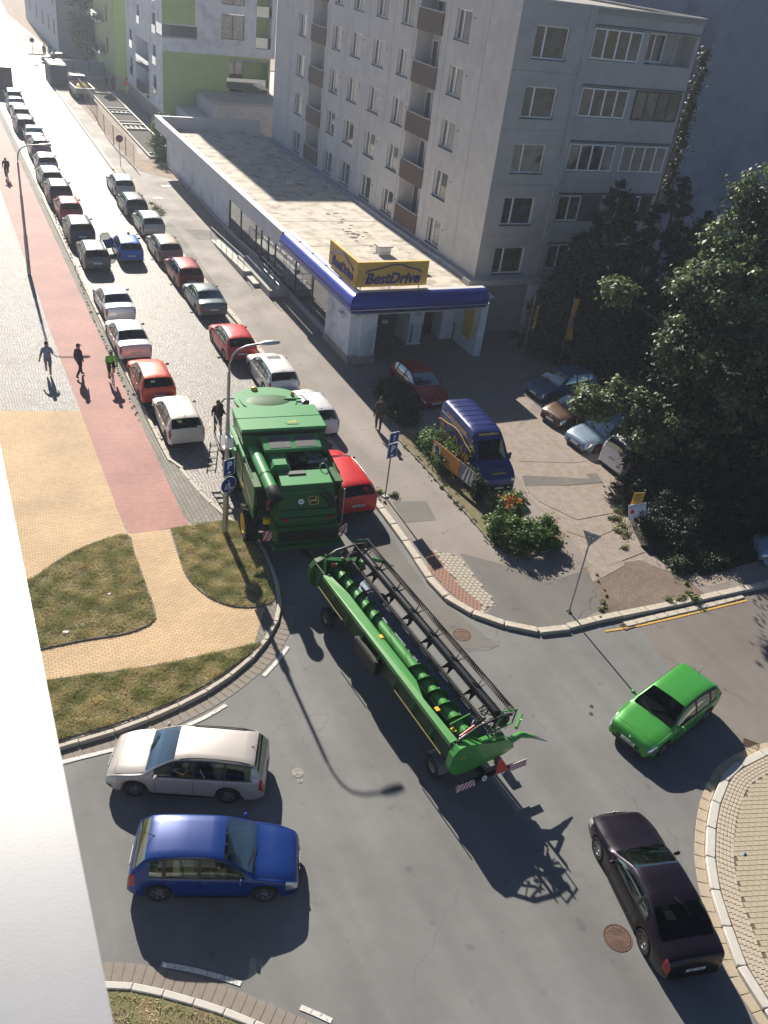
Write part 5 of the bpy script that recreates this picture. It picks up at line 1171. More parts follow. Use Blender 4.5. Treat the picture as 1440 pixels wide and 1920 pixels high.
# ---- blue van
van = thing('van', 'dark blue high-roof BestDrive delivery van parked behind the flower bed', 'van')
def van_build(t):
    m_v = mat('van_blue', srgb(30,46,110), .35, .2, .5, .6, var=.04, scale=2)
    L, W, Hh = 5.6, 1.99, 2.62
    ring_pts = []
    def ring(s):     # s from the nose
        zt = pchip([0,.08,.3,.75,1.0,1.75,2.05,2.6,5.4,5.6],[.75,.95,1.1,1.3,1.42,2.25,2.5,2.6,2.62,2.5])(s)
        w_ = W/2*(1-(.12*((.7-s)/.7)**2 if s < .7 else 0)); zl = .28
        for a in (.95, 4.3):
            if abs(s-a) < .4: zl = max(zl, .34+sqrt(.16-(s-a)**2))
        zb = min(1.25, zt-.08); wt = w_-.02-.09*max(0, zt-zb)
        return [(w_-.3, zl+.03),(w_-.02,zl),(w_,zl+.15*(zb-zl)),(w_+.005,zl+.6*(zb-zl)),(w_-.01,zb-.05),(w_-.025,zb),(w_-.025-(w_-wt)*.4,zb+(zt-zb)*.4),(wt+.02,zb+(zt-zb)*.84),(wt-.05,zt-.07*min(1,(zt-zb))),(wt-.18,zt-.012),(wt*.4,zt),(0,zt)]
    S = sorted(set(list(np.round(np.arange(.1,5.6,.15),3))+[0,.04,.08,1.05,1.7,5.5,5.6,2.75]+[a+.4*q for a in (.95,4.3) for q in (-1.001,-.9,-.6,-.3,0,.3,.6,.9,1.001)]))
    full = []
    for s in S:
        r = ring(s); full.append([(y, L/2-s, z_) for y, z_ in r]+[(-y, L/2-s, z_) for y, z_ in reversed(r[:-1])])
    nf_ = len(full[0]); n = 12; b = MB(); gl = MB(); V = [p for r in full for p in r]; F = []; FG = []
    for i in range(len(S)-1):
        sm = (S[i]+S[i+1])/2
        for j in range(nf_-1):
            jj = min(j, nf_-2-j); q = (i*nf_+j,(i+1)*nf_+j,(i+1)*nf_+j+1,i*nf_+j+1)
            if jj >= 9 and 1.05 < sm < 1.7: FG.append(q)
            elif jj in (5,6) and 1.2 < sm < 2.1: FG.append(q)
            else: F.append(q)
        F.append((i*nf_+nf_-1,(i+1)*nf_+nf_-1,(i+1)*nf_,i*nf_))
    F += [tuple(range(nf_))[::-1], tuple((len(S)-1)*nf_+j for j in range(nf_))]
    b.add(V, F); me = b.mesh('body', m_v); q = bmesh.new(); q.from_mesh(me); bmesh.ops.recalc_face_normals(q, faces=q.faces); q.to_mesh(me); q.free()
    me.polygons.foreach_set('use_smooth', [True]*len(me.polygons)); me.set_sharp_from_angle(angle=R_(35)); link('body', me, t)
    gl.add([Vector(p)*.997 for p in V], FG); link('windscreen', gl.mesh('windscreen', M['glass'], 40), t)
    for sd_ in (1,-1):
        for a in (.95,4.3):
            o = MB().lathe([(.2,-.1),(.32,-.11),(.335,-.07),(.335,.07),(.32,.11),(.2,.1)],(0,0,0),'x',26).build('wheel', M['rubber'], t, 40, (sd_*(W/2-.13),L/2-a,.335)); MB().lathe([(0,sd_*.05),(.2,sd_*.09),(.22,sd_*.09),(.22,0)],(0,0,0),'x',20).build('rim', M['rim'], o, 40)
        MB().cbox(sd_*(W/2+.13)-.11,sd_*(W/2+.13)+.11,L/2-1.35,L/2-1.25,1.28,1.62,.03).build('mirror', M['black'], t)
        MB().cbox(sd_*.78-.13,sd_*.78+.13,L/2-.16,L/2-.02,.72,.95,.03).build('headlight', M['lamp'], t)
        MB().box(sd_*(W/2+.002)-.004,sd_*(W/2+.002)+.004,-L/2+.02,-L/2+.12,1.0,1.6).build('tail_light', M['tail'], t)
        MB().box(sd_*(W/2-.012)-.012,sd_*(W/2-.012)+.012,-L/2+.3,L/2-2.3,2.05,2.08).build('gutter_rail', m_v, t)
    MB().box(-.75,.75,L/2-.03,L/2+.02,.32,.62).build('bumper', M['black'], t); MB().box(-.26,.26,L/2+.022,L/2+.03,.42,.53).build('number_plate', M['plate'], t)
    MB().box(-.85,.85,L/2-2.1,L/2-1.1,.6,1.15).build('dashboard', M['dark'], t); MB().box(-.2,.12,L/2-1.42,L/2-1.2,1.16,1.17).build('paper_on_dashboard', M['signwhite'], t)
    MB().box(-.85,.85,L/2-2.9,L/2-2.8,.6,2.3).build('bulkhead', M['dark'], t)
    for k in range(6): MB().box(-.75,.75,-L/2+.5+k*.5,-L/2+.53+k*.5,2.62,2.632).build('roof_rib', m_v, t)
    m_y = mat('van_lettering', srgb(215,170,60), .5)
    # left side seen by the camera: text runs from the tail to the nose
    xs = W/2+.012
    text('BestDrive', 1.0, .004, m_y, t, frame_mtx((xs,-.75,1.15),(0,1,0),(0,0,1)), shear=.2, bold=.02, sx=.85)
    text('VY JEZDÍTE, MY SE STARÁME', .19, .003, m_y, t, frame_mtx((xs-.06,-.9,2.16),(0,1,0),(-.12,0,1)), bold=.004)
    carline(MB(), frame_mtx((xs,-.75,1.5),(0,1,0),(0,0,1)), 3.9, .5, .022).build('car_outline', m_y, t)
    text('www.bestdrive.cz', .16, .003, m_y, t, frame_mtx((0,L/2-1.88,2.44),(-1,0,0),(0,-.55,.83)), bold=.003)
    text('BestDrive', .2, .003, m_y, t, frame_mtx((0,L/2-.28,1.125),(-1,0,0),(0,-.8,.6)), shear=.2, bold=.005)
    carline(MB(), frame_mtx((0,L/2-.38,1.19),(-1,0,0),(0,-.8,.6)), .8, .1, .008).build('car_outline', m_y, t)
van_build(van); van.location = (20.8, 29.35, 0); van.rotation_euler = (0,0,R_(176.5)); van.scale = (.86,.89,.92)

# ================================================================== COMBINE HARVESTER
m_jd = mat('green_in_shade', (.018,.10,.022), .5, .0, .25, .1, var=.08, scale=4, dirt=(.05,.13,.04), dscale=3, dlo=.55, dhi=.8)  # machine green with the shade of tail and sides put into the colour
m_jd2 = mat('green_in_sun', (.045,.27,.075), .5, 0, .3, .15, var=.06, scale=2, dirt=(.05,.22,.10), dscale=2, dlo=.5, dhi=.8)  # same machine green, lightened in colour for the sunlit tops
m_jy = mat('machine_yellow', srgb(225,185,30), .4, coat=.4, var=.06)
m_mesh = mat('radiator_mesh', (.12,.13,.13), .6, .3, var=.4, scale=60, bump=.8, bscale=150)
m_soot = mat('oily_black_metal', (.016,.018,.018), .55, .3, var=.5, scale=12, bump=.3)
m_pipe = mat('grey_pipe', (.2,.21,.22), .35, .7, var=.2)
cb = thing('combine_harvester', 'large green combine harvester with yellow wheel rims turning into the cobbled street', 'combine harvester', (10.72, 26.55, 0), R_(-6)); cb.scale = (1.14, 1, 1)
def part(b, name, m, smooth=None, parent=None): return b.build(name, m, parent or cb, smooth)
# wheels
def tractor_wheel(x, y, r, wd, sd):
    b = MB(); b.lathe([(r*.55,-wd/2+.03),(r*.9,-wd/2),(r*.955,-wd*.4),(r*.965,0),(r*.955,wd*.4),(r*.9,wd/2),(r*.55,wd/2-.03)], (0,0,0), 'x', 36)
    n = 22
    for k in range(n):
        for s_ in (-1, 1):
            a = 2*pi*(k+(.5 if s_ > 0 else 0))/n
            b.xf = Matrix.Rotation(a, 4, 'X') @ Matrix.Translation((0,0,r*.97)) @ Matrix.Rotation(s_*R_(38), 4, 'Z')
            x0, x1 = (0.0, wd*.62) if s_ > 0 else (-wd*.62, 0.0); b.box(x0, x1, -.045, .03, -.03, r*.05); b.xf = None
    o = link('wheel', b.mesh('wheel', M['rubber'], 30), cb, (x, y, r))
    rm = MB().lathe([(0,sd*wd*.12),(r*.16,sd*wd*.16),(r*.2,sd*wd*.06),(r*.42,sd*wd*.1),(r*.5,sd*wd*.38),(r*.57,sd*wd*.46),(r*.57,-sd*wd*.4)], (0,0,0), 'x', 30)
    link('rim', rm.mesh('rim', m_jy, 35), o)
for sd in (1, -1):
    tractor_wheel(sd*1.42, 0, .7, .46, sd); tractor_wheel(sd*1.28, 3.75, .93, .62, sd)
# chassis & body core
part(MB().box(-.85,.85,-.9,4.4,.75,1.6), 'chassis', m_soot)
part(MB().tube((-1.25,0,.62),(1.25,0,.62),.11,n=10), 'rear_axle', m_jd, 60)
part(MB().tube((-1.3,3.75,.93),(1.3,3.75,.93),.16,n=10), 'front_axle', m_soot, 60)
core = MB(); core.box(-1.2,1.2,-.7,1.75,1.5,2.55); core.box(-1.3,1.3,1.2,3.4,1.9,3.0); part(core.box(-1.0,1.0,3.4,3.6,.9,2.2), 'body_core', m_soot)
# side shells: swept panels, upper edge falls to the rear
for sd in (1, -1):
    X = sd*1.5
    prof = [(-1.0,1.55),(-.95,2.85),(.2,3.02),(3.35,3.18),(3.5,2.9),(3.3,2.05),(2.75,1.82),(1.0,1.55),(.7,1.5),(-.8,1.5)]
    b = MB(); pr = [(sd*(1.5-.05*(z-2)**2), y, z) for y, z in prof]; pi_ = [(x-sd*.06, y, z) for x, y, z in pr]; n = len(pr)
    b.add(pr, [tuple(range(n)) if sd < 0 else tuple(range(n))[::-1]]); b.add(pi_, [tuple(range(n))]); b.add(pr+pi_, [(i,(i+1)%n,n+(i+1)%n,n+i) for i in range(n)])
    part(b, 'side_panel', m_jd)
    part(MB().box(min(X,X-sd*.16),max(X,X-sd*.16),-.98,3.3,2.9,2.96), 'top_ledge', m_jd2) if 0 else None
    b = MB(); yz = [(3.35,3.02),(2.2,2.72),(-.2,2.18),(-.9,2.0)]
    for (y0_,z0_),(y1_,z1_) in zip(yz[:-1], yz[1:]):
        b.add([(sd*(1.512-.05*(z0_-2)**2),y0_,z0_),(sd*(1.512-.05*(z1_-2)**2),y1_,z1_),(sd*(1.512-.05*(z1_-2.0)**2),y1_,z1_-.055),(sd*(1.512-.05*(z0_-2)**2),y0_,z0_-.055)], [(0,1,2,3) if sd > 0 else (3,2,1,0)])
    part(b, 'yellow_stripe', m_jy)
    for (y0_,y1_) in ((.95,.97),(2.25,2.27)): part(MB().box(sd*1.5-.012,sd*1.5+.012,y0_,y1_,1.6,3.0), 'panel_gap', m_soot)
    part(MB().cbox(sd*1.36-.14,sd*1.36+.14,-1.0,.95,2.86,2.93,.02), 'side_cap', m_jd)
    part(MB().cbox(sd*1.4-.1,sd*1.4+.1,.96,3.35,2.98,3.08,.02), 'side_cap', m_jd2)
text('T660', .3, .004, m_jy, cb, frame_mtx((-1.515,.9,1.95),(0,-1,0),(0,0,1)), bold=.004)
# grain tank with flared walls and closed covers
b = MB(); lo = [(-1.35,1.35,2.7),(1.35,1.35,2.7),(1.35,3.45,2.7),(-1.35,3.45,2.7)]; hi = [(-1.48,1.62,3.78),(1.48,1.62,3.78),(1.48,3.5,3.78),(-1.48,3.5,3.78)]
b.add(lo+hi, [(0,1,5,4),(1,2,6,5),(2,3,7,6),(3,0,4,7)]); part(b, 'grain_tank', m_jd); part(MB().add([(-1.42,1.56,2.75),(1.42,1.56,2.75),(1.42,1.58,3.74),(-1.42,1.58,3.74)], [(0,1,2,3)]), 'tank_rear_wall', m_soot)
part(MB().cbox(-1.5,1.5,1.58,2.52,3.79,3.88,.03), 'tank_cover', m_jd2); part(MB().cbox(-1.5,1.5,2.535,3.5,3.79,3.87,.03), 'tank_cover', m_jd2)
part(MB().tube((-1.47,1.55,3.82),(-1.4,3.45,3.82),.035,n=6), 'tank_rim', m_jd, 60); part(MB().box(-1.62,-1.52,1.6,3.5,3.2,3.26), 'side_rail', m_jd2)
# leaping-deer badge helper: a rounded plate with an antelope outline
def badge(par, mtx, w_, h_, ring_m, body_m, deer_m):
    P = [(-.5,.3),(-.42,.5),(.42,.5),(.5,.3),(.46,-.3),(.38,-.5),(-.38,-.5),(-.46,-.3)]
    q = lambda S, k, z_: [mtx @ Vector((x*w_*k, y*h_*k, z_)) for x, y in S]
    b = MB(); b.add(q(P,1,.006), [tuple(range(8))[::-1]]); o = b.build('badge', ring_m, par)
    MB().add(q(P,.88,.012), [tuple(range(8))[::-1]]).build('badge_field', body_m, o)
    D = [(-.36,-.02),(-.30,.06),(-.16,.1),(0,.08),(.12,.12),(.2,.22),(.16,.36),(.2,.38),(.25,.26),(.34,.2),(.33,.15),(.24,.12),(.2,.0),(.3,-.1),(.38,-.08),(.37,-.13),(.27,-.17),(.12,-.06),(-.02,-.05),(-.16,-.06),(-.3,-.22),(-.4,-.24),(-.4,-.2),(-.31,-.16),(-.24,-.06)]
    b = MB(); b.add([mtx @ Vector((x*w_, y*h_*1.15, .018)) for x, y in D], [tuple(range(len(D)))]); bb2 = b.mesh('deer', deer_m); q2 = bmesh.new(); q2.from_mesh(bb2); bmesh.ops.triangulate(q2, faces=q2.faces); q2.to_mesh(bb2); q2.free(); link('badge_deer', bb2, o)
badge(cb, frame_mtx((.35,2.0,3.885),(1,0,0),(0,1,0)), .5, .34, m_jd2, m_jd2, m_jy)
# deck behind the tank: radiator screen, engine bay, exhaust box, pipes
part(MB().box(-1.3,1.3,-.2,1.5,2.5,2.6), 'engine_deck', m_soot)
sc = MB(); sc.xf = Matrix.Translation((.15,1.12,3.42)) @ Matrix.Rotation(R_(14), 4, 'X'); sc.cbox(-1.0,1.0,-.42,.42,0,.14,.03); o = part(sc, 'screen_frame', m_jd2)
for x0 in (-.78,.12):
    s2 = MB(); s2.xf = sc.xf; s2.box(x0,x0+.72,-.32,.3,.142,.15); part(s2, 'radiator_screen', m_mesh, parent=o)
part(MB().box(-.8,1.1,1.05,1.5,2.6,3.3), 'screen_housing', m_soot)
b = MB(); c8 = [(-.42,2.66),(-.42,3.08),(-.26,3.3),(.2,3.3),(.36,3.08),(.36,2.66)]
for y_ in (.05, 1.0): pass
b.add([(x-.38,1.0,z) for x,z in c8]+[(x*.9-.4,-.02,z-.08 if z>3 else z) for x,z in c8], [(0,1,7,6),(1,2,8,7),(2,3,9,8),(3,4,10,9),(4,5,11,10),(5,4,3,2,1,0)[::-1],(6,7,8,9,10,11)[::-1]]); part(b, 'exhaust_box', m_jd2)
part(MB().box(-.62,-.3,.1,.14,3.2,3.215), 'box_seam', m_soot)
part(MB().path([(-.72,1.0,2.9),(-.82,1.25,3.1),(-.7,1.45,3.35),(-.5,1.3,3.4)], .09, 10), 'intake_elbow', m_soot, 60)
for k, P in enumerate([[(.0,1.1,3.3),(.55,1.0,3.25),(.8,.55,3.15),(1.0,.2,3.0)], [(-.1,1.05,3.2),(.4,.95,3.15),(.66,.5,3.05),(.9,.15,2.9)], [(.3,1.2,3.3),(.62,.9,3.2),(.78,.35,3.0)]]):
    part(MB().path([tuple(p) for p in P], .035, 7), 'hose', m_soot if k == 1 else m_pipe, 60)
part(MB().tube((.55,.3,3.05),(1.25,.35,3.05),.08,n=10), 'hydraulic_tank', m_pipe, 60); part(MB().tube((.5,.1,2.95),(1.2,.12,2.95),.05,n=8), 'cross_tube', m_soot, 60)
part(MB().cbox(.35,1.15,.62,1.05,2.9,3.1,.02), 'hatch_plate', m_jd2)
rs = random.Random(5)
for k in range(26):
    x_, y_ = rs.uniform(-1.1,1.2), rs.uniform(-.1,1.15); s_ = rs.uniform(.04,.14); part(MB().cbox(x_-s_,x_+s_,y_-s_*.7,y_+s_*.7,2.6,2.6+rs.uniform(.08,.4),.01), 'engine_block', rs.choice([m_soot,m_soot,m_pipe,m_jd]))
for y_ in (-.1,): part(MB().path([(.9,y_,2.62),(.9,y_,3.15),(1.0,y_-.02,3.22),(1.1,y_-.02,3.15),(1.15,-.5,2.9)], .02, 6), 'grab_rail', M['steelgalv'], 60)
# rear hood and tail
b = MB(); P0_ = [(-.55,-.15,2.98),(1.12,-.15,2.98),(1.1,-1.1,2.96),(-.6,-1.1,2.96)]
b.add([(-.58,-.1,2.55),(1.15,-.1,2.55),(1.15,-1.15,2.5),(-.62,-1.15,2.5)]+P0_, [(4,7,6,5)[::-1] if 0 else (4,5,6,7)[::-1],(0,1,5,4),(1,2,6,5),(3,0,4,7)]); part(b, 'rear_hood', m_jd2)
part(MB().cbox(-.25,.35,-.45,-.2,2.985,3.03,.01), 'hood_vent', m_mesh)
b = MB(); S0 = [(-.66,-1.08,2.965),(1.14,-1.08,2.965),(1.18,-1.75,1.75),(-.78,-1.75,1.75),(-.78,-1.82,1.66),(1.18,-1.82,1.66)]
b.add(S0, [(0,3,2,1),(3,4,5,2)]); b.add([(-.66,-1.08,2.965),(-.78,-1.75,1.75),(-.9,-.9,1.6),(-.9,-.6,2.9)], [(0,1,2,3)]); b.add([(1.14,-1.08,2.965),(1.18,-1.75,1.75),(1.2,-.9,1.6),(1.2,-.6,2.9)], [(3,2,1,0)]); part(b, 'tail_panel', m_jd)
part(MB().cbox(-.9,1.25,-1.95,-.7,.95,1.62,.06), 'straw_chopper', m_jd); part(MB().box(-.82,1.17,-1.975,-1.955,1.05,1.5), 'chopper_mouth', m_soot)
part(MB().cbox(-1.0,1.35,-2.15,-1.75,.82,.94,.03), 'spreader_plate', m_jd)
b = MB(); b.path([(.72,-1.3,2.72),(.95,-1.42,2.45),(1.1,-1.5,2.15)], .13, 8); part(b, 'dark_recess', m_soot, 60)
nrm_ = Vector((0,-.875,.48)); badge(cb, frame_mtx((.42,-1.4,2.42),(1,0,0),(0,.48,.875)), .36, .3, m_jy, M['black'], m_jy)
mt = frame_mtx((.0,-1.405,2.41),(1,0,0),(0,.48,.875)); b = MB(); b.add([mt @ Vector((.1*cos(a),.1*sin(a),.012)) for a in np.linspace(0,2*pi,21)[:-1]], [tuple(range(20))]); o = part(b, 'speed_disc', M['signwhite']); text('40', .12, .001, M['black'], o, mt @ Matrix.Translation((0,0,.016)))
for sd, x_ in ((-1,-1.05),(1,1.2)):
    part(MB().cbox(x_-.05,x_+.05,-1.25,-1.1,2.0,2.5,.02), 'light_bracket', m_soot); part(MB().cbox(x_-.045,x_+.045,-1.29,-1.252,2.3,2.48,.01), 'tail_lamp', M['tail']); part(MB().ball((x_,-1.28,2.14),.055,10), 'turn_lamp', M['amber'] if sd > 0 else M['tail'], 50)
# layered tail: creases, lamps, vents, grab handles, drive guards on the left rear
for z_, w_ in ((2.72,1.7),(2.15,1.84),(1.9,1.9)):
    t_ = (2.965-z_)/1.215; part(MB().box(.2-w_/2,.2+w_/2,-1.1-.67*t_-.012,-1.08-.67*t_,z_-.015,z_+.012), 'tail_crease', m_jd2 if z_ > 2.5 else m_soot)
part(MB().box(-.62,1.05,-1.78,-1.74,1.5,1.72), 'tail_shadow_gap', m_soot)  # black strip stands in for shade under the tail overhang
for x_ in (-.55,.95): part(MB().cbox(x_-.1,x_+.1,-1.74,-1.68,1.78,1.88,.01), 'reflector', M['tail'])
for k in range(5): part(MB().box(-1.14,-.82,-.62-.09*k,-.58-.09*k,1.9,2.5), 'side_slat', m_soot)
part(MB().lathe([(0,-.06),(.28,-.06),(.28,.06),(.1,.08),(0,.08)], (-1.16,-.2,1.85), 'x', 20), 'drive_pulley', m_soot, 50); part(MB().lathe([(0,-.06),(.2,-.06),(.2,.06),(0,.08)], (-1.16,.55,1.5), 'x', 20), 'drive_pulley', m_jy, 50)
part(MB().path([(-1.2,-.45,1.9),(-1.2,.75,1.32),(-1.2,.6,1.7),(-1.2,.05,2.1),(-1.2,-.45,1.9)], .025, 5), 'drive_belt', M['black'])
rs = random.Random(15)
for k in range(16):
    x_, y_, z_ = rs.uniform(-1.0,1.3), rs.uniform(-1.7,-.6), rs.uniform(.8,1.5); part(MB().path([(x_,y_,z_),(x_+rs.uniform(-.2,.2),y_+rs.uniform(-.2,.2),z_+rs.uniform(-.2,.2)),(x_+rs.uniform(-.4,.4),y_+rs.uniform(-.3,.3),z_+rs.uniform(-.3,.1))], rs.uniform(.015,.03), 5), 'hydraulic_hose', rs.choice([M['black'],m_soot,m_pipe]), 50)
for k in range(14):
    x_, y_ = rs.uniform(-.6,1.2), rs.uniform(.1,1.3); part(MB().path([(x_,y_,2.75),(x_+rs.uniform(-.3,.3),y_+rs.uniform(-.3,.3),3.1+rs.uniform(0,.2)),(x_+rs.uniform(-.5,.5),y_+rs.uniform(-.4,.4),2.8)], rs.uniform(.015,.035), 5), 'engine_pipe', rs.choice([M['black'],m_soot,m_pipe,M['chrome']]), 50)
part(MB().path([(1.42,-.9,2.5),(1.5,-.4,2.95),(1.42,1.2,3.15)], .03, 6), 'side_rail', m_jd, 50)
# auger tube along the left side, dark open spout at the rear
part(MB().path([(-1.02,3.0,2.9),(-1.06,1.4,3.12),(-1.08,.5,3.18),(-1.02,-1.55,3.12)], .2, 18), 'unloading_auger', m_jd2, 50)
part(MB().path([(-1.02,-1.5,3.12),(-1.0,-1.78,3.08),(-.96,-1.98,2.92)], [.21,.23,.24], 16), 'auger_spout', m_soot, 50); part(MB().path([(-1.04,-.6,3.14),(-1.035,-.66,3.14)], .225, 18), 'auger_collar', m_jd, 50)
part(MB().box(-1.15,-.9,-.7,-.5,2.6,2.95), 'auger_cradle', m_jd)
# cab: glass box with broad lipped roof
b = MB(); b.add([(-.85,3.62,1.9),(.85,3.62,1.9),(.95,5.0,1.9),(-.95,5.0,1.9),(-.85,3.62,3.5),(.85,3.62,3.5),(1.0,5.15,3.5),(-1.0,5.15,3.5)], [(0,1,5,4),(1,2,6,5),(2,3,7,6),(3,0,4,7)]); part(b, 'cab_glass', M['glass'])
part(MB().box(-.95,.95,3.62,5.0,1.75,1.9), 'cab_floor', m_jd); part(MB().cbox(-.3,.3,4.0,4.5,1.9,2.9,.05), 'driver_seat', M['seat'])
for x_, y_ in ((-.86,3.63),(.86,3.63),(-.98,5.08),(.98,5.08)): part(MB().tube((x_*.97,y_,1.9),(x_,y_,3.5),.045,n=6), 'cab_post', M['black'])
RO = [(-.95,3.62),(-1.12,3.95),(-1.2,4.6),(-1.05,5.2),(-.6,5.55),(0,5.68),(.6,5.55),(1.05,5.2),(1.2,4.6),(1.12,3.95),(.95,3.62)]
RO = [tuple(p) for p in spline(RO, .25)]
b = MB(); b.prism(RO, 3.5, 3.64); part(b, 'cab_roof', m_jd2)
c0 = Vector((0,4.6)); b = MB(); b.prism([tuple(c0+(Vector(p)-c0)*.86) for p in RO], 3.643, 3.69); part(b, 'roof_shell', m_jd2)
b = MB(); b.lathe([(0,.035),(.62,.03),(.8,.0)], (0,4.35,3.692), 'z', 30); b.v = [(x, 4.35+(y-4.35)*.62, z) for x, y, z in b.v]; part(b, 'roof_dish', m_jd, 50)
part(MB().lathe([(.13,0),(.12,.09),(.06,.13),(0,.135)], (-.35,5.35,3.69), n=14), 'gps_dome', m_jy, 50)
part(MB().lathe([(.07,0),(.065,.12),(.04,.16),(0,.165)], (.95,4.7,3.69), n=12), 'beacon', M['amber'], 50)
part(MB().box(.55,1.25,4.3,4.36,3.7,3.76), 'light_bar', m_jd2)
# mirrors and ladders, left walkway with railings
for sd in (1,-1):
    part(MB().path([(sd*1.1,5.1,3.45),(sd*1.45,5.2,3.4),(sd*1.62,5.15,3.2)], .03, 6), 'mirror_arm', m_jd, 60); part(MB().cbox(sd*1.62-.12,sd*1.62+.12,5.1,5.18,2.65,3.2,.03), 'mirror', M['black'])
part(MB().box(-1.85,-.98,3.7,5.0,1.76,1.82), 'walkway', m_soot)
railing(cb, [(-1.82,3.75,1.82),(-1.82,4.95,1.82)], .95, 2, .6, .018, M['black'])
b = MB(); 
for sx in (-2.2,-1.9): b.path([(sx,4.2,.45),(sx+.15,4.45,1.8)], .022, 6)
for k in range(5): b.box(-2.2+.03*k,-1.9+.03*k,4.2+.05*k,4.32+.05*k,.55+.27*k,.58+.27*k)
part(b, 'ladder', m_soot)
part(MB().cbox(-1.7,-1.3,2.6,2.75,2.95,3.05,.02), 'mirror_bracket', m_pipe)
mt = Matrix.Translation((-1.72,2.2,3.15)); part(MB().lathe([(0,0),(.17,.01),(.18,.05),(0,.06)], (-1.85,1.9,2.95), n=16), 'round_lamp', M['white'], 40); part(MB().box(-1.75,-1.5,1.7,1.95,2.86,2.95), 'lamp_shelf', m_jd2)
# feeder house
part(MB().add([(-.7,5.1,.6),(.7,5.1,.6),(.7,4.2,1.2),(-.7,4.2,1.2),(-.7,5.3,1.3),(.7,5.3,1.3),(.7,4.2,2.0),(-.7,4.2,2.0)], [(0,3,2,1),(4,5,6,7),(0,1,5,4),(1,2,6,5),(2,3,7,6),(3,0,4,7)]), 'feeder_house', m_jd)
# hazard boards and low rear gear
def striped(par, mtx, w_, h_, n=4, name='warning_board'):
    b = MB(); b.add([mtx @ Vector(p) for p in ((-w_/2,-h_/2,0),(w_/2,-h_/2,0),(w_/2,h_/2,0),(-w_/2,h_/2,0),(-w_/2,-h_/2,-.012),(w_/2,-h_/2,-.012),(w_/2,h_/2,-.012),(-w_/2,h_/2,-.012))], [(0,1,2,3),(7,6,5,4),(0,4,5,1),(1,5,6,2),(2,6,7,3),(3,7,4,0)])
    o = b.build(name, M['signwhite'], par)
    for k in range(-n, n+1, 2):
        P = []; st = (w_+h_)/(n*1.0)/1.0
        x0 = k*st/2
        poly_ = [(x0-h_/2, -h_/2),(x0-h_/2+st/2, -h_/2),(x0+h_/2+st/2, h_/2),(x0+h_/2, h_/2)]
        poly_ = [(min(max(x,-w_/2),w_/2), y) for x, y in poly_]
        if poly_[1][0]-poly_[0][0] < .005 and poly_[2][0]-poly_[3][0] < .005: continue
        MB().add([mtx @ Vector((x,y,.003)) for x, y in poly_], [(0,1,2,3)]).build('red_stripe', M['signred'], o)
    return o
striped(cb, frame_mtx((-.98,-1.35,.95),(1,0,0),(0,.1,1)), .42, .42); striped(cb, frame_mtx((1.5,-1.3,.95),(1,0,0),(0,.1,1)), .42, .42)
part(MB().cbox(-1.1,-.85,-.95,-.75,1.2,1.42,.03), 'yellow_box', m_jy); part(MB().tube((0,-1.7,.7),(0,-2.2,.62),.05,n=8), 'tow_hitch', m_soot, 60)
part(MB().tube((1.55,-1.1,.9),(1.55,-1.05,2.6),.03,n=6), 'marker_pole', M['steelgalv'], 60)

# ================================================================== HEADER ON ITS TRAILER
m_hg = mat('header_green', (.06,.29,.05), .4, 0, .5, .6, var=.06, scale=3, dirt=(.07,.2,.06), dscale=4, dlo=.55, dhi=.8)
m_worn = mat('worn_trough_steel', (.13,.16,.22), .45, .4, var=.4, scale=14, dirt=(.07,.08,.11), dscale=5)
hang = R_(4.5)
def HU(u_, v_, z_): return Vector((v_, u_, z_))       # local: x = v (right), y = u (forward)
tr = thing('header_trailer', 'black four-wheel trailer with striped warning boards under the long header', 'trailer', (11.75,14.0,0), hang)
hd_ = thing('combine_header', 'long green cutting header with auger and black tined reel, resting on its trailer', 'cutting header', (11.75,14.0,0), hang)
def hp(b, name, m, smooth=None, parent=None): return b.build(name, m, parent or hd_, smooth)
UL0, UL1 = -.62, 8.15
# back sheet, top beam, trough
hp(MB().box(-1.14,-1.10,UL0,UL1,1.15,1.95), 'back_sheet', mat('shaded_dark_green', (.008,.045,.014), .6, var=.3, scale=3))  # shade on the back sheet is put into its dark green
b = MB(); b.add([(-1.2,UL0+.1,1.95),(-.98,UL0+.1,1.99),(-1.04,1.2,1.99),(-.84,1.9,1.97),(-.84,6.2,1.97),(-1.0,7.4,1.99),(-1.2,7.45,1.95)], [tuple(range(7))]); b.add([(-1.2,UL0+.1,1.95),(-1.2,7.45,1.95),(-1.2,7.45,1.8),(-1.2,UL0+.1,1.8)], [(0,1,2,3)])
b.add([(-.98,UL0+.1,1.99),(-1.04,1.2,1.99),(-.84,1.9,1.97),(-.84,6.2,1.97),(-1.0,7.4,1.99),(-1.0,7.4,1.86),(-.84,6.2,1.84),(-.84,1.9,1.84),(-1.04,1.2,1.86),(-.98,UL0+.1,1.86)], [(0,1,8,9),(1,2,7,8),(2,3,6,7),(3,4,5,6)]); hp(b, 'top_beam', m_hg)
rows = []
for y_ in np.linspace(UL0, UL1, 10):
    rows.append([(-1.1+.0, y_, 1.6)]+[(-.62+.48*cos(a), y_, 1.62+.48*sin(a)) for a in np.linspace(pi, pi*1.62, 7)]+[(.15,y_,1.2),(.55,y_,1.24)])
hp(MB().grid(rows, flip=True), 'trough', m_worn, 60)
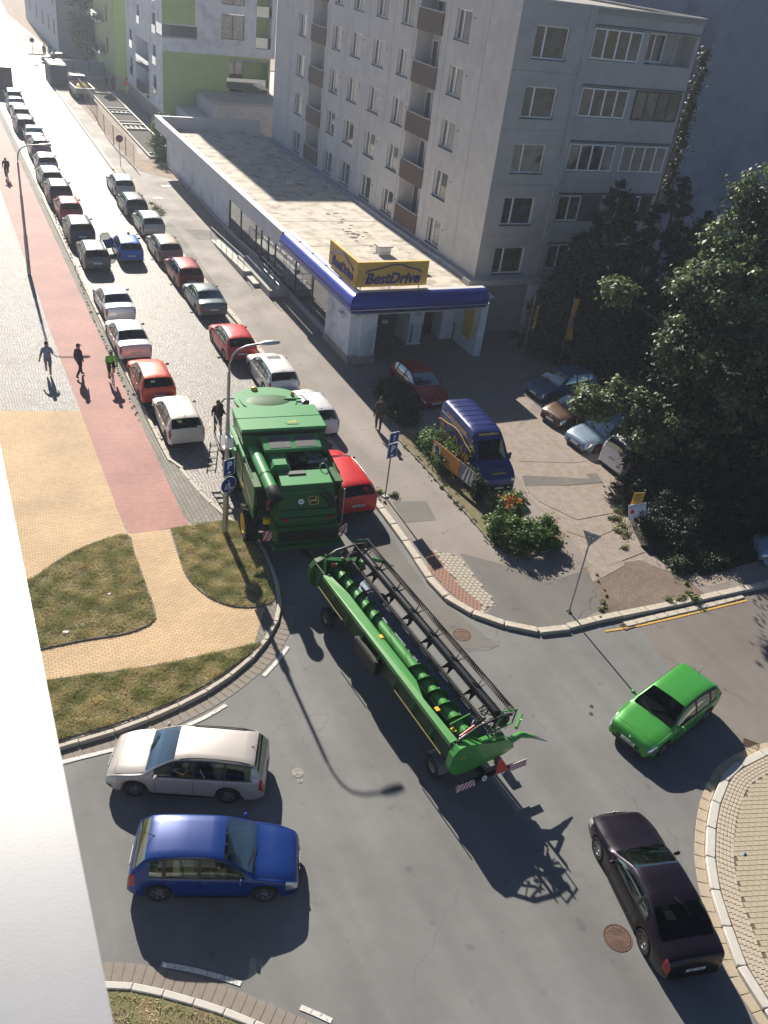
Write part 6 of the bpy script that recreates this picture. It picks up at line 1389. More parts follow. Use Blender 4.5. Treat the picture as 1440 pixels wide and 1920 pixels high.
# auger: tube, two helical flights, fingers in the centre
AX, AZ, AR = -.42, 1.64, .2
hp(MB().tube((AX,UL0+.1,AZ),(AX,UL1-.1,AZ),AR,n=20), 'auger_tube', m_hg, 50)
def helix(u0, u1, hand, pitch=.56, r0=AR, r1=.35):
    b = MB(); n = int(abs(u1-u0)/pitch*20); A = []; B = []
    for k in range(n+1):
        a = 2*pi*k/20*hand; y_ = u0+(u1-u0)*k/n; A.append((AX+r0*cos(a), y_, AZ+r0*sin(a))); B.append((AX+r1*cos(a), y_, AZ+r1*sin(a)))
    b.grid([A,B]); return b
hp(helix(UL0+.15, 2.9, 1), 'auger_flight', m_jd, 60); hp(helix(4.6, UL1-.15, -1), 'auger_flight', m_jd, 60)
for k in range(18):
    a = k*1.9; y_ = 3.0+k*.088; hp(MB().tube((AX,y_,AZ),(AX+.3*cos(a),y_,AZ+.3*sin(a)),.012,.008,5), 'retract_finger', m_soot)
# cutter bar guards
hp(MB().box(.55,.66,UL0,UL1,1.2,1.26), 'knife_bar', m_soot)
b = MB()
for k in range(115): y_ = UL0+.04+k*.0762; b.add([(.66,y_-.018,1.21),(.66,y_+.018,1.21),(.66,y_,1.25),(.78,y_,1.22)], [(0,1,3),(1,2,3),(2,0,3)])
stuff(hp(b, 'knife_guards', m_soot))
# end panels
EP = [(-1.32,1.35),(-1.28,1.75),(-1.1,1.98),(-.85,2.02),(.1,1.72),(.55,1.62),(.85,1.4),(.95,1.15),(.6,1.02),(-.7,.85),(-1.05,.9),(-1.25,1.1)]
for y0_, y1_ in ((UL0-.22, UL0), (UL1, UL1+.22)):
    b = MB(); n = len(EP); A = [(x,y0_,z) for x,z in EP]; B = [(x,y1_,z) for x,z in EP]; b.add(A, [tuple(range(n))[::-1]]); b.add(B, [tuple(range(n))]); b.add(A+B, [(i,n+i,n+(i+1)%n,(i+1)%n) for i in range(n)]); hp(b, 'end_panel', m_hg if y0_ < 0 else m_jd)
hp(MB().cbox(-.3,.15,UL0-.16,UL0-.02,1.8,1.9,.01), 'panel_clip', m_hg); hp(MB().cbox(.25,.5,UL0-.16,UL0-.02,1.7,1.8,.01), 'panel_clip', m_hg)
text('640', .11, .002, m_jy, hd_, frame_mtx((-.9,UL0-.225,1.55),(1,0,0),(0,0,1)))
# crop dividers
for y_ in (UL0-.1, UL1+.1):
    hp(MB().path([(.8,y_,1.35),(1.2,y_,1.45),(1.62,y_-.12,1.3)], [.12,.1,.05], 8), 'crop_divider', m_hg, 50); hp(MB().path([(1.62,y_-.12,1.3),(2.02,y_-.3,1.12)], [.06,.015], 6), 'divider_tip', M['steelgalv'], 50)
hp(MB().tube((1.0,UL0-.05,1.75),(1.45,UL0+.3,1.78),.05,n=6), 'divider_stay', m_hg)
# reel
RXc, RZc, RR = .5, 2.18, .52
reel = hp(MB().tube((RXc,UL0+.1,RZc),(RXc,UL1-.15,RZc),.14,n=18), 'reel_tube', mat('reel_black_paint', (.012,.015,.022), .3, .4, coat=.5, var=.2), 50)
th0 = R_(8)
NB = 6
for k in range(8):
    y_ = UL0+.2+k*(UL1-UL0-.45)/7
    full_ = k % 2 == 0 
    b = MB()
    for q in range(NB):
        a = th0+2*pi*q/NB; ca, sa = cos(a), sin(a); b.add([(RXc+.1*ca-.1*sa,y_-.05,RZc+.1*sa+.1*ca),(RXc+.1*ca+.1*sa,y_+.05,RZc+.1*sa-.1*ca),(RXc+RR*ca,y_,RZc+RR*sa),(RXc+.08*ca,y_+.02,RZc+.08*sa)], [(0,1,2),(1,3,2),(3,0,2)])
    hp(b, 'reel_spider', M['black']) if full_ or 1 else None
for q in range(NB):
    a = th0+2*pi*q/NB; x_, z_ = RXc+RR*cos(a), RZc+RR*sin(a)
    bat = hp(MB().tube((x_,UL0+.12,z_),(x_,UL1-.15,z_),.022,n=6), 'reel_bat', M['black'])
    b = MB(); n = int((UL1-UL0-.4)/.08)
    for k in range(n):
        y_ = UL0+.2+k*.08
        for e in (-.012,.012): b.path([(x_,y_+e,z_),(x_+.05,y_+e*2,z_-.1),(x_-.02,y_+e*2.4,z_-.22)], [.012,.011,.007], 3, cap=False)
    stuff(hp(b, 'reel_tines', M['black'], parent=bat))
# reel arms, cylinders and drive clutter at both ends and the middle
for y_, mm in ((UL0+.02,m_hg),(UL1-.05,m_jd)):
    hp(MB().path([(-1.05,y_,2.0),(-.4,y_,2.35),(.3,y_,2.42),(.75,y_,2.35)], .045, 6), 'reel_arm', M['black'], 50); hp(MB().tube((-.9,y_+.1,1.95),(-.1,y_+.12,2.25),.03,n=8), 'lift_ram', m_pipe, 50)
    hp(MB().path([(RXc-.3,y_,RZc-.3),(RXc+.35,y_,RZc-.2),(RXc+.4,y_,RZc+.3),(RXc-.1,y_,RZc+.42),(RXc-.3,y_,RZc-.3)], .03, 6), 'drive_guard', mm, 50); hp(MB().lathe([(.06,-.02),(.2,-.02),(.2,.02),(.06,.02)], (RXc,y_,RZc), 'y', 18), 'drive_disc', m_soot, 40)
hp(MB().tube((-.95,-.05,2.1),(-.1,.15,1.98),.03,n=6), 'stay_bar', m_hg); hp(MB().tube((-.85,-.45,1.98),(-.3,-.35,2.08),.04,n=8), 'red_ram', M['signred'])
hp(MB().path([(-1.1,7.55,2.0),(-.95,7.9,2.35),(-.1,8.2,2.3)], .03, 6), 'stay_bar', m_jd, 50); hp(MB().tube((-1.1,7.5,2.0),(-.8,8.1,2.3),.03,n=6), 'stay_bar', m_jd2)
hp(MB().cbox(-.75,-.6,7.6,7.75,2.05,2.12,.01), 'red_lamp', M['tail']); 
rs = random.Random(9)
for k in range(40):
    u_ = rs.choice([rs.uniform(-.6,.1), rs.uniform(7.6,8.1)]); x_ = rs.uniform(-.4,.8); z_ = rs.uniform(1.7,2.5)
    hp(MB().path([(x_,u_,z_),(x_+rs.uniform(-.2,.2),u_+rs.uniform(-.15,.15),z_+rs.uniform(-.2,.15)),(x_+rs.uniform(-.3,.3),u_+rs.uniform(-.2,.2),z_+rs.uniform(-.3,.1))], rs.uniform(.012,.03), 5), 'hydraulic_hose', rs.choice([M['black'],M['black'],m_jd,m_pipe]), 50)
for u_, c_ in ((3.9,m_jy),(.6,m_jy),(-.25,m_jy)): hp(MB().box(-.95,-.82,u_,u_+.16,1.992,1.998), 'warning_sticker', c_)
# frame ribs below, yellow rods behind
for k in range(8): hp(MB().path([(-1.14,.3+k*1.05,1.9),(-1.3,.3+k*1.05,1.5),(-1.1,.3+k*1.05,1.1),(.4,.3+k*1.05,1.12)], .045, 4), 'frame_rib', m_jd)
m_rod = mat('dull_yellow_rod', (.22,.17,.05), .6)
hp(MB().tube((-1.36,-.4,1.45),(-1.36,2.2,1.5),.018,n=6), 'yellow_rod', m_rod); hp(MB().tube((-1.36,5.6,1.5),(-1.36,7.4,1.55),.018,n=6), 'yellow_rod', m_rod)
hp(MB().cbox(-1.42,-1.15,3.3,4.7,1.1,1.6,.05), 'feeder_frame', m_soot)
# trailer
def tp_(b, name, m, smooth=None, parent=None): return b.build(name, m, parent or tr, smooth)
tp_(MB().box(-.25,-.1,-1.0,8.6,.62,.8), 'main_beam', m_soot); tp_(MB().tube((-.18,8.55,.7),(-.35,10.6,.6),.06,n=8), 'drawbar', m_soot, 50)
for u_ in (.05, 7.05): tp_(MB().box(-1.0,1.0,u_-.06,u_+.06,.32,.44), 'axle', m_soot); tp_(MB().box(-.26,-.09,u_-.2,u_+.2,.441,.619), 'axle_mount', m_soot)
for u_ in (.6, 3.0, 5.2, 7.2): tp_(MB().box(-.95,.6,u_-.05,u_+.05,.801,.9), 'cradle_bar', m_soot); tp_(MB().box(-.98,-.88,u_-.05,u_+.05,.9,1.09).box(.45,.55,u_-.05,u_+.05,.9,1.14), 'cradle_post', m_jd)
for u_ in (.05, 7.05):
    for sd in (-1,1):
        o = MB().lathe([(.2,-.1),(.34,-.11),(.365,-.07),(.365,.07),(.34,.11),(.2,.1)],(0,0,0),'x',28).build('wheel', M['rubber'], tr, 40, (sd*1.08,u_,.365)); MB().lathe([(0,sd*.04),(.1,sd*.06),(.12,sd*.02),(.2,sd*.08),(.225,sd*.09),(.225,-.05*sd)],(0,0,0),'x',22).build('rim', m_pipe, o, 40)
for sd in (-1,1):
    b = MB(); rows = [[(sd*1.08-.15, .05+.45*cos(a), .365+.45*sin(a)),(sd*1.08+.15, .05+.45*cos(a), .365+.45*sin(a))] for a in np.linspace(R_(15), R_(165), 12)]; b.grid(rows); tp_(b, 'mudguard', mat('pale_mudguard', (.22,.23,.25), .35, .3) if sd < 0 else M['black'], 60)
tp_(MB().box(-1.0,1.0,-1.1,-1.02,.62,.72), 'rear_bar', m_soot)
striped(tr, frame_mtx((-.85,-1.13,.68),(1,0,0),(0,.35,1)), .62, .2, 6); striped(tr, frame_mtx((1.0,-1.13,.68),(1,0,0),(0,.35,1)), .62, .2, 6)
b = MB(); mt = frame_mtx((.3,-1.14,1.0),(1,0,0),(0,.5,1)); b.add([mt @ Vector(p) for p in ((-.24,-.2,0),(.24,-.2,0),(.05,.2,0),(-.05,.2,0))], [(0,1,2,3)]); o = tp_(b, 'slow_vehicle_triangle', mat('fluorescent_red', (.75,.06,.03), .5))
for x_ in (-.22,.42):
    mt = frame_mtx((x_,-1.15,.72),(1,0,0),(0,.35,1)); b = MB(); b.add([mt @ Vector((.09*cos(a),.09*sin(a),.0)) for a in np.linspace(0,2*pi,19)[:-1]], [tuple(range(18))]); o = tp_(b, 'speed_disc', M['signwhite']); text('25', .1, .001, M['black'], o, mt @ Matrix.Translation((0,0,.006)))

# ================================================================== PEOPLE
def figure(name, label, loc, rz, J, R, zones, group=None, head=True, cap=None, capm=None, hairm=None, extra=None):
    """J: joint -> point (local), one continuous skinned body; zones: list of (material, [bones])"""
    t = thing(name, label, 'person', loc, rz, group)
    E = [('pel','spi'),('spi','che'),('che','nec'),('nec','hea'),('hea','top')]
    for s in 'LR': E += [('che','sh'+s),('sh'+s,'el'+s),('el'+s,'wr'+s),('wr'+s,'ha'+s),('pel','hi'+s),('hi'+s,'kn'+s),('kn'+s,'an'+s),('an'+s,'to'+s)]
    names = list(dict.fromkeys([a for e in E for a in e])); ix = {n: i for i, n in enumerate(names)}
    me = bpy.data.meshes.new('body'); me.from_pydata([J[n] for n in names], [(ix[a], ix[b]) for a, b in E], [])
    o = bpy.data.objects.new('body', me); C.objects.link(o); md = o.modifiers.new('s', 'SKIN')
    for n in names:
        v = me.skin_vertices[0].data[ix[n]]; r = R.get(n, R.get(n[:2], .05)); v.radius = tuple(1.18*q for q in r) if hasattr(r, '__len__') else (1.25*r, 1.25*r); v.use_root = n == 'pel'
    md.use_smooth_shade = True; o.modifiers.new('u', 'SUBSURF').levels = 1
    dg = bpy.context.evaluated_depsgraph_get(); m2 = bpy.data.meshes.new_from_object(o.evaluated_get(dg)); bpy.data.objects.remove(o)
    mats_ = [z[0] for z in zones]; m2.materials.clear()
    for m in mats_: m2.materials.append(m)
    segs = []
    for k, (m, bones) in enumerate(zones):
        for a, b in bones: segs.append((k, Vector(J[a]), Vector(J[b])))
    for p in m2.polygons:
        c = p.center; best = (9, 0)
        for k, a, b in segs:
            ab = b-a; tt = max(0, min(1, (c-a).dot(ab)/max(ab.length_squared, 1e-6))); d = (c-(a+ab*tt)).length
            if d < best[0]: best = (d, k)
        p.material_index = best[1]; p.use_smooth = True
    m2.name = 'body'; link('body', m2, t)
    h = Vector(J['hea']); tp_ = Vector(J['top'])
    MB().ball((0,0,0), (.088,.1,.12), 14).build('head', M['skin'], t, 60, (h+tp_)/2) if 0 else None
    b = MB(); c = (h+tp_)/2+Vector((0,-.012,.03)); b.ball(c, (.094,.108,.105), 12)
    b.v = [p if p[2] > c.z-.035 else (p[0]*1+0, p[1], c.z-.035) for p in b.v]
    b.build('hair' if cap is None else 'cap', hairm or M['hair'] if cap is None else capm, t, 60)
    if cap: MB().cbox(c.x-.07,c.x+.07,c.y+.08,c.y+.19,c.z-.02,c.z+.0,.008).build('cap_peak', capm, t)
    # nose, ears and fingers as small shapes
    hd = (h+tp_)/2; b = MB(); b.ball(hd+Vector((0,.105,-.02)), (.014,.02,.02), 6); b.ball(hd+Vector((.088,0,-.01)), (.014,.024,.03), 6); b.ball(hd+Vector((-.088,0,-.01)), (.014,.024,.03), 6); b.build('face_details', M['skin'], t, 60)
    for s in 'LR':
        w_ = Vector(J['wr'+s]); ha = Vector(J['ha'+s]); d = (ha-w_).normalized(); sd = d.cross(Vector((0,1,0))); sd = sd.normalized() if sd.length > .1 else Vector((1,0,0)); b = MB()
        for q in range(4):
            p0 = ha+sd*(q-1.5)*.018; p1 = p0+d*(.045-.006*abs(q-1.3)); p2 = p1+d*.022+Vector((0,.014,0)); b.path([p0-d*.01,p1,p2], [.0095,.0085,.0065], 5)
        b.path([w_+d*.03+sd*.025, w_+d*.06+sd*.045, w_+d*.085+sd*.045], [.011,.01,.008], 5); b.build('fingers', M['skin'], t, 60)
    return t
BASE = dict(pel=(0,0,.95), spi=(0,0,1.12), che=(0,0,1.34), nec=(0,.01,1.5), hea=(0,.02,1.58), top=(0,.025,1.72),
    shL=(-.18,0,1.40), elL=(-.24,-.03,1.12), wrL=(-.25,.06,.88), haL=(-.25,.09,.80), shR=(.18,0,1.40), elR=(.24,-.03,1.12), wrR=(.25,.06,.88), haR=(.25,.09,.80),
    hiL=(-.1,0,.9), knL=(-.11,.02,.5), anL=(-.11,-.02,.08), toL=(-.12,.14,.035), hiR=(.1,0,.9), knR=(.11,.02,.5), anR=(.11,-.02,.08), toR=(.12,.14,.035))
RAD = dict(pel=(.15,.115), spi=(.14,.1), che=(.165,.115), nec=(.058,.058), hea=(.085,.095), top=(.062,.07), sh=.072, el=.045, wr=.03, ha=(.038,.022), hi=.1, kn=.062, an=.042, to=(.045,.03))
m_shirtb = mat('black_tshirt', (.015,.016,.02), .85); m_navy = mat('navy_jacket', (.04,.045,.07), .85, var=.2); m_greyb = mat('grey_blue_shirt', (.22,.26,.36), .85, var=.15)
m_jeans = mat('dark_trousers', (.02,.022,.03), .85, var=.2); m_green_j = mat('neon_green_jacket', (.22,.75,.06), .6); m_shoe = mat('dark_shoes', (.02,.02,.02), .6); m_camo = mat('camouflage_cloth', (.06,.065,.04), .9, var=.6, scale=14, dirt=(.02,.02,.012), dscale=9)
m_short = mat('grey_shorts', (.12,.13,.17), .85); m_org = mat('orange_hivis', (.8,.12,.03), .6); m_yhv = mat('yellow_hivis', (.5,.8,.05), .6)
TORSO = [('pel','spi'),('spi','che'),('che','nec'),('che','shL'),('che','shR')]; UPA = [('shL','elL'),('shR','elR')]; LOA = [('elL','wrL'),('elR','wrR')]
HANDS = [('wrL','haL'),('wrR','haR')]; HEAD = [('nec','hea'),('hea','top')]; HIPS = [('pel','hiL'),('pel','hiR')]; TH = [('hiL','knL'),('hiR','knR')]; SHN = [('knL','anL'),('knR','anR')]; FT = [('anL','toL'),('anR','toR')]
def pose(**k): d = dict(BASE); d.update(k); return d
# walker with cap, striding towards the far end
J = pose(knL=(-.1,.16,.52), anL=(-.1,.24,.09), toL=(-.11,.4,.05), knR=(.1,-.02,.5), anR=(.1,-.3,.14), toR=(.11,-.18,.04), shL=(-.16,0,1.4), shR=(.16,0,1.4), elL=(-.19,-.08,1.14), wrL=(-.18,-.06,.92), haL=(-.17,-.04,.84), elR=(.19,.04,1.13), wrR=(.16,.12,.92), haR=(.15,.15,.85))
figure('person', 'walker in dark clothes and peaked cap in the middle of the red path', G(150,707,.126), R_(-55), J, RAD, [(m_navy, TORSO+UPA+LOA), (M['skin'], HANDS+HEAD), (m_jeans, HIPS+TH+SHN), (m_shoe, FT)], cap=1, capm=m_navy)
J = pose(spi=(0,.03,1.12), che=(0,.07,1.33), nec=(0,.1,1.49), hea=(0,.12,1.57), top=(0,.14,1.7), shL=(-.19,.06,1.39), elL=(-.29,-.1,1.16), wrL=(-.36,-.16,.94), haL=(-.38,-.17,.87), shR=(.18,.07,1.39), elR=(.27,-.08,1.2), wrR=(.24,.14,1.16), haR=(.22,.2,1.18),
   knL=(-.1,.25,.6), anL=(-.1,.05,.26), toL=(-.1,.17,.2), knR=(.09,-.04,.5), anR=(.08,-.1,.09), toR=(.08,.04,.04))
figure('person', 'jogger in grey-blue shirt running away on the pale setts', G(92,704,.126), R_(-6), J, RAD, [(m_greyb, TORSO+UPA), (M['skin'], LOA+HANDS+HEAD+SHN), (m_short, HIPS+TH), (m_shoe, FT)])
J = pose(elL=(-.26,.02,1.12), wrL=(-.3,.14,.92), haL=(-.31,.18,.85), elR=(.27,.06,1.14), wrR=(.31,.26,1.0), haR=(.32,.32,.95), anL=(-.13,-.02,.08), anR=(.14,.04,.08), toR=(.15,.2,.035))
figure('person', 'man in black T-shirt and dark shorts standing left of the combine cab', G(408,815,.0), R_(-28), J, {**RAD, 'che':(.19,.13), 'spi':(.165,.125), 'pel':(.165,.125)}, [(m_shirtb, TORSO+UPA), (M['skin'], LOA+HANDS+HEAD+SHN), (m_short, HIPS+TH), (m_shoe, FT)])
figure('person', 'person in camouflage clothes and cap walking on the right pavement beside the bushes', G(708,806,.12), R_(150), pose(knL=(-.1,.1,.5), anL=(-.1,.14,.08), toL=(-.1,.28,.04), anR=(.1,-.16,.1), toR=(.1,-.03,.04)), RAD, [(m_camo, TORSO+UPA+LOA+HIPS+TH+SHN), (M['skin'], HANDS+HEAD), (m_shoe, FT)], cap=1, capm=m_camo)
figure('person', 'worker in orange vest and yellow trousers by the green house', G(238,176,.0), R_(180), BASE, RAD, [(m_org, TORSO+UPA+LOA), (M['skin'], HANDS), (m_yhv, HIPS+TH+SHN), (m_shoe, FT), (m_yhv, HEAD)])
for px, lab in (((200,168),'left one of two dark-clothed people by the far fence'), ((213,171),'right one of two dark-clothed people by the far fence')):
    figure('person', lab, G(*px,.0), R_(170), BASE, RAD, [(m_navy, TORSO+UPA+LOA), (M['skin'], HANDS+HEAD), (m_jeans, HIPS+TH+SHN), (m_shoe, FT)], group=None)
for px, lab in (((84,108),'left pedestrian at the far street corner'), ((94,109),'right pedestrian at the far street corner')):
    figure('person', lab, G(*px,.12), R_(160), BASE, RAD, [(m_jeans, TORSO+UPA+LOA), (M['skin'], HANDS+HEAD), (m_jeans, HIPS+TH+SHN), (m_shoe, FT)])
# cyclists
def bicycle(label, loc, rz):
    t = thing('bicycle', label, 'bicycle', loc, rz); r = .34; fm = mat('bike_frame', (.5,.5,.52), .3, .4)
    for y_ in (.52, -.52):
        o = MB().path([(0, y_+r*cos(a), r+r*sin(a)) for a in np.linspace(0,2*pi,29)[:-1]], .016, 6, closed=True).build('wheel', M['rubber'], t, 60)
        b = MB()
        for q in range(14): a = 2*pi*q/14; b.tube((0,y_,r),(0,y_+r*cos(a),r+r*sin(a)),.003,n=3,cap=False)
        stuff(b.build('spokes', M['steelgalv'], o))
    b = MB(); P = dict(bb=(0,-.05,.3), st=(0,-.2,.8), hd=(0,.36,.82), hb=(0,.4,.66), rw=(0,-.52,.34), fw=(0,.52,.34))
    for a, c in (('bb','st'),('st','hd'),('bb','hb'),('bb','rw'),('st','rw'),('hd','hb'),('hb','fw')): b.tube(P[a], P[c], .016, n=6)
    b.build('frame', fm, t, 60); MB().path([(-.24,.38,.98),(-.12,.4,1.0),(0,.37,.97),(.12,.4,1.0),(.24,.38,.98)], .014, 6).tube((0,.36,.82),(0,.37,.97),.014,n=6).build('handlebar', M['black'], t, 60)
    MB().cbox(-.06,.06,-.33,-.08,.9,.95,.02).tube((0,-.2,.8),(0,-.21,.9),.014,n=6).build('saddle', M['black'], t); MB().tube((0,-.05,.3),(.09,-.05,.14),.012,n=5).box(.08,.18,-.08,-.02,.12,.14).tube((0,-.05,.3),(-.09,-.05,.46),.012,n=5).box(-.18,-.08,-.08,-.02,.45,.47).build('pedals', M['black'], t)
    return t
JC = dict(pel=(0,-.2,.98), spi=(0,-.12,1.12), che=(0,.02,1.3), nec=(0,.12,1.42), hea=(0,.16,1.49), top=(0,.2,1.61), shL=(-.19,.05,1.35), elL=(-.25,.2,1.15), wrL=(-.23,.36,1.02), haL=(-.23,.4,1.0), shR=(.19,.05,1.35), elR=(.25,.2,1.15), wrR=(.23,.36,1.02), haR=(.23,.4,1.0),
   hiL=(-.1,-.18,.93), knL=(-.12,.16,.82), anL=(-.12,-.06,.51), toL=(-.12,.06,.49), hiR=(.1,-.18,.93), knR=(.12,.1,.58), anR=(.12,-.08,.22), toR=(.12,.04,.17))
p = G(210,715,.126); rz = R_(178)
bicycle('silver bicycle ridden by the cyclist in the neon green jacket', p, rz)
figure('person', 'cyclist in neon green jacket and helmet riding towards the camera on the red path', p, rz, JC, RAD, [(m_green_j, TORSO+UPA+LOA), (M['skin'], HANDS+HEAD+SHN), (m_jeans, HIPS+TH), (m_shoe, FT)], hairm=mat('helmet_grey', (.12,.11,.12), .4))
p = G(14,335,.126); rz = R_(172)
bicycle('dark bicycle ridden far up the red path beside the far lamp', p, rz)
figure('person', 'dark-clothed cyclist far up the red path beside the far lamp', p, rz, JC, RAD, [(m_navy, TORSO+UPA+LOA), (M['skin'], HANDS+HEAD), (m_jeans, HIPS+TH+SHN), (m_shoe, FT)])
# drivers
JD = dict(BASE); JD.update(pel=(0,0,.5), spi=(0,-.06,.68), che=(0,-.12,.92), nec=(0,-.12,1.08), hea=(0,-.1,1.15), top=(0,-.08,1.28), hiL=(-.1,.04,.5), knL=(-.12,.45,.62), anL=(-.12,.75,.36), toL=(-.12,.86,.4), hiR=(.1,.04,.5), knR=(.12,.45,.62), anR=(.12,.75,.36), toR=(.12,.86,.4),
   shL=(-.19,-.1,.97), elL=(-.28,.08,.8), wrL=(-.18,.38,.85), haL=(-.15,.44,.87), shR=(.19,-.1,.97), elR=(.28,.08,.8), wrR=(.18,.38,.85), haR=(.15,.44,.87))
def driver(carobj, label, top, k=None):
    c = CARS[k]; sy = c['L']/2-c['pil'][0]+.05; m_ = Matrix.Translation(carobj.location) @ Matrix.Rotation(carobj.rotation_euler.z, 4, 'Z'); p = m_ @ Vector((-.37, sy+.15, .0))
    t = figure('person', label, p, carobj.rotation_euler.z, JD, {**RAD, 'hea':(.08,.085), 'top':(.06,.06)}, [(top, TORSO), (M['skin'], UPA+LOA+HANDS+HEAD), (m_jeans, HIPS+TH+SHN), (m_shoe, FT)]); t.scale = (.92,.92,.93) if k != 'coupe' else (.86,.86,.82)
driver(beige, 'driver with light top and bare arms in the beige estate', mat('cream_top', (.55,.48,.36), .8), 'wagon')
driver(coupe, 'driver with bare arm in the dark plum fastback', m_shirtb, 'coupe')
driver(bluec, 'driver of the royal blue hatchback behind the windscreen', mat('pale_top', (.4,.4,.42), .8), 'hatch')

# ================================================================== LAMPS AND SIGNS
def street_lamp(label, base, h, reach, group='street lamps on the left pavement', far=False):
    t = thing('street_lamp', label, 'street lamp', base, 0, group); g_ = M['steelgalv']
    MB().lathe([(.115,0),(.11,2.4),(.085,2.5),(.08,h*.62),(.06,h*.64),(.055,h-.9),(0,h-.9)], n=14).build('pole', g_, t, 40)
    MB().cbox(-.13,.13,-.13,.13,0,.03,.01).build('base_plate', g_, t); MB().box(-.02,.02,-.118,-.1,.5,.95).build('door', m_sill, t)
    P = [(0,0,h-.92),(.03,0,h-.6),(.12,0,h-.33),(.3,0,h-.13),(.6,0,h-.01),(reach-.5,0,h+.05)]
    MB().path(P, .038, 10).build('arm', g_, t, 60)
    b = MB(); b.path([(reach-.55,0,h+.04),(reach-.4,0,h+.06),(reach-.1,0,h+.07),(reach+.12,0,h+.07),(reach+.2,0,h+.06)], [.05,.11,.13,.11,.05], 12)
    b.v = [(x, y, h+.06+(z-h-.06)*.6) for x, y, z in b.v]; b.build('lamp_head', mat('lamp_grey', (.45,.46,.47), .4, .3), t, 60)
    return t
nl = street_lamp('near street lamp with parking and shared-path signs on its pole', G(422,1000,.12), 7.75, 1.6)
street_lamp('far street lamp at the edge of the red path among the pale setts', G(55,515,.12), 7.6, 1.75)
# equipment box and signs carried by the near lamp (signs stay things of their own)
lb = G(422,1000,.12)
ebx = thing('junction_box', 'grey metal box strapped to the near lamp pole above the signs', 'box', (lb.x, lb.y, 4.1)); MB().cbox(-.13,.13,-.34,-.1,0,.42,.02).build('case', M['white'], ebx)
def plate(par, w_, h_, m, z, y=0, rim=None, name='plate', round_=False):
    b = MB()
    if round_: b.lathe([(0,-.01),(w_/2,-.01),(w_/2,.01),(0,.01)], (0,y,z), 'y', 32)
    else: b.cbox(-w_/2,w_/2,z-h_/2,z+h_/2,0,.02,.004); b.v = [(x, y+.01-q, zz) for x, zz, q in b.v]
    return b.build(name, m, par, 30)
def sign_P(par, z, y, w_=.5, h_=.7, trailer=True):
    o = plate(par, w_, h_, M['signwhite'], z, y); plate(o, w_-.05, h_-.05, M['blueplastic'], z, y-.006, name='blue_field')
    text('P', .44, .002, M['signwhite'], o, frame_mtx((0,y-.03,z+.07),(1,0,0),(0,0,1)), bold=.01)
    b = MB(); b.box(-.09,.07,y-.021-.006,y-.02-.004,z-.25,z-.2).box(-.05,.05,y-.0265,y-.0245,z-.2,z-.17); b.build('car_symbol', M['signwhite'], o); return o
ps = thing('parking_sign', 'blue P sign on the near lamp pole above the round sign', 'sign', (lb.x, lb.y, 0), R_(20)); sign_P(ps, 3.18, -.14); MB().box(-.1,.1,-.13,.0,3.3,3.34).build('bracket', M['steelgalv'], ps)
rs_ = thing('shared_path_sign', 'round blue pedestrian and bicycle sign on the near lamp pole', 'sign', (lb.x, lb.y, 0), R_(20))
o = plate(rs_, .7, .7, M['signwhite'], 2.42, -.14, round_=True); o2 = plate(o, .65, .65, M['blueplastic'], 2.42, -.146, name='blue_field', round_=True)
mt = frame_mtx((0,-.162,2.42),(1,0,0),(0,0,1))
def tfl(b, pts, r): b.path([mt @ Vector((x, y, 0)) for x, y in pts], r, 4); return b
b = MB(); tfl(b, [(.0,.1),(.02,-.02)], .03); tfl(b, [(.02,-.02),(-.06,-.14)], .018); tfl(b, [(.02,-.02),(.08,-.13)], .018); tfl(b, [(0,.08),(-.12,-.02)], .014); tfl(b, [(.02,.08),(.1,.02)], .014); b.ball(mt @ Vector((-.01,.17,0)), (.032,.006,.032), 8)
tfl(b, [(-.13,.0),(-.15,-.1)], .02); tfl(b, [(-.15,-.1),(-.2,-.15)], .012); tfl(b, [(-.15,-.1),(-.11,-.16)], .012); b.ball(mt @ Vector((-.12,.05,0)), (.022,.006,.022), 8); b.build('pedestrians', M['signwhite'], o)
b = MB()
for cx_ in (.02,.19): b.path([mt @ Vector((cx_+.055*cos(a),-.2+.055*sin(a),0)) for a in np.linspace(0,2*pi,15)[:-1]], .008, 4, closed=True)
tfl(b, [(.02,-.2),(.08,-.13),(.15,-.13),(.19,-.2)], .007); tfl(b, [(.08,-.13),(.11,-.2),(.15,-.13)], .007); b.build('bicycle_symbol', M['signwhite'], o)
# parking pole on the right pavement
c = G(722,931,.12); pp = thing('parking_sign_post', 'grey post with blue arrow and P signs on the right pavement', 'sign', c, R_(12))
MB().tube((0,0,0),(0,0,3.15),.032,n=10).build('post', M['steelgalv'], pp, 60); MB().cbox(-.12,.12,-.12,.12,0,.05,.01).build('foot', m_kerbw, pp)
sign_P(pp, 2.3, -.05); o = plate(pp, .48, .48, M['signwhite'], 2.92, -.05, name='arrow_plate'); plate(o, .44, .44, M['blueplastic'], 2.92, -.056, name='blue_field')
b = MB(); b.box(-.022,.022,-.0785,-.0765,2.78,2.98); b.add([(-.08,-.078,2.95),(.08,-.078,2.95),(0,-.078,3.07)], [(0,1,2)]); b.build('arrow', M['signwhite'], o)
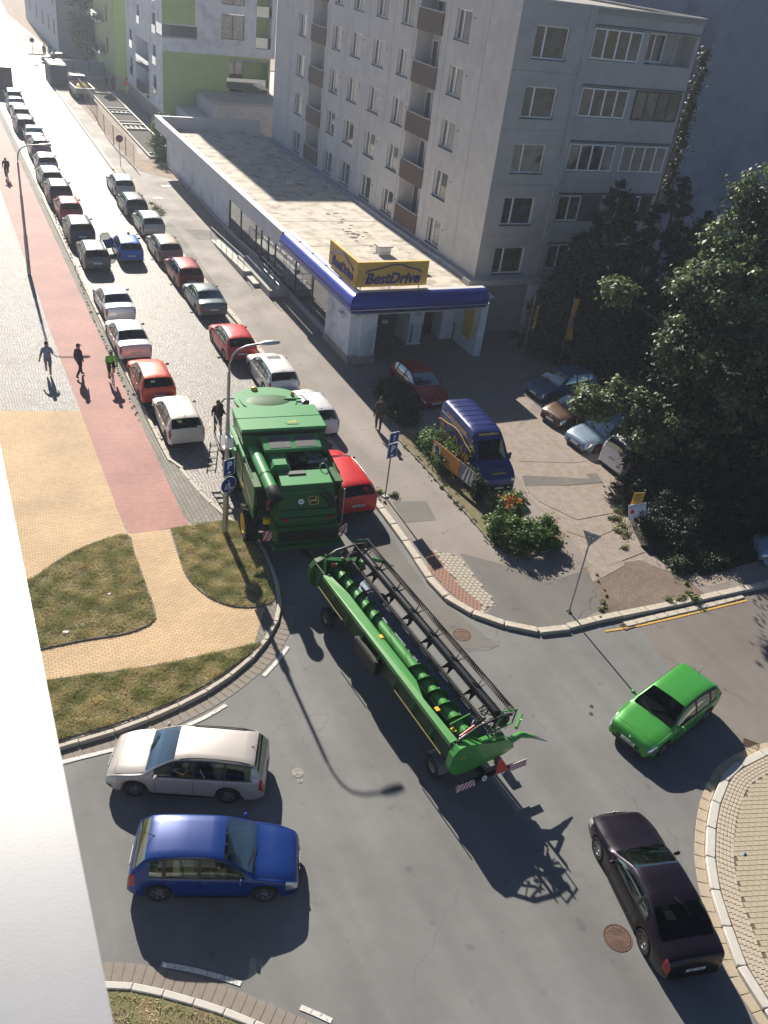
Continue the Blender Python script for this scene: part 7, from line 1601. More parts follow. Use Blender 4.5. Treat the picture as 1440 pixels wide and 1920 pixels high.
# give-way sign seen from behind
c = G(1067,1147,.12); gw = thing('give_way_sign', 'grey back of a triangular give-way sign on a thin leaning pole at the corner', 'sign', c, R_(-52)); gw.rotation_euler.x = R_(2.5)
MB().tube((0,0,0),(0,0,3.65),.032,n=10).build('pole', M['steelgalv'], gw, 60); b = MB(); T = [(-.34,3.62),(.34,3.62),(0,3.03)]
b.add([(x,.05,z) for x,z in T]+[(x,.065,z) for x,z in T], [(2,1,0),(3,4,5),(0,1,4,3),(1,2,5,4),(2,0,3,5)]); b.build('triangle', mat('bare_aluminium', (.32,.34,.37), .4, .6), gw)
MB().box(-.12,.12,.035,.049,3.42,3.46).box(-.06,.06,.035,.049,3.1,3.14).build('clamp', M['chrome'], gw); MB().path([(-.1,-.02,0),(.0,-.1,.05),(.1,0,.0),(0,.1,.05)], .03, 5, closed=True).build('foot_ring', M['steelgalv'], gw)
# no-stopping signs far
def disc_sign(px, h_, label, r=.32, m=None, base=.12):
    c = G(*px, base); t = thing('no_stopping_sign', label, 'sign', c); MB().tube((0,0,0),(0,0,h_),.03,n=8).build('pole', M['steelgalv'], t)
    o = plate(t, r*2, r*2, mat('red_rim', (.4,.05,.08), .5), h_-r, -.04, round_=True); plate(o, r*1.62, r*1.62, mat('dull_blue', (.08,.07,.2), .5), h_-r, -.046, name='blue_field', round_=True)
    mm = frame_mtx((0,-.061,h_-r),(1,0,0),(0,0,1)); b = MB(); b.path([mm @ Vector((-.2,.2,0)), mm @ Vector((.2,-.2,0))], .03, 4); b.path([mm @ Vector((.2,.2,0)), mm @ Vector((-.2,-.2,0))], .03, 4); b.build('cross', MC['red_rim'], o)
disc_sign((226,312), 2.7, 'round no-stopping sign behind the fence near the shop end'); disc_sign((63,112), 2.8, 'round dark sign at the far right kerb corner')
disc_sign((103,150), 3.0, 'round sign on the pole by the blue roadworks containers')
# small signs in the shaded hedge, banner at the flower bed, flags
c = G(1180,992,.12); wsn = thing('garden_sign', 'tilted white notice with red disc on a short stake in front of the dark hedge', 'sign', (c.x, c.y, .12), R_(-8))
MB().tube((0,0,0),(.02,0,1.0),.02,n=6).build('stake', M['white'], wsn); b = MB(); mt = Matrix.Translation((.06,-.04,.98)) @ Matrix.Rotation(R_(-6), 4, 'Y') @ Matrix.Rotation(R_(-18), 4, 'X')
b.xf = mt; b.box(-.42,.42,-.01,.01,-.3,.3); o = b.build('board', M['signwhite'], wsn)
mq = mt @ frame_mtx((0,-.012,0),(1,0,0),(0,0,1)); text('ZÁKAZNÍK PARKING', .085, .001, M['black'], o, mq @ Matrix.Translation((0,.22,0))); text('ZÁKAZ PARKOVÁNÍ', .08, .001, M['signred'], o, mq @ Matrix.Translation((0,.12,0)))
b = MB(); b.add([mq @ Vector((-.24+.1*cos(a),-.02+.1*sin(a),.002)) for a in np.linspace(0,2*pi,19)[:-1]], [tuple(range(18))]); b.build('red_disc', M['signred'], o); b = MB(); b.path([mq @ Vector(p) for p in ((0,0,.003),(.08,-.05,.003),(.2,.0,.003),(.32,-.1,.003))], .014, 4); b.build('tow_symbol', M['black'], o)
text('vozidla budou odtažena', .06, .001, M['black'], o, mq @ Matrix.Translation((0,-.22,0)))
ysn = thing('yellow_notice', 'small yellow notice just above the white one before the hedge', 'sign', (c.x+.14, c.y+.22, .12), R_(-10)); MB().tube((0,0,0),(0,0,1.2),.02,n=6).build('stake', M['white'], ysn)
MB().box(-.26,.26,-.03,-.01,1.1,1.72).build('board', M['signyellow'], ysn)
for k, s_ in enumerate(('POZOR', 'SOUKROMÝ', 'POZEMEK')): text(s_, .085, .001, M['black'], ysn, frame_mtx((0,-.033,1.6-.13*k),(1,0,0),(0,0,1)))
a_ = G(806,868,.12); b_ = G(886,936,.12); dvec = b_-a_; ln = dvec.length; bn = thing('banner', 'orange and grey tyre-service banner on posts along the flower bed', 'banner', a_, atan2(dvec.y, dvec.x))
m_or = mat('orange_print', srgb(205,140,60), .6, var=.12, scale=3); m_gp = mat('grey_photo_print', (.2,.2,.21), .6, var=.7, scale=5)
ZB0, ZB1 = .45, 1.25
MB().box(0,ln*.62,-.01,.01,ZB0,ZB1).build('orange_half', m_or, bn); MB().box(ln*.62+.003,ln,-.01,.01,ZB0,ZB1).build('photo_half', m_gp, bn)
for x_ in (0, ln*.5, ln): MB().tube((x_,.04,0),(x_,.04,ZB1+.08),.03,n=6).build('post', M['steelgalv'], bn)
MB().box(.12,.62,-.016,-.012,ZB0+.12,ZB1-.1).build('white_square', M['signwhite'], bn)
b = MB(); b.box(.2,.54,-.02,-.017,ZB0+.45,ZB0+.56).box(.25,.49,-.02,-.017,ZB0+.57,ZB0+.66).box(.22,.28,-.02,-.017,ZB0+.2,ZB0+.44).box(.46,.52,-.02,-.017,ZB0+.2,ZB0+.44).box(.3,.44,-.02,-.017,ZB0+.26,ZB0+.3); b.build('car_symbol', M['black'], bn)
b = MB(); b.xf = None
for q in range(3): b.add([(ln*(.7+.09*q),-.013,ZB0+.05),(ln*(.75+.09*q),-.013,ZB0+.05),(ln*(.8+.06*q),-.013,ZB1-.05),(ln*(.78+.06*q),-.013,ZB1-.05)], [(0,1,2,3)])
b.build('pale_shapes', M['signwhite'], bn)
for px, col, lab in (((973,695),'black_flag','dark advertising flag with yellow letters left of the shop yard entrance'), ((1043,700),'orange_flag','orange advertising flag in front of the apartment windows')):
    c = G(*px, .12); h_ = 4.6; t = thing('flag', lab, 'flag', c); MB().tube((0,0,0),(.02,0,h_),.025,n=6).build('pole', M['steelgalv'], t)
    m = mat(col, (.02,.02,.025) if 'black' in col else (.55,.26,.03), .7)
    rows = []
    for z_ in np.linspace(2.1, h_-.1, 8): rows.append([(.05, .0, z_), (.28, .05*sin(z_*3), z_), (.46-.1*(z_-2.1)/2.4, .08*sin(z_*2+1), z_)])
    MB().grid(rows).build('cloth', m, t, 60)
    text('BestDrive' if 'black' in col else 'PNEU', .34, .002, m_yel_s if 'black' in col else m_blued, t, frame_mtx((.26,-.1,3.3),(0,0,1),(-1,0,0)), bold=.008)

# ================================================================== ROADWORKS ALONG THE FAR PAVEMENT
m_sand = m_earth
struct(MB().sheet([tuple(p) for p in g2([(262,300),(305,300),(330,340),(260,322),(165,215),(130,175),(120,150),(170,150),(250,262)])], .126).build('sandy_ground', m_sand))
cr = thing('cellar_ramps', 'row of dark gravel pits with pale concrete rims beside the green house', 'ramp pits')
YA, YB, XA, XB = 88.3, 121.5, 18.95, 21.3
for nm, a in (('rim_wall',(XA-.14,XA,YA,YB)),('rim_wall',(XB,XB+.2,YA,YB))): MB().box(*a,.0,.34).build(nm, m_kerbw, cr)
ycut = [YA, YA+1.4, 100.5, 102.8, 104.2, 108.8, 110.2, 111.6, 120.8, YB]
for k, y_ in enumerate(ycut): MB().box(XA,XB,y_,y_+.22,.0,.345).build('cross_beam', m_kerbw, cr)
for k in (1,3,4,7): MB().box(XA+.002,XB-.002,ycut[k]+.22,ycut[k+1],.12,.19 if k not in (3,) else .2).build('gravel_fill', m_pit if k != 3 else m_mesh, cr)
for y0_ in (100.8, 108.9+.2):
    for q in range(4): MB().box(XA+.3+q*.5,XA+.5+q*.5,y0_+.1,y0_+1.7,.13,.25).build('step_wedge', m_kerbw, cr)
# fence panels on dark feet
fp = [(252,316),(236,297),(213,275),(196,253),(183,232),(171,208),(160,195),(148,180),(136,170)]
m_wire = M['steelgalv']
for k in range(len(fp)-1):
    a = G(*fp[k]); b_ = G(*fp[k+1]); d = b_-a; ln = d.length; t = thing('fence_panel', ['mesh fence panel nearest the no-stopping sign','second mesh fence panel along the roadworks','third mesh fence panel along the roadworks','fourth mesh fence panel along the roadworks','fifth mesh fence panel along the roadworks','sixth mesh fence panel along the roadworks','seventh mesh fence panel, next to the truck','last mesh fence panel by the blue containers'][k], 'fence', (a.x, a.y, .0), atan2(d.y, d.x), 'mesh fence panels along the roadworks')
    L1 = ln-.15
    MB().path([(0,0,.15),(0,0,2.0),(L1,0,2.0),(L1,0,.15)], .024, 5).build('frame', m_wire, t); MB().cbox(-.35,.35,-.12,.12,0,.14,.03).build('foot', M['black'], t)
    b = MB()
    for q in range(int(L1/.22)): b.tube((.22*(q+1),0,.3),(.22*(q+1),0,2.0),.004,n=3,cap=False)
    for q in range(8): b.tube((0,0,.3+.22*q),(L1,0,.3+.22*q),.004,n=3,cap=False)
    stuff(b.build('mesh', m_wire, t))
# tipper truck, skips, container
tk = thing('tipper_truck', 'small tipper truck with a yellow load on its open bed behind the fence', 'truck', (17.4,118.6,0), R_(2)); m_dkb = mat('dark_blue_metal', (.03,.05,.09), .5, var=.2)
MB().box(-.95,.95,-2.9,2.6,.45,.8).build('chassis', M['black'], tk)
b = MB().box(-1.1,1.1,-2.6,1.2,.9,1.0).box(-1.1,-1.02,-2.6,1.2,1.001,1.5).box(1.02,1.1,-2.6,1.2,1.001,1.5).box(-1.018,1.018,-2.6,-2.5,1.001,1.5).box(-1.018,1.018,1.1,1.2,1.001,1.7); b.build('bed', M['steelgalv'], tk)
b = MB(); b.ball((0,-.6,1.1),(.75,1.2,.55),12); rs = random.Random(2); b.v = [(x*rs.uniform(.9,1.1), y*rs.uniform(.9,1.1), max(1.002, z*rs.uniform(.85,1.15))) for x, y, z in b.v]; b.build('yellow_load', m_jy, tk, 50)
MB().cbox(-1.0,1.0,1.4,3.0,.8,2.2,.15).build('cab', m_dkb, tk); MB().box(-.9,.9,3.001,3.02,1.5,2.0).build('windscreen', M['black'], tk)
for sx in (-.85,.85):
    for y_ in (-1.7,2.2): MB().lathe([(0,-.13),(.42,-.13),(.42,.13),(0,.13)],(sx,y_,.42),'x',16).build('wheel', M['rubber'], tk)
def skip(loc, rz, label, m, L=3.6, W_=1.9, H_=1.4, load=None):
    t = thing('skip', label, 'skip', loc, rz); b = MB(); lo = [(-L/2+.5,-W_/2+.1),(L/2-.5,-W_/2+.1),(L/2-.5,W_/2-.1),(-L/2+.5,W_/2-.1)]; hi = [(-L/2,-W_/2),(L/2,-W_/2),(L/2,W_/2),(-L/2,W_/2)]
    b.add([(*p,.05) for p in lo]+[(*p,H_) for p in hi], [(0,1,5,4),(1,2,6,5),(2,3,7,6),(3,0,4,7),(0,3,2,1)]); b.build('tub', m, t); MB().path([(*p,H_) for p in hi], .05, 4, closed=True).build('rim', M['steelgalv'], t)
    if load:
        b = MB(); rs = random.Random(4)
        for q in range(40): x, y = rs.uniform(-L/2+.3,L/2-.3), rs.uniform(-W_/2+.2,W_/2-.2); b.xf = Matrix.Translation((x,y,H_-.1)) @ Matrix.Rotation(rs.uniform(0,3),4,'Z') @ Matrix.Rotation(rs.uniform(-.6,.6),4,'X'); b.box(-.3,.3,-.06,.06,-.05,.05+rs.uniform(0,.2))
        b.xf = None; stuff(b.build('rubble', load, t))
skip((17.6,126.6,0), R_(88), 'dark skip filled with rubble behind the tipper truck', m_dkb, load=m_kerbw)
ct_ = thing('site_container', 'dark blue site container at the end of the roadworks', 'container', (15.9,128.5,0)); MB().cbox(-1,1,-2.6,2.6,0,2.4,.04).build('box', m_dkb, ct_)
for q in range(12): MB().box(-1.03,-1.0,-2.5+q*.42,-2.3+q*.42,.1,2.3).build('rib', m_dkb, ct_)
MB().path([(-1.05,-2.7,2.5),(1.0,-2.7,2.5),(1.0,2.7,2.5)], .04, 4).build('top_rail', M['steelgalv'], ct_)
hf = thing('hoarding', 'long sheet-metal hoarding closing the side street', 'hoarding', (16.8,133.2,0)); m_hoard = mat('hoarding_sheet', (.22,.27,.33), .5, .2, var=.15)
for q in range(6): MB().box(q*1.95,q*1.95+1.92,0,.04,.1,2.1).build('sheet', m_hoard, hf); MB().box(q*1.95-.03,q*1.95+.03,-.06,-.002,0,2.2).build('post', M['black'], hf)
tag(MB().box(19.6,28,132.0,132.25,.0,.45).build('white_barrier', m_wpanel), 'low white barrier in front of the hoarding', 'barrier')
# dark trailer / bus at the left edge
bx = thing('dark_lorry', 'dark brown lorry cut off by the left edge at the end of the row', 'lorry', (8.6,121.6,0)); MB().cbox(-1.2,1.2,-3.5,3.5,.6,2.9,.06).build('box', mat('dark_brown_box', (.06,.045,.045), .5, var=.2), bx)
for sx in (-1,1):
    for y_ in (-2.4,2.2): MB().lathe([(0,-.13),(.45,-.13),(.45,.13),(0,.13)],(sx*1.05,y_,.45),'x',16).build('wheel', M['rubber'], bx)

# ================================================================== VEGETATION
def leaf_cloud(name, clumps, nleaf, size, m, parent=None, seed=1, flat=.45, curl=.25, kind=None):
    """clumps: (n,4) centres+radius ; leaves are folded quads turned outwards from the clump centres"""
    rng = np.random.default_rng(seed); cl = np.array(clumps, float); wgt = cl[:,3]**2; idx = rng.choice(len(cl), nleaf, p=wgt/wgt.sum())
    d = rng.normal(size=(nleaf,3)); d /= np.linalg.norm(d, axis=1)[:,None]; r = cl[idx,3]*np.abs(rng.normal(size=nleaf))*.72
    c = cl[idx,:3]+d*r[:,None]*np.array([1,1,flat+.3]); nrm = d*.7+rng.normal(size=(nleaf,3))*.55+np.array([0,0,.55]); nrm /= np.linalg.norm(nrm, axis=1)[:,None]
    t = np.cross(nrm, rng.normal(size=(nleaf,3))); t /= np.linalg.norm(t, axis=1)[:,None]; b = np.cross(nrm, t); s = size*rng.uniform(.6,1.3,nleaf)[:,None]
    V = np.empty((nleaf,4,3)); V[:,0] = c-t*s; V[:,1] = c+b*s*.62+nrm*s*curl; V[:,2] = c+t*s; V[:,3] = c-b*s*.62+nrm*s*curl
    F = np.arange(nleaf*4).reshape(-1,4); return link(name, fast_mesh(name, V.reshape(-1,3), F, m), parent)
def clumps_in(ell, n, rmin, rmax, seed, shell=.55, zmin=None):
    rng = np.random.default_rng(seed); out = []
    while len(out) < n:
        e = ell[rng.integers(len(ell))]; d = rng.normal(size=3); d /= np.linalg.norm(d); k = shell+(1-shell)*rng.random()
        p = np.array(e[:3])+d*np.array(e[3:6])*k
        if zmin is not None and p[2] < zmin: continue
        out.append((*p, rng.uniform(rmin, rmax)))
    return out
def trunk(par, base, top, r, limbs, m=None, seed=1):
    rs = random.Random(seed); b = MB(); base = Vector(base); top = Vector(top); P = [base+(top-base)*k/5+Vector((rs.uniform(-.1,.1), rs.uniform(-.1,.1), 0))*(k > 0) for k in range(6)]
    b.path(P, [r*(1-.13*k) for k in range(6)], 9)
    for q in limbs:
        s = P[rs.randint(2, 5)]; q = Vector(q); mid = (s+q)/2+Vector((rs.uniform(-.3,.3), rs.uniform(-.3,.3), .3)); b.path([s, mid, q], [r*.42, r*.28, r*.08], 6)
    return b.build('trunk', m or M['bark'], par, 60)
# big maple at the right: crowns placed along the sight lines at their own distances
def E_(px, py, Y, rx, ry, rz): p = GY(px, py, Y); return (p.x, p.y, p.z, rx, ry, rz)
mp = thing('maple_tree', 'large broad maple with sunlit leaf tips over the right side of the car park', 'tree')
ell = [E_(1445,385,28.5,2.2,2.0,1.7), E_(1385,470,28.3,2.0,2.1,1.7), E_(1440,520,27.5,2.6,2.4,2.2), E_(1325,555,27,1.6,1.8,1.3), E_(1360,620,25.8,2.4,2.3,1.9), E_(1290,660,25.6,1.3,1.5,1.0), E_(1440,680,25,2.2,2.2,2.0), E_(1108,758,29,.9,1.1,.7), E_(1180,745,28,1.1,1.2,.8), E_(1215,815,26.3,1.1,1.2,.8),
       E_(1300,760,25.5,2.1,2.2,1.8), E_(1400,800,25.5,2.4,2.3,2.0), E_(1320,860,25.5,1.6,1.6,1.2), E_(1470,760,25,2.2,2,2), E_(1158,545,28.5,.6,.6,.35), E_(1500,430,29,2,2,2), E_(1365,530,27,1.6,1.7,1.3)]
cl = clumps_in(ell, 460, .2, .46, 3, .6)
leaf_cloud('crown', cl, 95000, .1, M['leaf'], mp, 5)
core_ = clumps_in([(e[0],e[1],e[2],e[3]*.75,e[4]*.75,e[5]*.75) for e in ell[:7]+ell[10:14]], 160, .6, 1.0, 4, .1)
leaf_cloud('inner_crown', core_, 42000, .12, M['leafh'], mp, 6)  # inner leaves take a darker colour in place of crown shade
trunk(mp, (32.0,27.5,.1), (31.6,27.8,6), .3, [e[:3] for e in ell], seed=2)
# dark conifers before the end facade
def conifer(label, base, h_, r_, seed, n=14000, lean=(0,0), grp='dark conifers in front of the apartment end wall'):
    t = thing('conifer', label, 'tree', base, 0, grp); rng = np.random.default_rng(seed); cl = []
    for k in range(int(h_*14)):
        z_ = h_*(.08+.92*rng.random()**.8); R2 = r_*(1-z_/h_)**.75*rng.uniform(.55,1.12)+.12; a = rng.uniform(0,2*pi); cl.append((R2*cos(a)+lean[0]*z_, R2*sin(a)+lean[1]*z_, z_-.1*R2, .2+.38*(1-z_/h_)))
    leaf_cloud('crown', cl, n, .11, M['leafd'], t, seed, .3); trunk(t, (0,0,0), (lean[0]*h_, lean[1]*h_, h_*.95), .17, [], seed=seed); return t
p = GY(1170,345,40.5); conifer('tallest dark conifer before the apartment balconies', (p.x, 40.5, .1), p.z, 3.7, 11, 42000)
p = GY(1275,350,40); conifer('dark conifer between the tallest one and the plain blue-grey wall', (p.x, 40, .1), p.z+.4, 3.3, 12, 34000)
p = GY(1090,470,40.5); conifer('shorter dark conifer nearest the orange flag', (p.x, 40.5, .1), p.z+.8, 2.7, 13, 24000)
p = GY(1330,420,37); conifer('dark conifer half hidden behind the maple', (p.x, 37, .1), p.z+.5, 3.2, 14, 26000)
p = GY(1218,470,38); conifer('low dark conifer behind the blue parked car', (p.x, 38, .1), p.z, 2.8, 15, 22000)
p = GY(1372,470,41); conifer('dark conifer added farthest right to shade the gap before the plain wall', (p.x, 41, .1), p.z, 2.9, 16, 22000)  # conifer added to cover and shade the sunlit gap
p = GY(1440,560,40); conifer('dark conifer at the right edge behind the maple', (p.x, 40, .1), max(p.z, 6), 2.9, 17, 20000)
p = GY(1130,520,38.5); conifer('broad dark conifer behind the orange flag, above the blue parked car', (p.x+.6, 38.5, .1), p.z+1.5, 2.7, 18, 26000)
# narrow climbing tree in the gap
rng_ = random.Random(8)
t = thing('gap_tree', 'narrow tree seen in the gap between grey apartment block and blue-grey wall', 'tree'); cl = [(*GY(1326-.29*k*30+rng_.uniform(-5,5), 100+k*30, 47.5), rng_.uniform(.22,.4)) for k in [i*.36 for i in range(24)]]; leaf_cloud('crown', cl, 5200, .09, M['leafh'], t, 21); trunk(t, (43.9,47.5,0), tuple(GY(1300,160,47.5)), .12, [])
# hedge masses in shade
def bush(name, label, ell, n, size, m, seed, shell=.5, rm=(.2,.4), nc=None, cat='bush', group=None, flowers=None):
    t = thing(name, label, cat, (0,0,0), 0, group); cl = clumps_in(ell, nc or max(12, n//160), rm[0], rm[1], seed, shell, .12); leaf_cloud('foliage', cl, n, size, m, t, seed)
    b = MB(); rs = random.Random(seed)
    for e in ell[:3]:
        for q in range(4): b.path([(e[0]+rs.uniform(-.15,.15), e[1]+rs.uniform(-.15,.15), .05), (e[0]+rs.uniform(-.5,.5)*e[3], e[1]+rs.uniform(-.5,.5)*e[4], e[2]+e[5]*.3)], [.03,.012], 5)
    b.build('stems', M['bark'], t)
    if flowers: leaf_cloud('flowers', flowers[0], flowers[1], .05, flowers[2], t, seed+1)
    return t
def eg(px, py, rx, ry, h): p = G(px, py, .1); return (p.x, p.y, h*.5, rx, ry, h*.55)
hp_ = [(1185,900,2.0),(1195,940,1.5),(1225,1000,1.2),(1225,930,2.3),(1240,985,1.9),(1265,1020,1.5),(1285,945,2.4),(1300,995,2.0),(1340,960,2.4),(1350,1010,1.9),(1400,960,2.5),(1410,1010,1.9),(1460,970,2.5),(1470,1015,2.0),(1250,890,2.4),(1310,900,2.6),(1380,900,2.7),(1450,900,2.8)]
bush('hedge', 'dark rounded hedge at the right of the drive behind the small notices', [eg(x, y, .95, .95, h) for x, y, h in hp_], 95000, .055, M['leafd'], 31, .35, (.2,.38))
bush('verge_plants', 'low shaded plants along the edge of the side road at the right', [eg(1330,1060,1.0,.5,.5), eg(1400,1040,1.4,.7,.6), eg(1480,1040,1.5,.8,.6), eg(1270,1065,.35,.3,.4)], 14000, .06, M['leafh'], 32, .4, cat='plants')
bush('bush', 'dark bush in the shade beside the walker in camouflage', [eg(745,775,.9,.9,1.3), eg(730,745,.8,.8,1.1), eg(760,790,.6,.6,.9)], 14000, .06, M['leafh'], 33, .6)
bush('bush', 'leafy bush behind the orange banner against the blue van', [eg(812,850,.6,.9,1.1), eg(838,880,.5,.9,1.2), eg(800,832,.5,.5,.9)], 9000, .06, M['leafb'], 34, .6)
bush('bush', 'narrow evergreen column at the right end of the banner', [(*G(893,940,.1).xy, .8, .3,.3,.85), (*G(880,915,.1).xy, .7, .3,.3,.75)], 8000, .045, M['leafh'], 35, .3, (.12,.22))
fl_m = leafmat('orange_flower', (.8,.2,.03,1), (.85,.35,.08,1), .3)
p1 = G(955,985,.1); bush('flowering_bush', 'large sunlit bush with orange flowers at the tip of the flower bed', [eg(945,1010,.75,.8,1.25), eg(985,1030,.8,.75,1.15), eg(1020,1015,.6,.7,1.0), eg(955,975,.6,.6,1.3)], 20000, .062, M['leafb'], 36, .65, (.14,.3), 70, flowers=([(p1.x-.1,p1.y+.2,1.35,.3),(p1.x+.25,p1.y,1.3,.22),(p1.x-.3,p1.y-.1,1.2,.2)], 150, fl_m))
def spiky(label, c, h_, n, seed, m):
    t = thing('spiky_plant', label, 'plant', (c.x, c.y, .1)); rs = random.Random(seed); b = MB()
    for k in range(n):
        a = rs.uniform(0, 2*pi); o_ = rs.uniform(.25, 1); l_ = h_*rs.uniform(.7,1.1); w_ = .02; dx, dy = cos(a), sin(a); P = [(dx*.05,dy*.05,0),(dx*l_*.25*o_,dy*l_*.25*o_,l_*.55),(dx*l_*.6*o_,dy*l_*.6*o_,l_*(.95-.35*o_))]
        for (A, B, w0, w1) in ((P[0],P[1],w_,w_),(P[1],P[2],w_,.002)): b.add([(A[0]-dy*w0,A[1]+dx*w0,A[2]),(A[0]+dy*w0,A[1]-dx*w0,A[2]),(B[0]+dy*w1,B[1]-dx*w1,B[2]),(B[0]-dy*w1,B[1]+dx*w1,B[2])], [(0,1,2,3)])
    b.build('leaves', m, t)
spiky('spiky yucca in shade just below the van nose', G(925,962,.1), 1.1, 170, 1, M['leafh'])
spiky('big spiky grass at the right tip of the flower bed', G(1012,1025,.1), 1.0, 240, 2, M['leafb'])
# kerbed flower bed
fbp = [tuple(G(x,y,.12).xy) for x,y in [(748,800),(775,815),(870,905),(930,960),(1000,975),(1060,1000),(1052,1020),(1000,1035),(945,1040),(880,970),(800,880),(745,822)]]
struct(MB().sheet(fbp, .128).build('flower_bed', m_soil)); P = spline([G(x,y,.12).xy for x,y in [(745,822),(800,880),(880,970),(945,1040),(1000,1040),(1055,1022)]], .3); stones(struct(link('bed_edging', None)), 'edging_stone', P, 0, .08, .9, .015, .08, .19, m_gut, .01)
bush('shrub', 'light green shrub at the north corner of the shop', [(20.0,88.6,1.8,1.0,1.2,1.9),(19.6,87.3,1.2,.8,.8,1.2),(20.5,89.5,2.6,.8,.8,1.2)], 9000, .1, M['leafb'], 41, .6, (.3,.5))
# far tree against the grey house and trees further off
t = thing('far_tree', 'tall tree standing before the grey house at the far end of the street', 'tree'); q = GY(160,60,141); leaf_cloud('crown', clumps_in([(q.x,141,7.5,2.2,2.2,4.5),(q.x+.5,141,11.5,2,2,3.5),(q.x+.3,141,4,1.8,1.8,2.5)], 90, .5, .9, 42, .6), 14000, .2, M['leaf'], t, 43); trunk(t, (q.x,141,0), (q.x,141,7), .3, [])
m_weedy = leafmat('kerb_weed', (.07,.11,.03,1), (.28,.28,.11,1), .35)
# weeds along kerbs
def weeds(pts, n, size, seed, label, m=None, spread=.12):
    rng = np.random.default_rng(seed); P = [G(x, y, .12) for x, y in pts]; cl = []
    for a, b_ in zip(P[:-1], P[1:]):
        k = max(2, int((b_-a).length/.35))
        for i in range(k): q = a+(b_-a)*(i+rng.random())/k; cl.append((q.x+rng.normal()*spread*.5, q.y+rng.normal()*spread*.9, .14, spread*rng.uniform(.3,1.0)))
    o = leaf_cloud('weeds', cl, n, size, m or m_weedy, None, seed); stuff(o); return tag(o, label, 'weeds')
weeds([(60,215),(95,330),(100,400),(130,470),(172,590),(232,720),(260,790)], 4200, .035, 51, 'ragged weeds along the foot of the left kerb', spread=.075)
weeds([(600,820),(650,860),(690,920),(725,945)], 2500, .04, 52, 'weeds in the cracked strip of the right pavement', spread=.14)
weeds([(705,930),(722,931),(740,925)], 1500, .05, 53, 'tuft of weeds around the foot of the parking sign post', spread=.22)
weeds([(745,822),(800,880),(880,970),(945,1040)], 4500, .04, 54, 'green growth along the edge of the flower bed', spread=.1)
weeds([(1130,1165),(1134,1110),(1120,1075)], 1500, .035, 55, 'weeds along the curved edge of the round asphalt patch', spread=.1)
weeds([(1255,1140),(1300,1115),(1270,1075)], 2500, .045, 56, 'sunlit weeds at the end of the side road kerb', spread=.2)
weeds([(283,385),(300,400)], 1800, .06, 57, 'yellow-green weed patch on the far right pavement', spread=.5)
weeds([(1160,880),(1150,930),(1160,990),(1180,1040)], 3500, .05, 58, 'ragged green edge between the drive and the hedge', spread=.25)
# grass: blades on the lawns
def lawn(key, P, n, seed, label, z=.15):
    poly_ = [tuple(p) for p in P]; xs_ = [p[0] for p in poly_]; ys_ = [p[1] for p in poly_]; rng = np.random.default_rng(seed)
    pv = np.array(poly_); X = []
    cen = rng.uniform([min(xs_), min(ys_)], [max(xs_), max(ys_)], (n*3, 2))
    ins = np.zeros(len(cen), bool); j = len(pv)-1
    for i in range(len(pv)):
        a, b_ = pv[i], pv[j]; cond = (a[1] > cen[:,1]) != (b_[1] > cen[:,1]); den = (b_[1]-a[1]) or 1e-9
        ins ^= cond & (cen[:,0] < (b_[0]-a[0])*(cen[:,1]-a[1])/den+a[0]); j = i
    cen = cen[ins]
    den_ = .5+.5*np.sin(cen[:,0]*3.1+np.sin(cen[:,1]*2.3)*2)*np.sin(cen[:,1]*2.7+np.sin(cen[:,0]*1.9)*2)
    tuft = np.sin(cen[:,0]*19+3*np.sin(cen[:,1]*7))*np.sin(cen[:,1]*23+2*np.sin(cen[:,0]*11)) 
    cen = cen[(rng.random(len(cen)) < .25+.6*den_+.3*tuft)][:n]; k = len(cen)
    a = rng.uniform(0, 2*pi, k); hgt = rng.uniform(.03,.085,k)*(1+.5*np.sin(cen[:,0]*5)*np.sin(cen[:,1]*6)); w_ = rng.uniform(.008,.018,k); le = rng.uniform(.02,.08,(k,2))*rng.choice([-1,1],(k,2))
    V = np.zeros((k,3,3)); V[:,0,0] = cen[:,0]-np.cos(a)*w_; V[:,0,1] = cen[:,1]-np.sin(a)*w_; V[:,1,0] = cen[:,0]+np.cos(a)*w_; V[:,1,1] = cen[:,1]+np.sin(a)*w_
    V[:,0,2] = V[:,1,2] = z; V[:,2,0] = cen[:,0]+le[:,0]; V[:,2,1] = cen[:,1]+le[:,1]; V[:,2,2] = z+hgt
    o = link('grass', fast_mesh('grass', V.reshape(-1,3), np.arange(k*3).reshape(-1,3), m_blade), None); stuff(o); tag(o, label, 'grass')
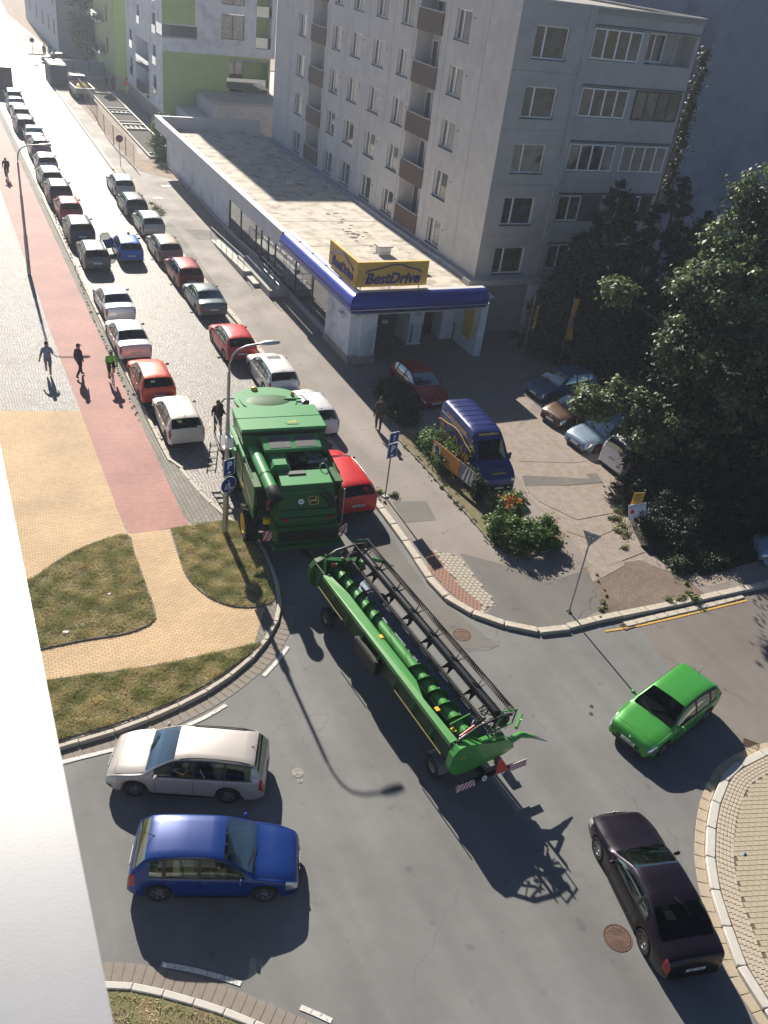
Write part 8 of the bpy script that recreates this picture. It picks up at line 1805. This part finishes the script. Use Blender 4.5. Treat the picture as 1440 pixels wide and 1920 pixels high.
m_blade = leafmat('grass_blade', (.25,.30,.10,1), (.72,.60,.36,1), .4, .6); m_weed = leafmat('dry_weed', (.10,.13,.04,1), (.32,.29,.13,1), .35)
def patchy(m):
    nt = m.node_tree; N = nt.nodes; L = nt.links; mx = next(n for n in N if n.type == 'MIX'); tc = N.new('ShaderNodeTexCoord'); n1 = N.new('ShaderNodeTexNoise'); n1.inputs['Scale'].default_value = 1.4; n1.inputs['Detail'].default_value = 5
    L.new(tc.outputs['Object'], n1.inputs['Vector']); ge = next(n for n in N if n.type == 'NEW_GEOMETRY'); r = N.new('ShaderNodeMapRange'); r.inputs[1].default_value = .4; r.inputs[2].default_value = .62; L.new(n1.outputs[0], r.inputs[0])
    a = N.new('ShaderNodeMath'); a.operation = 'MULTIPLY_ADD'; a.inputs[1].default_value = .45; L.new(ge.outputs['Random Per Island'], a.inputs[0]); q = N.new('ShaderNodeMath'); q.operation = 'MULTIPLY'; q.inputs[1].default_value = .6; L.new(r.outputs[0], q.inputs[0]); L.new(q.outputs[0], a.inputs[2]); L.new(a.outputs[0], mx.inputs[0])
patchy(m_blade)
lawn('A', GRASS['A'], 52000, 61, 'dry lawn left of the yellow footpath'); lawn('B', GRASS['B'], 40000, 62, 'lawn patch below the lamp with the signs')
lawn('C', GRASS['C'], 46000, 63, 'long strip of dry lawn along the curved kerb'); lawn('D', GRASS['D'], 26000, 64, 'grass of the traffic island at the bottom edge', .1)

# ================================================================== HAZE
hz = MB().box(-75, 150, -30, 345, -1.06, 32.5)
m_hz = bpy.data.materials.new('air'); m_hz.use_nodes = True; nt = m_hz.node_tree; nt.nodes.clear(); vo = nt.nodes.new('ShaderNodeVolumePrincipled'); vo.inputs['Color'].default_value = (.78,.87,1,1)
vo.inputs['Density'].default_value = .0007; vo.inputs['Anisotropy'].default_value = .5; o_ = nt.nodes.new('ShaderNodeOutputMaterial'); nt.links.new(vo.outputs[0], o_.inputs['Volume'])
hz_o = hz.build('haze', m_hz); stuff(hz_o)
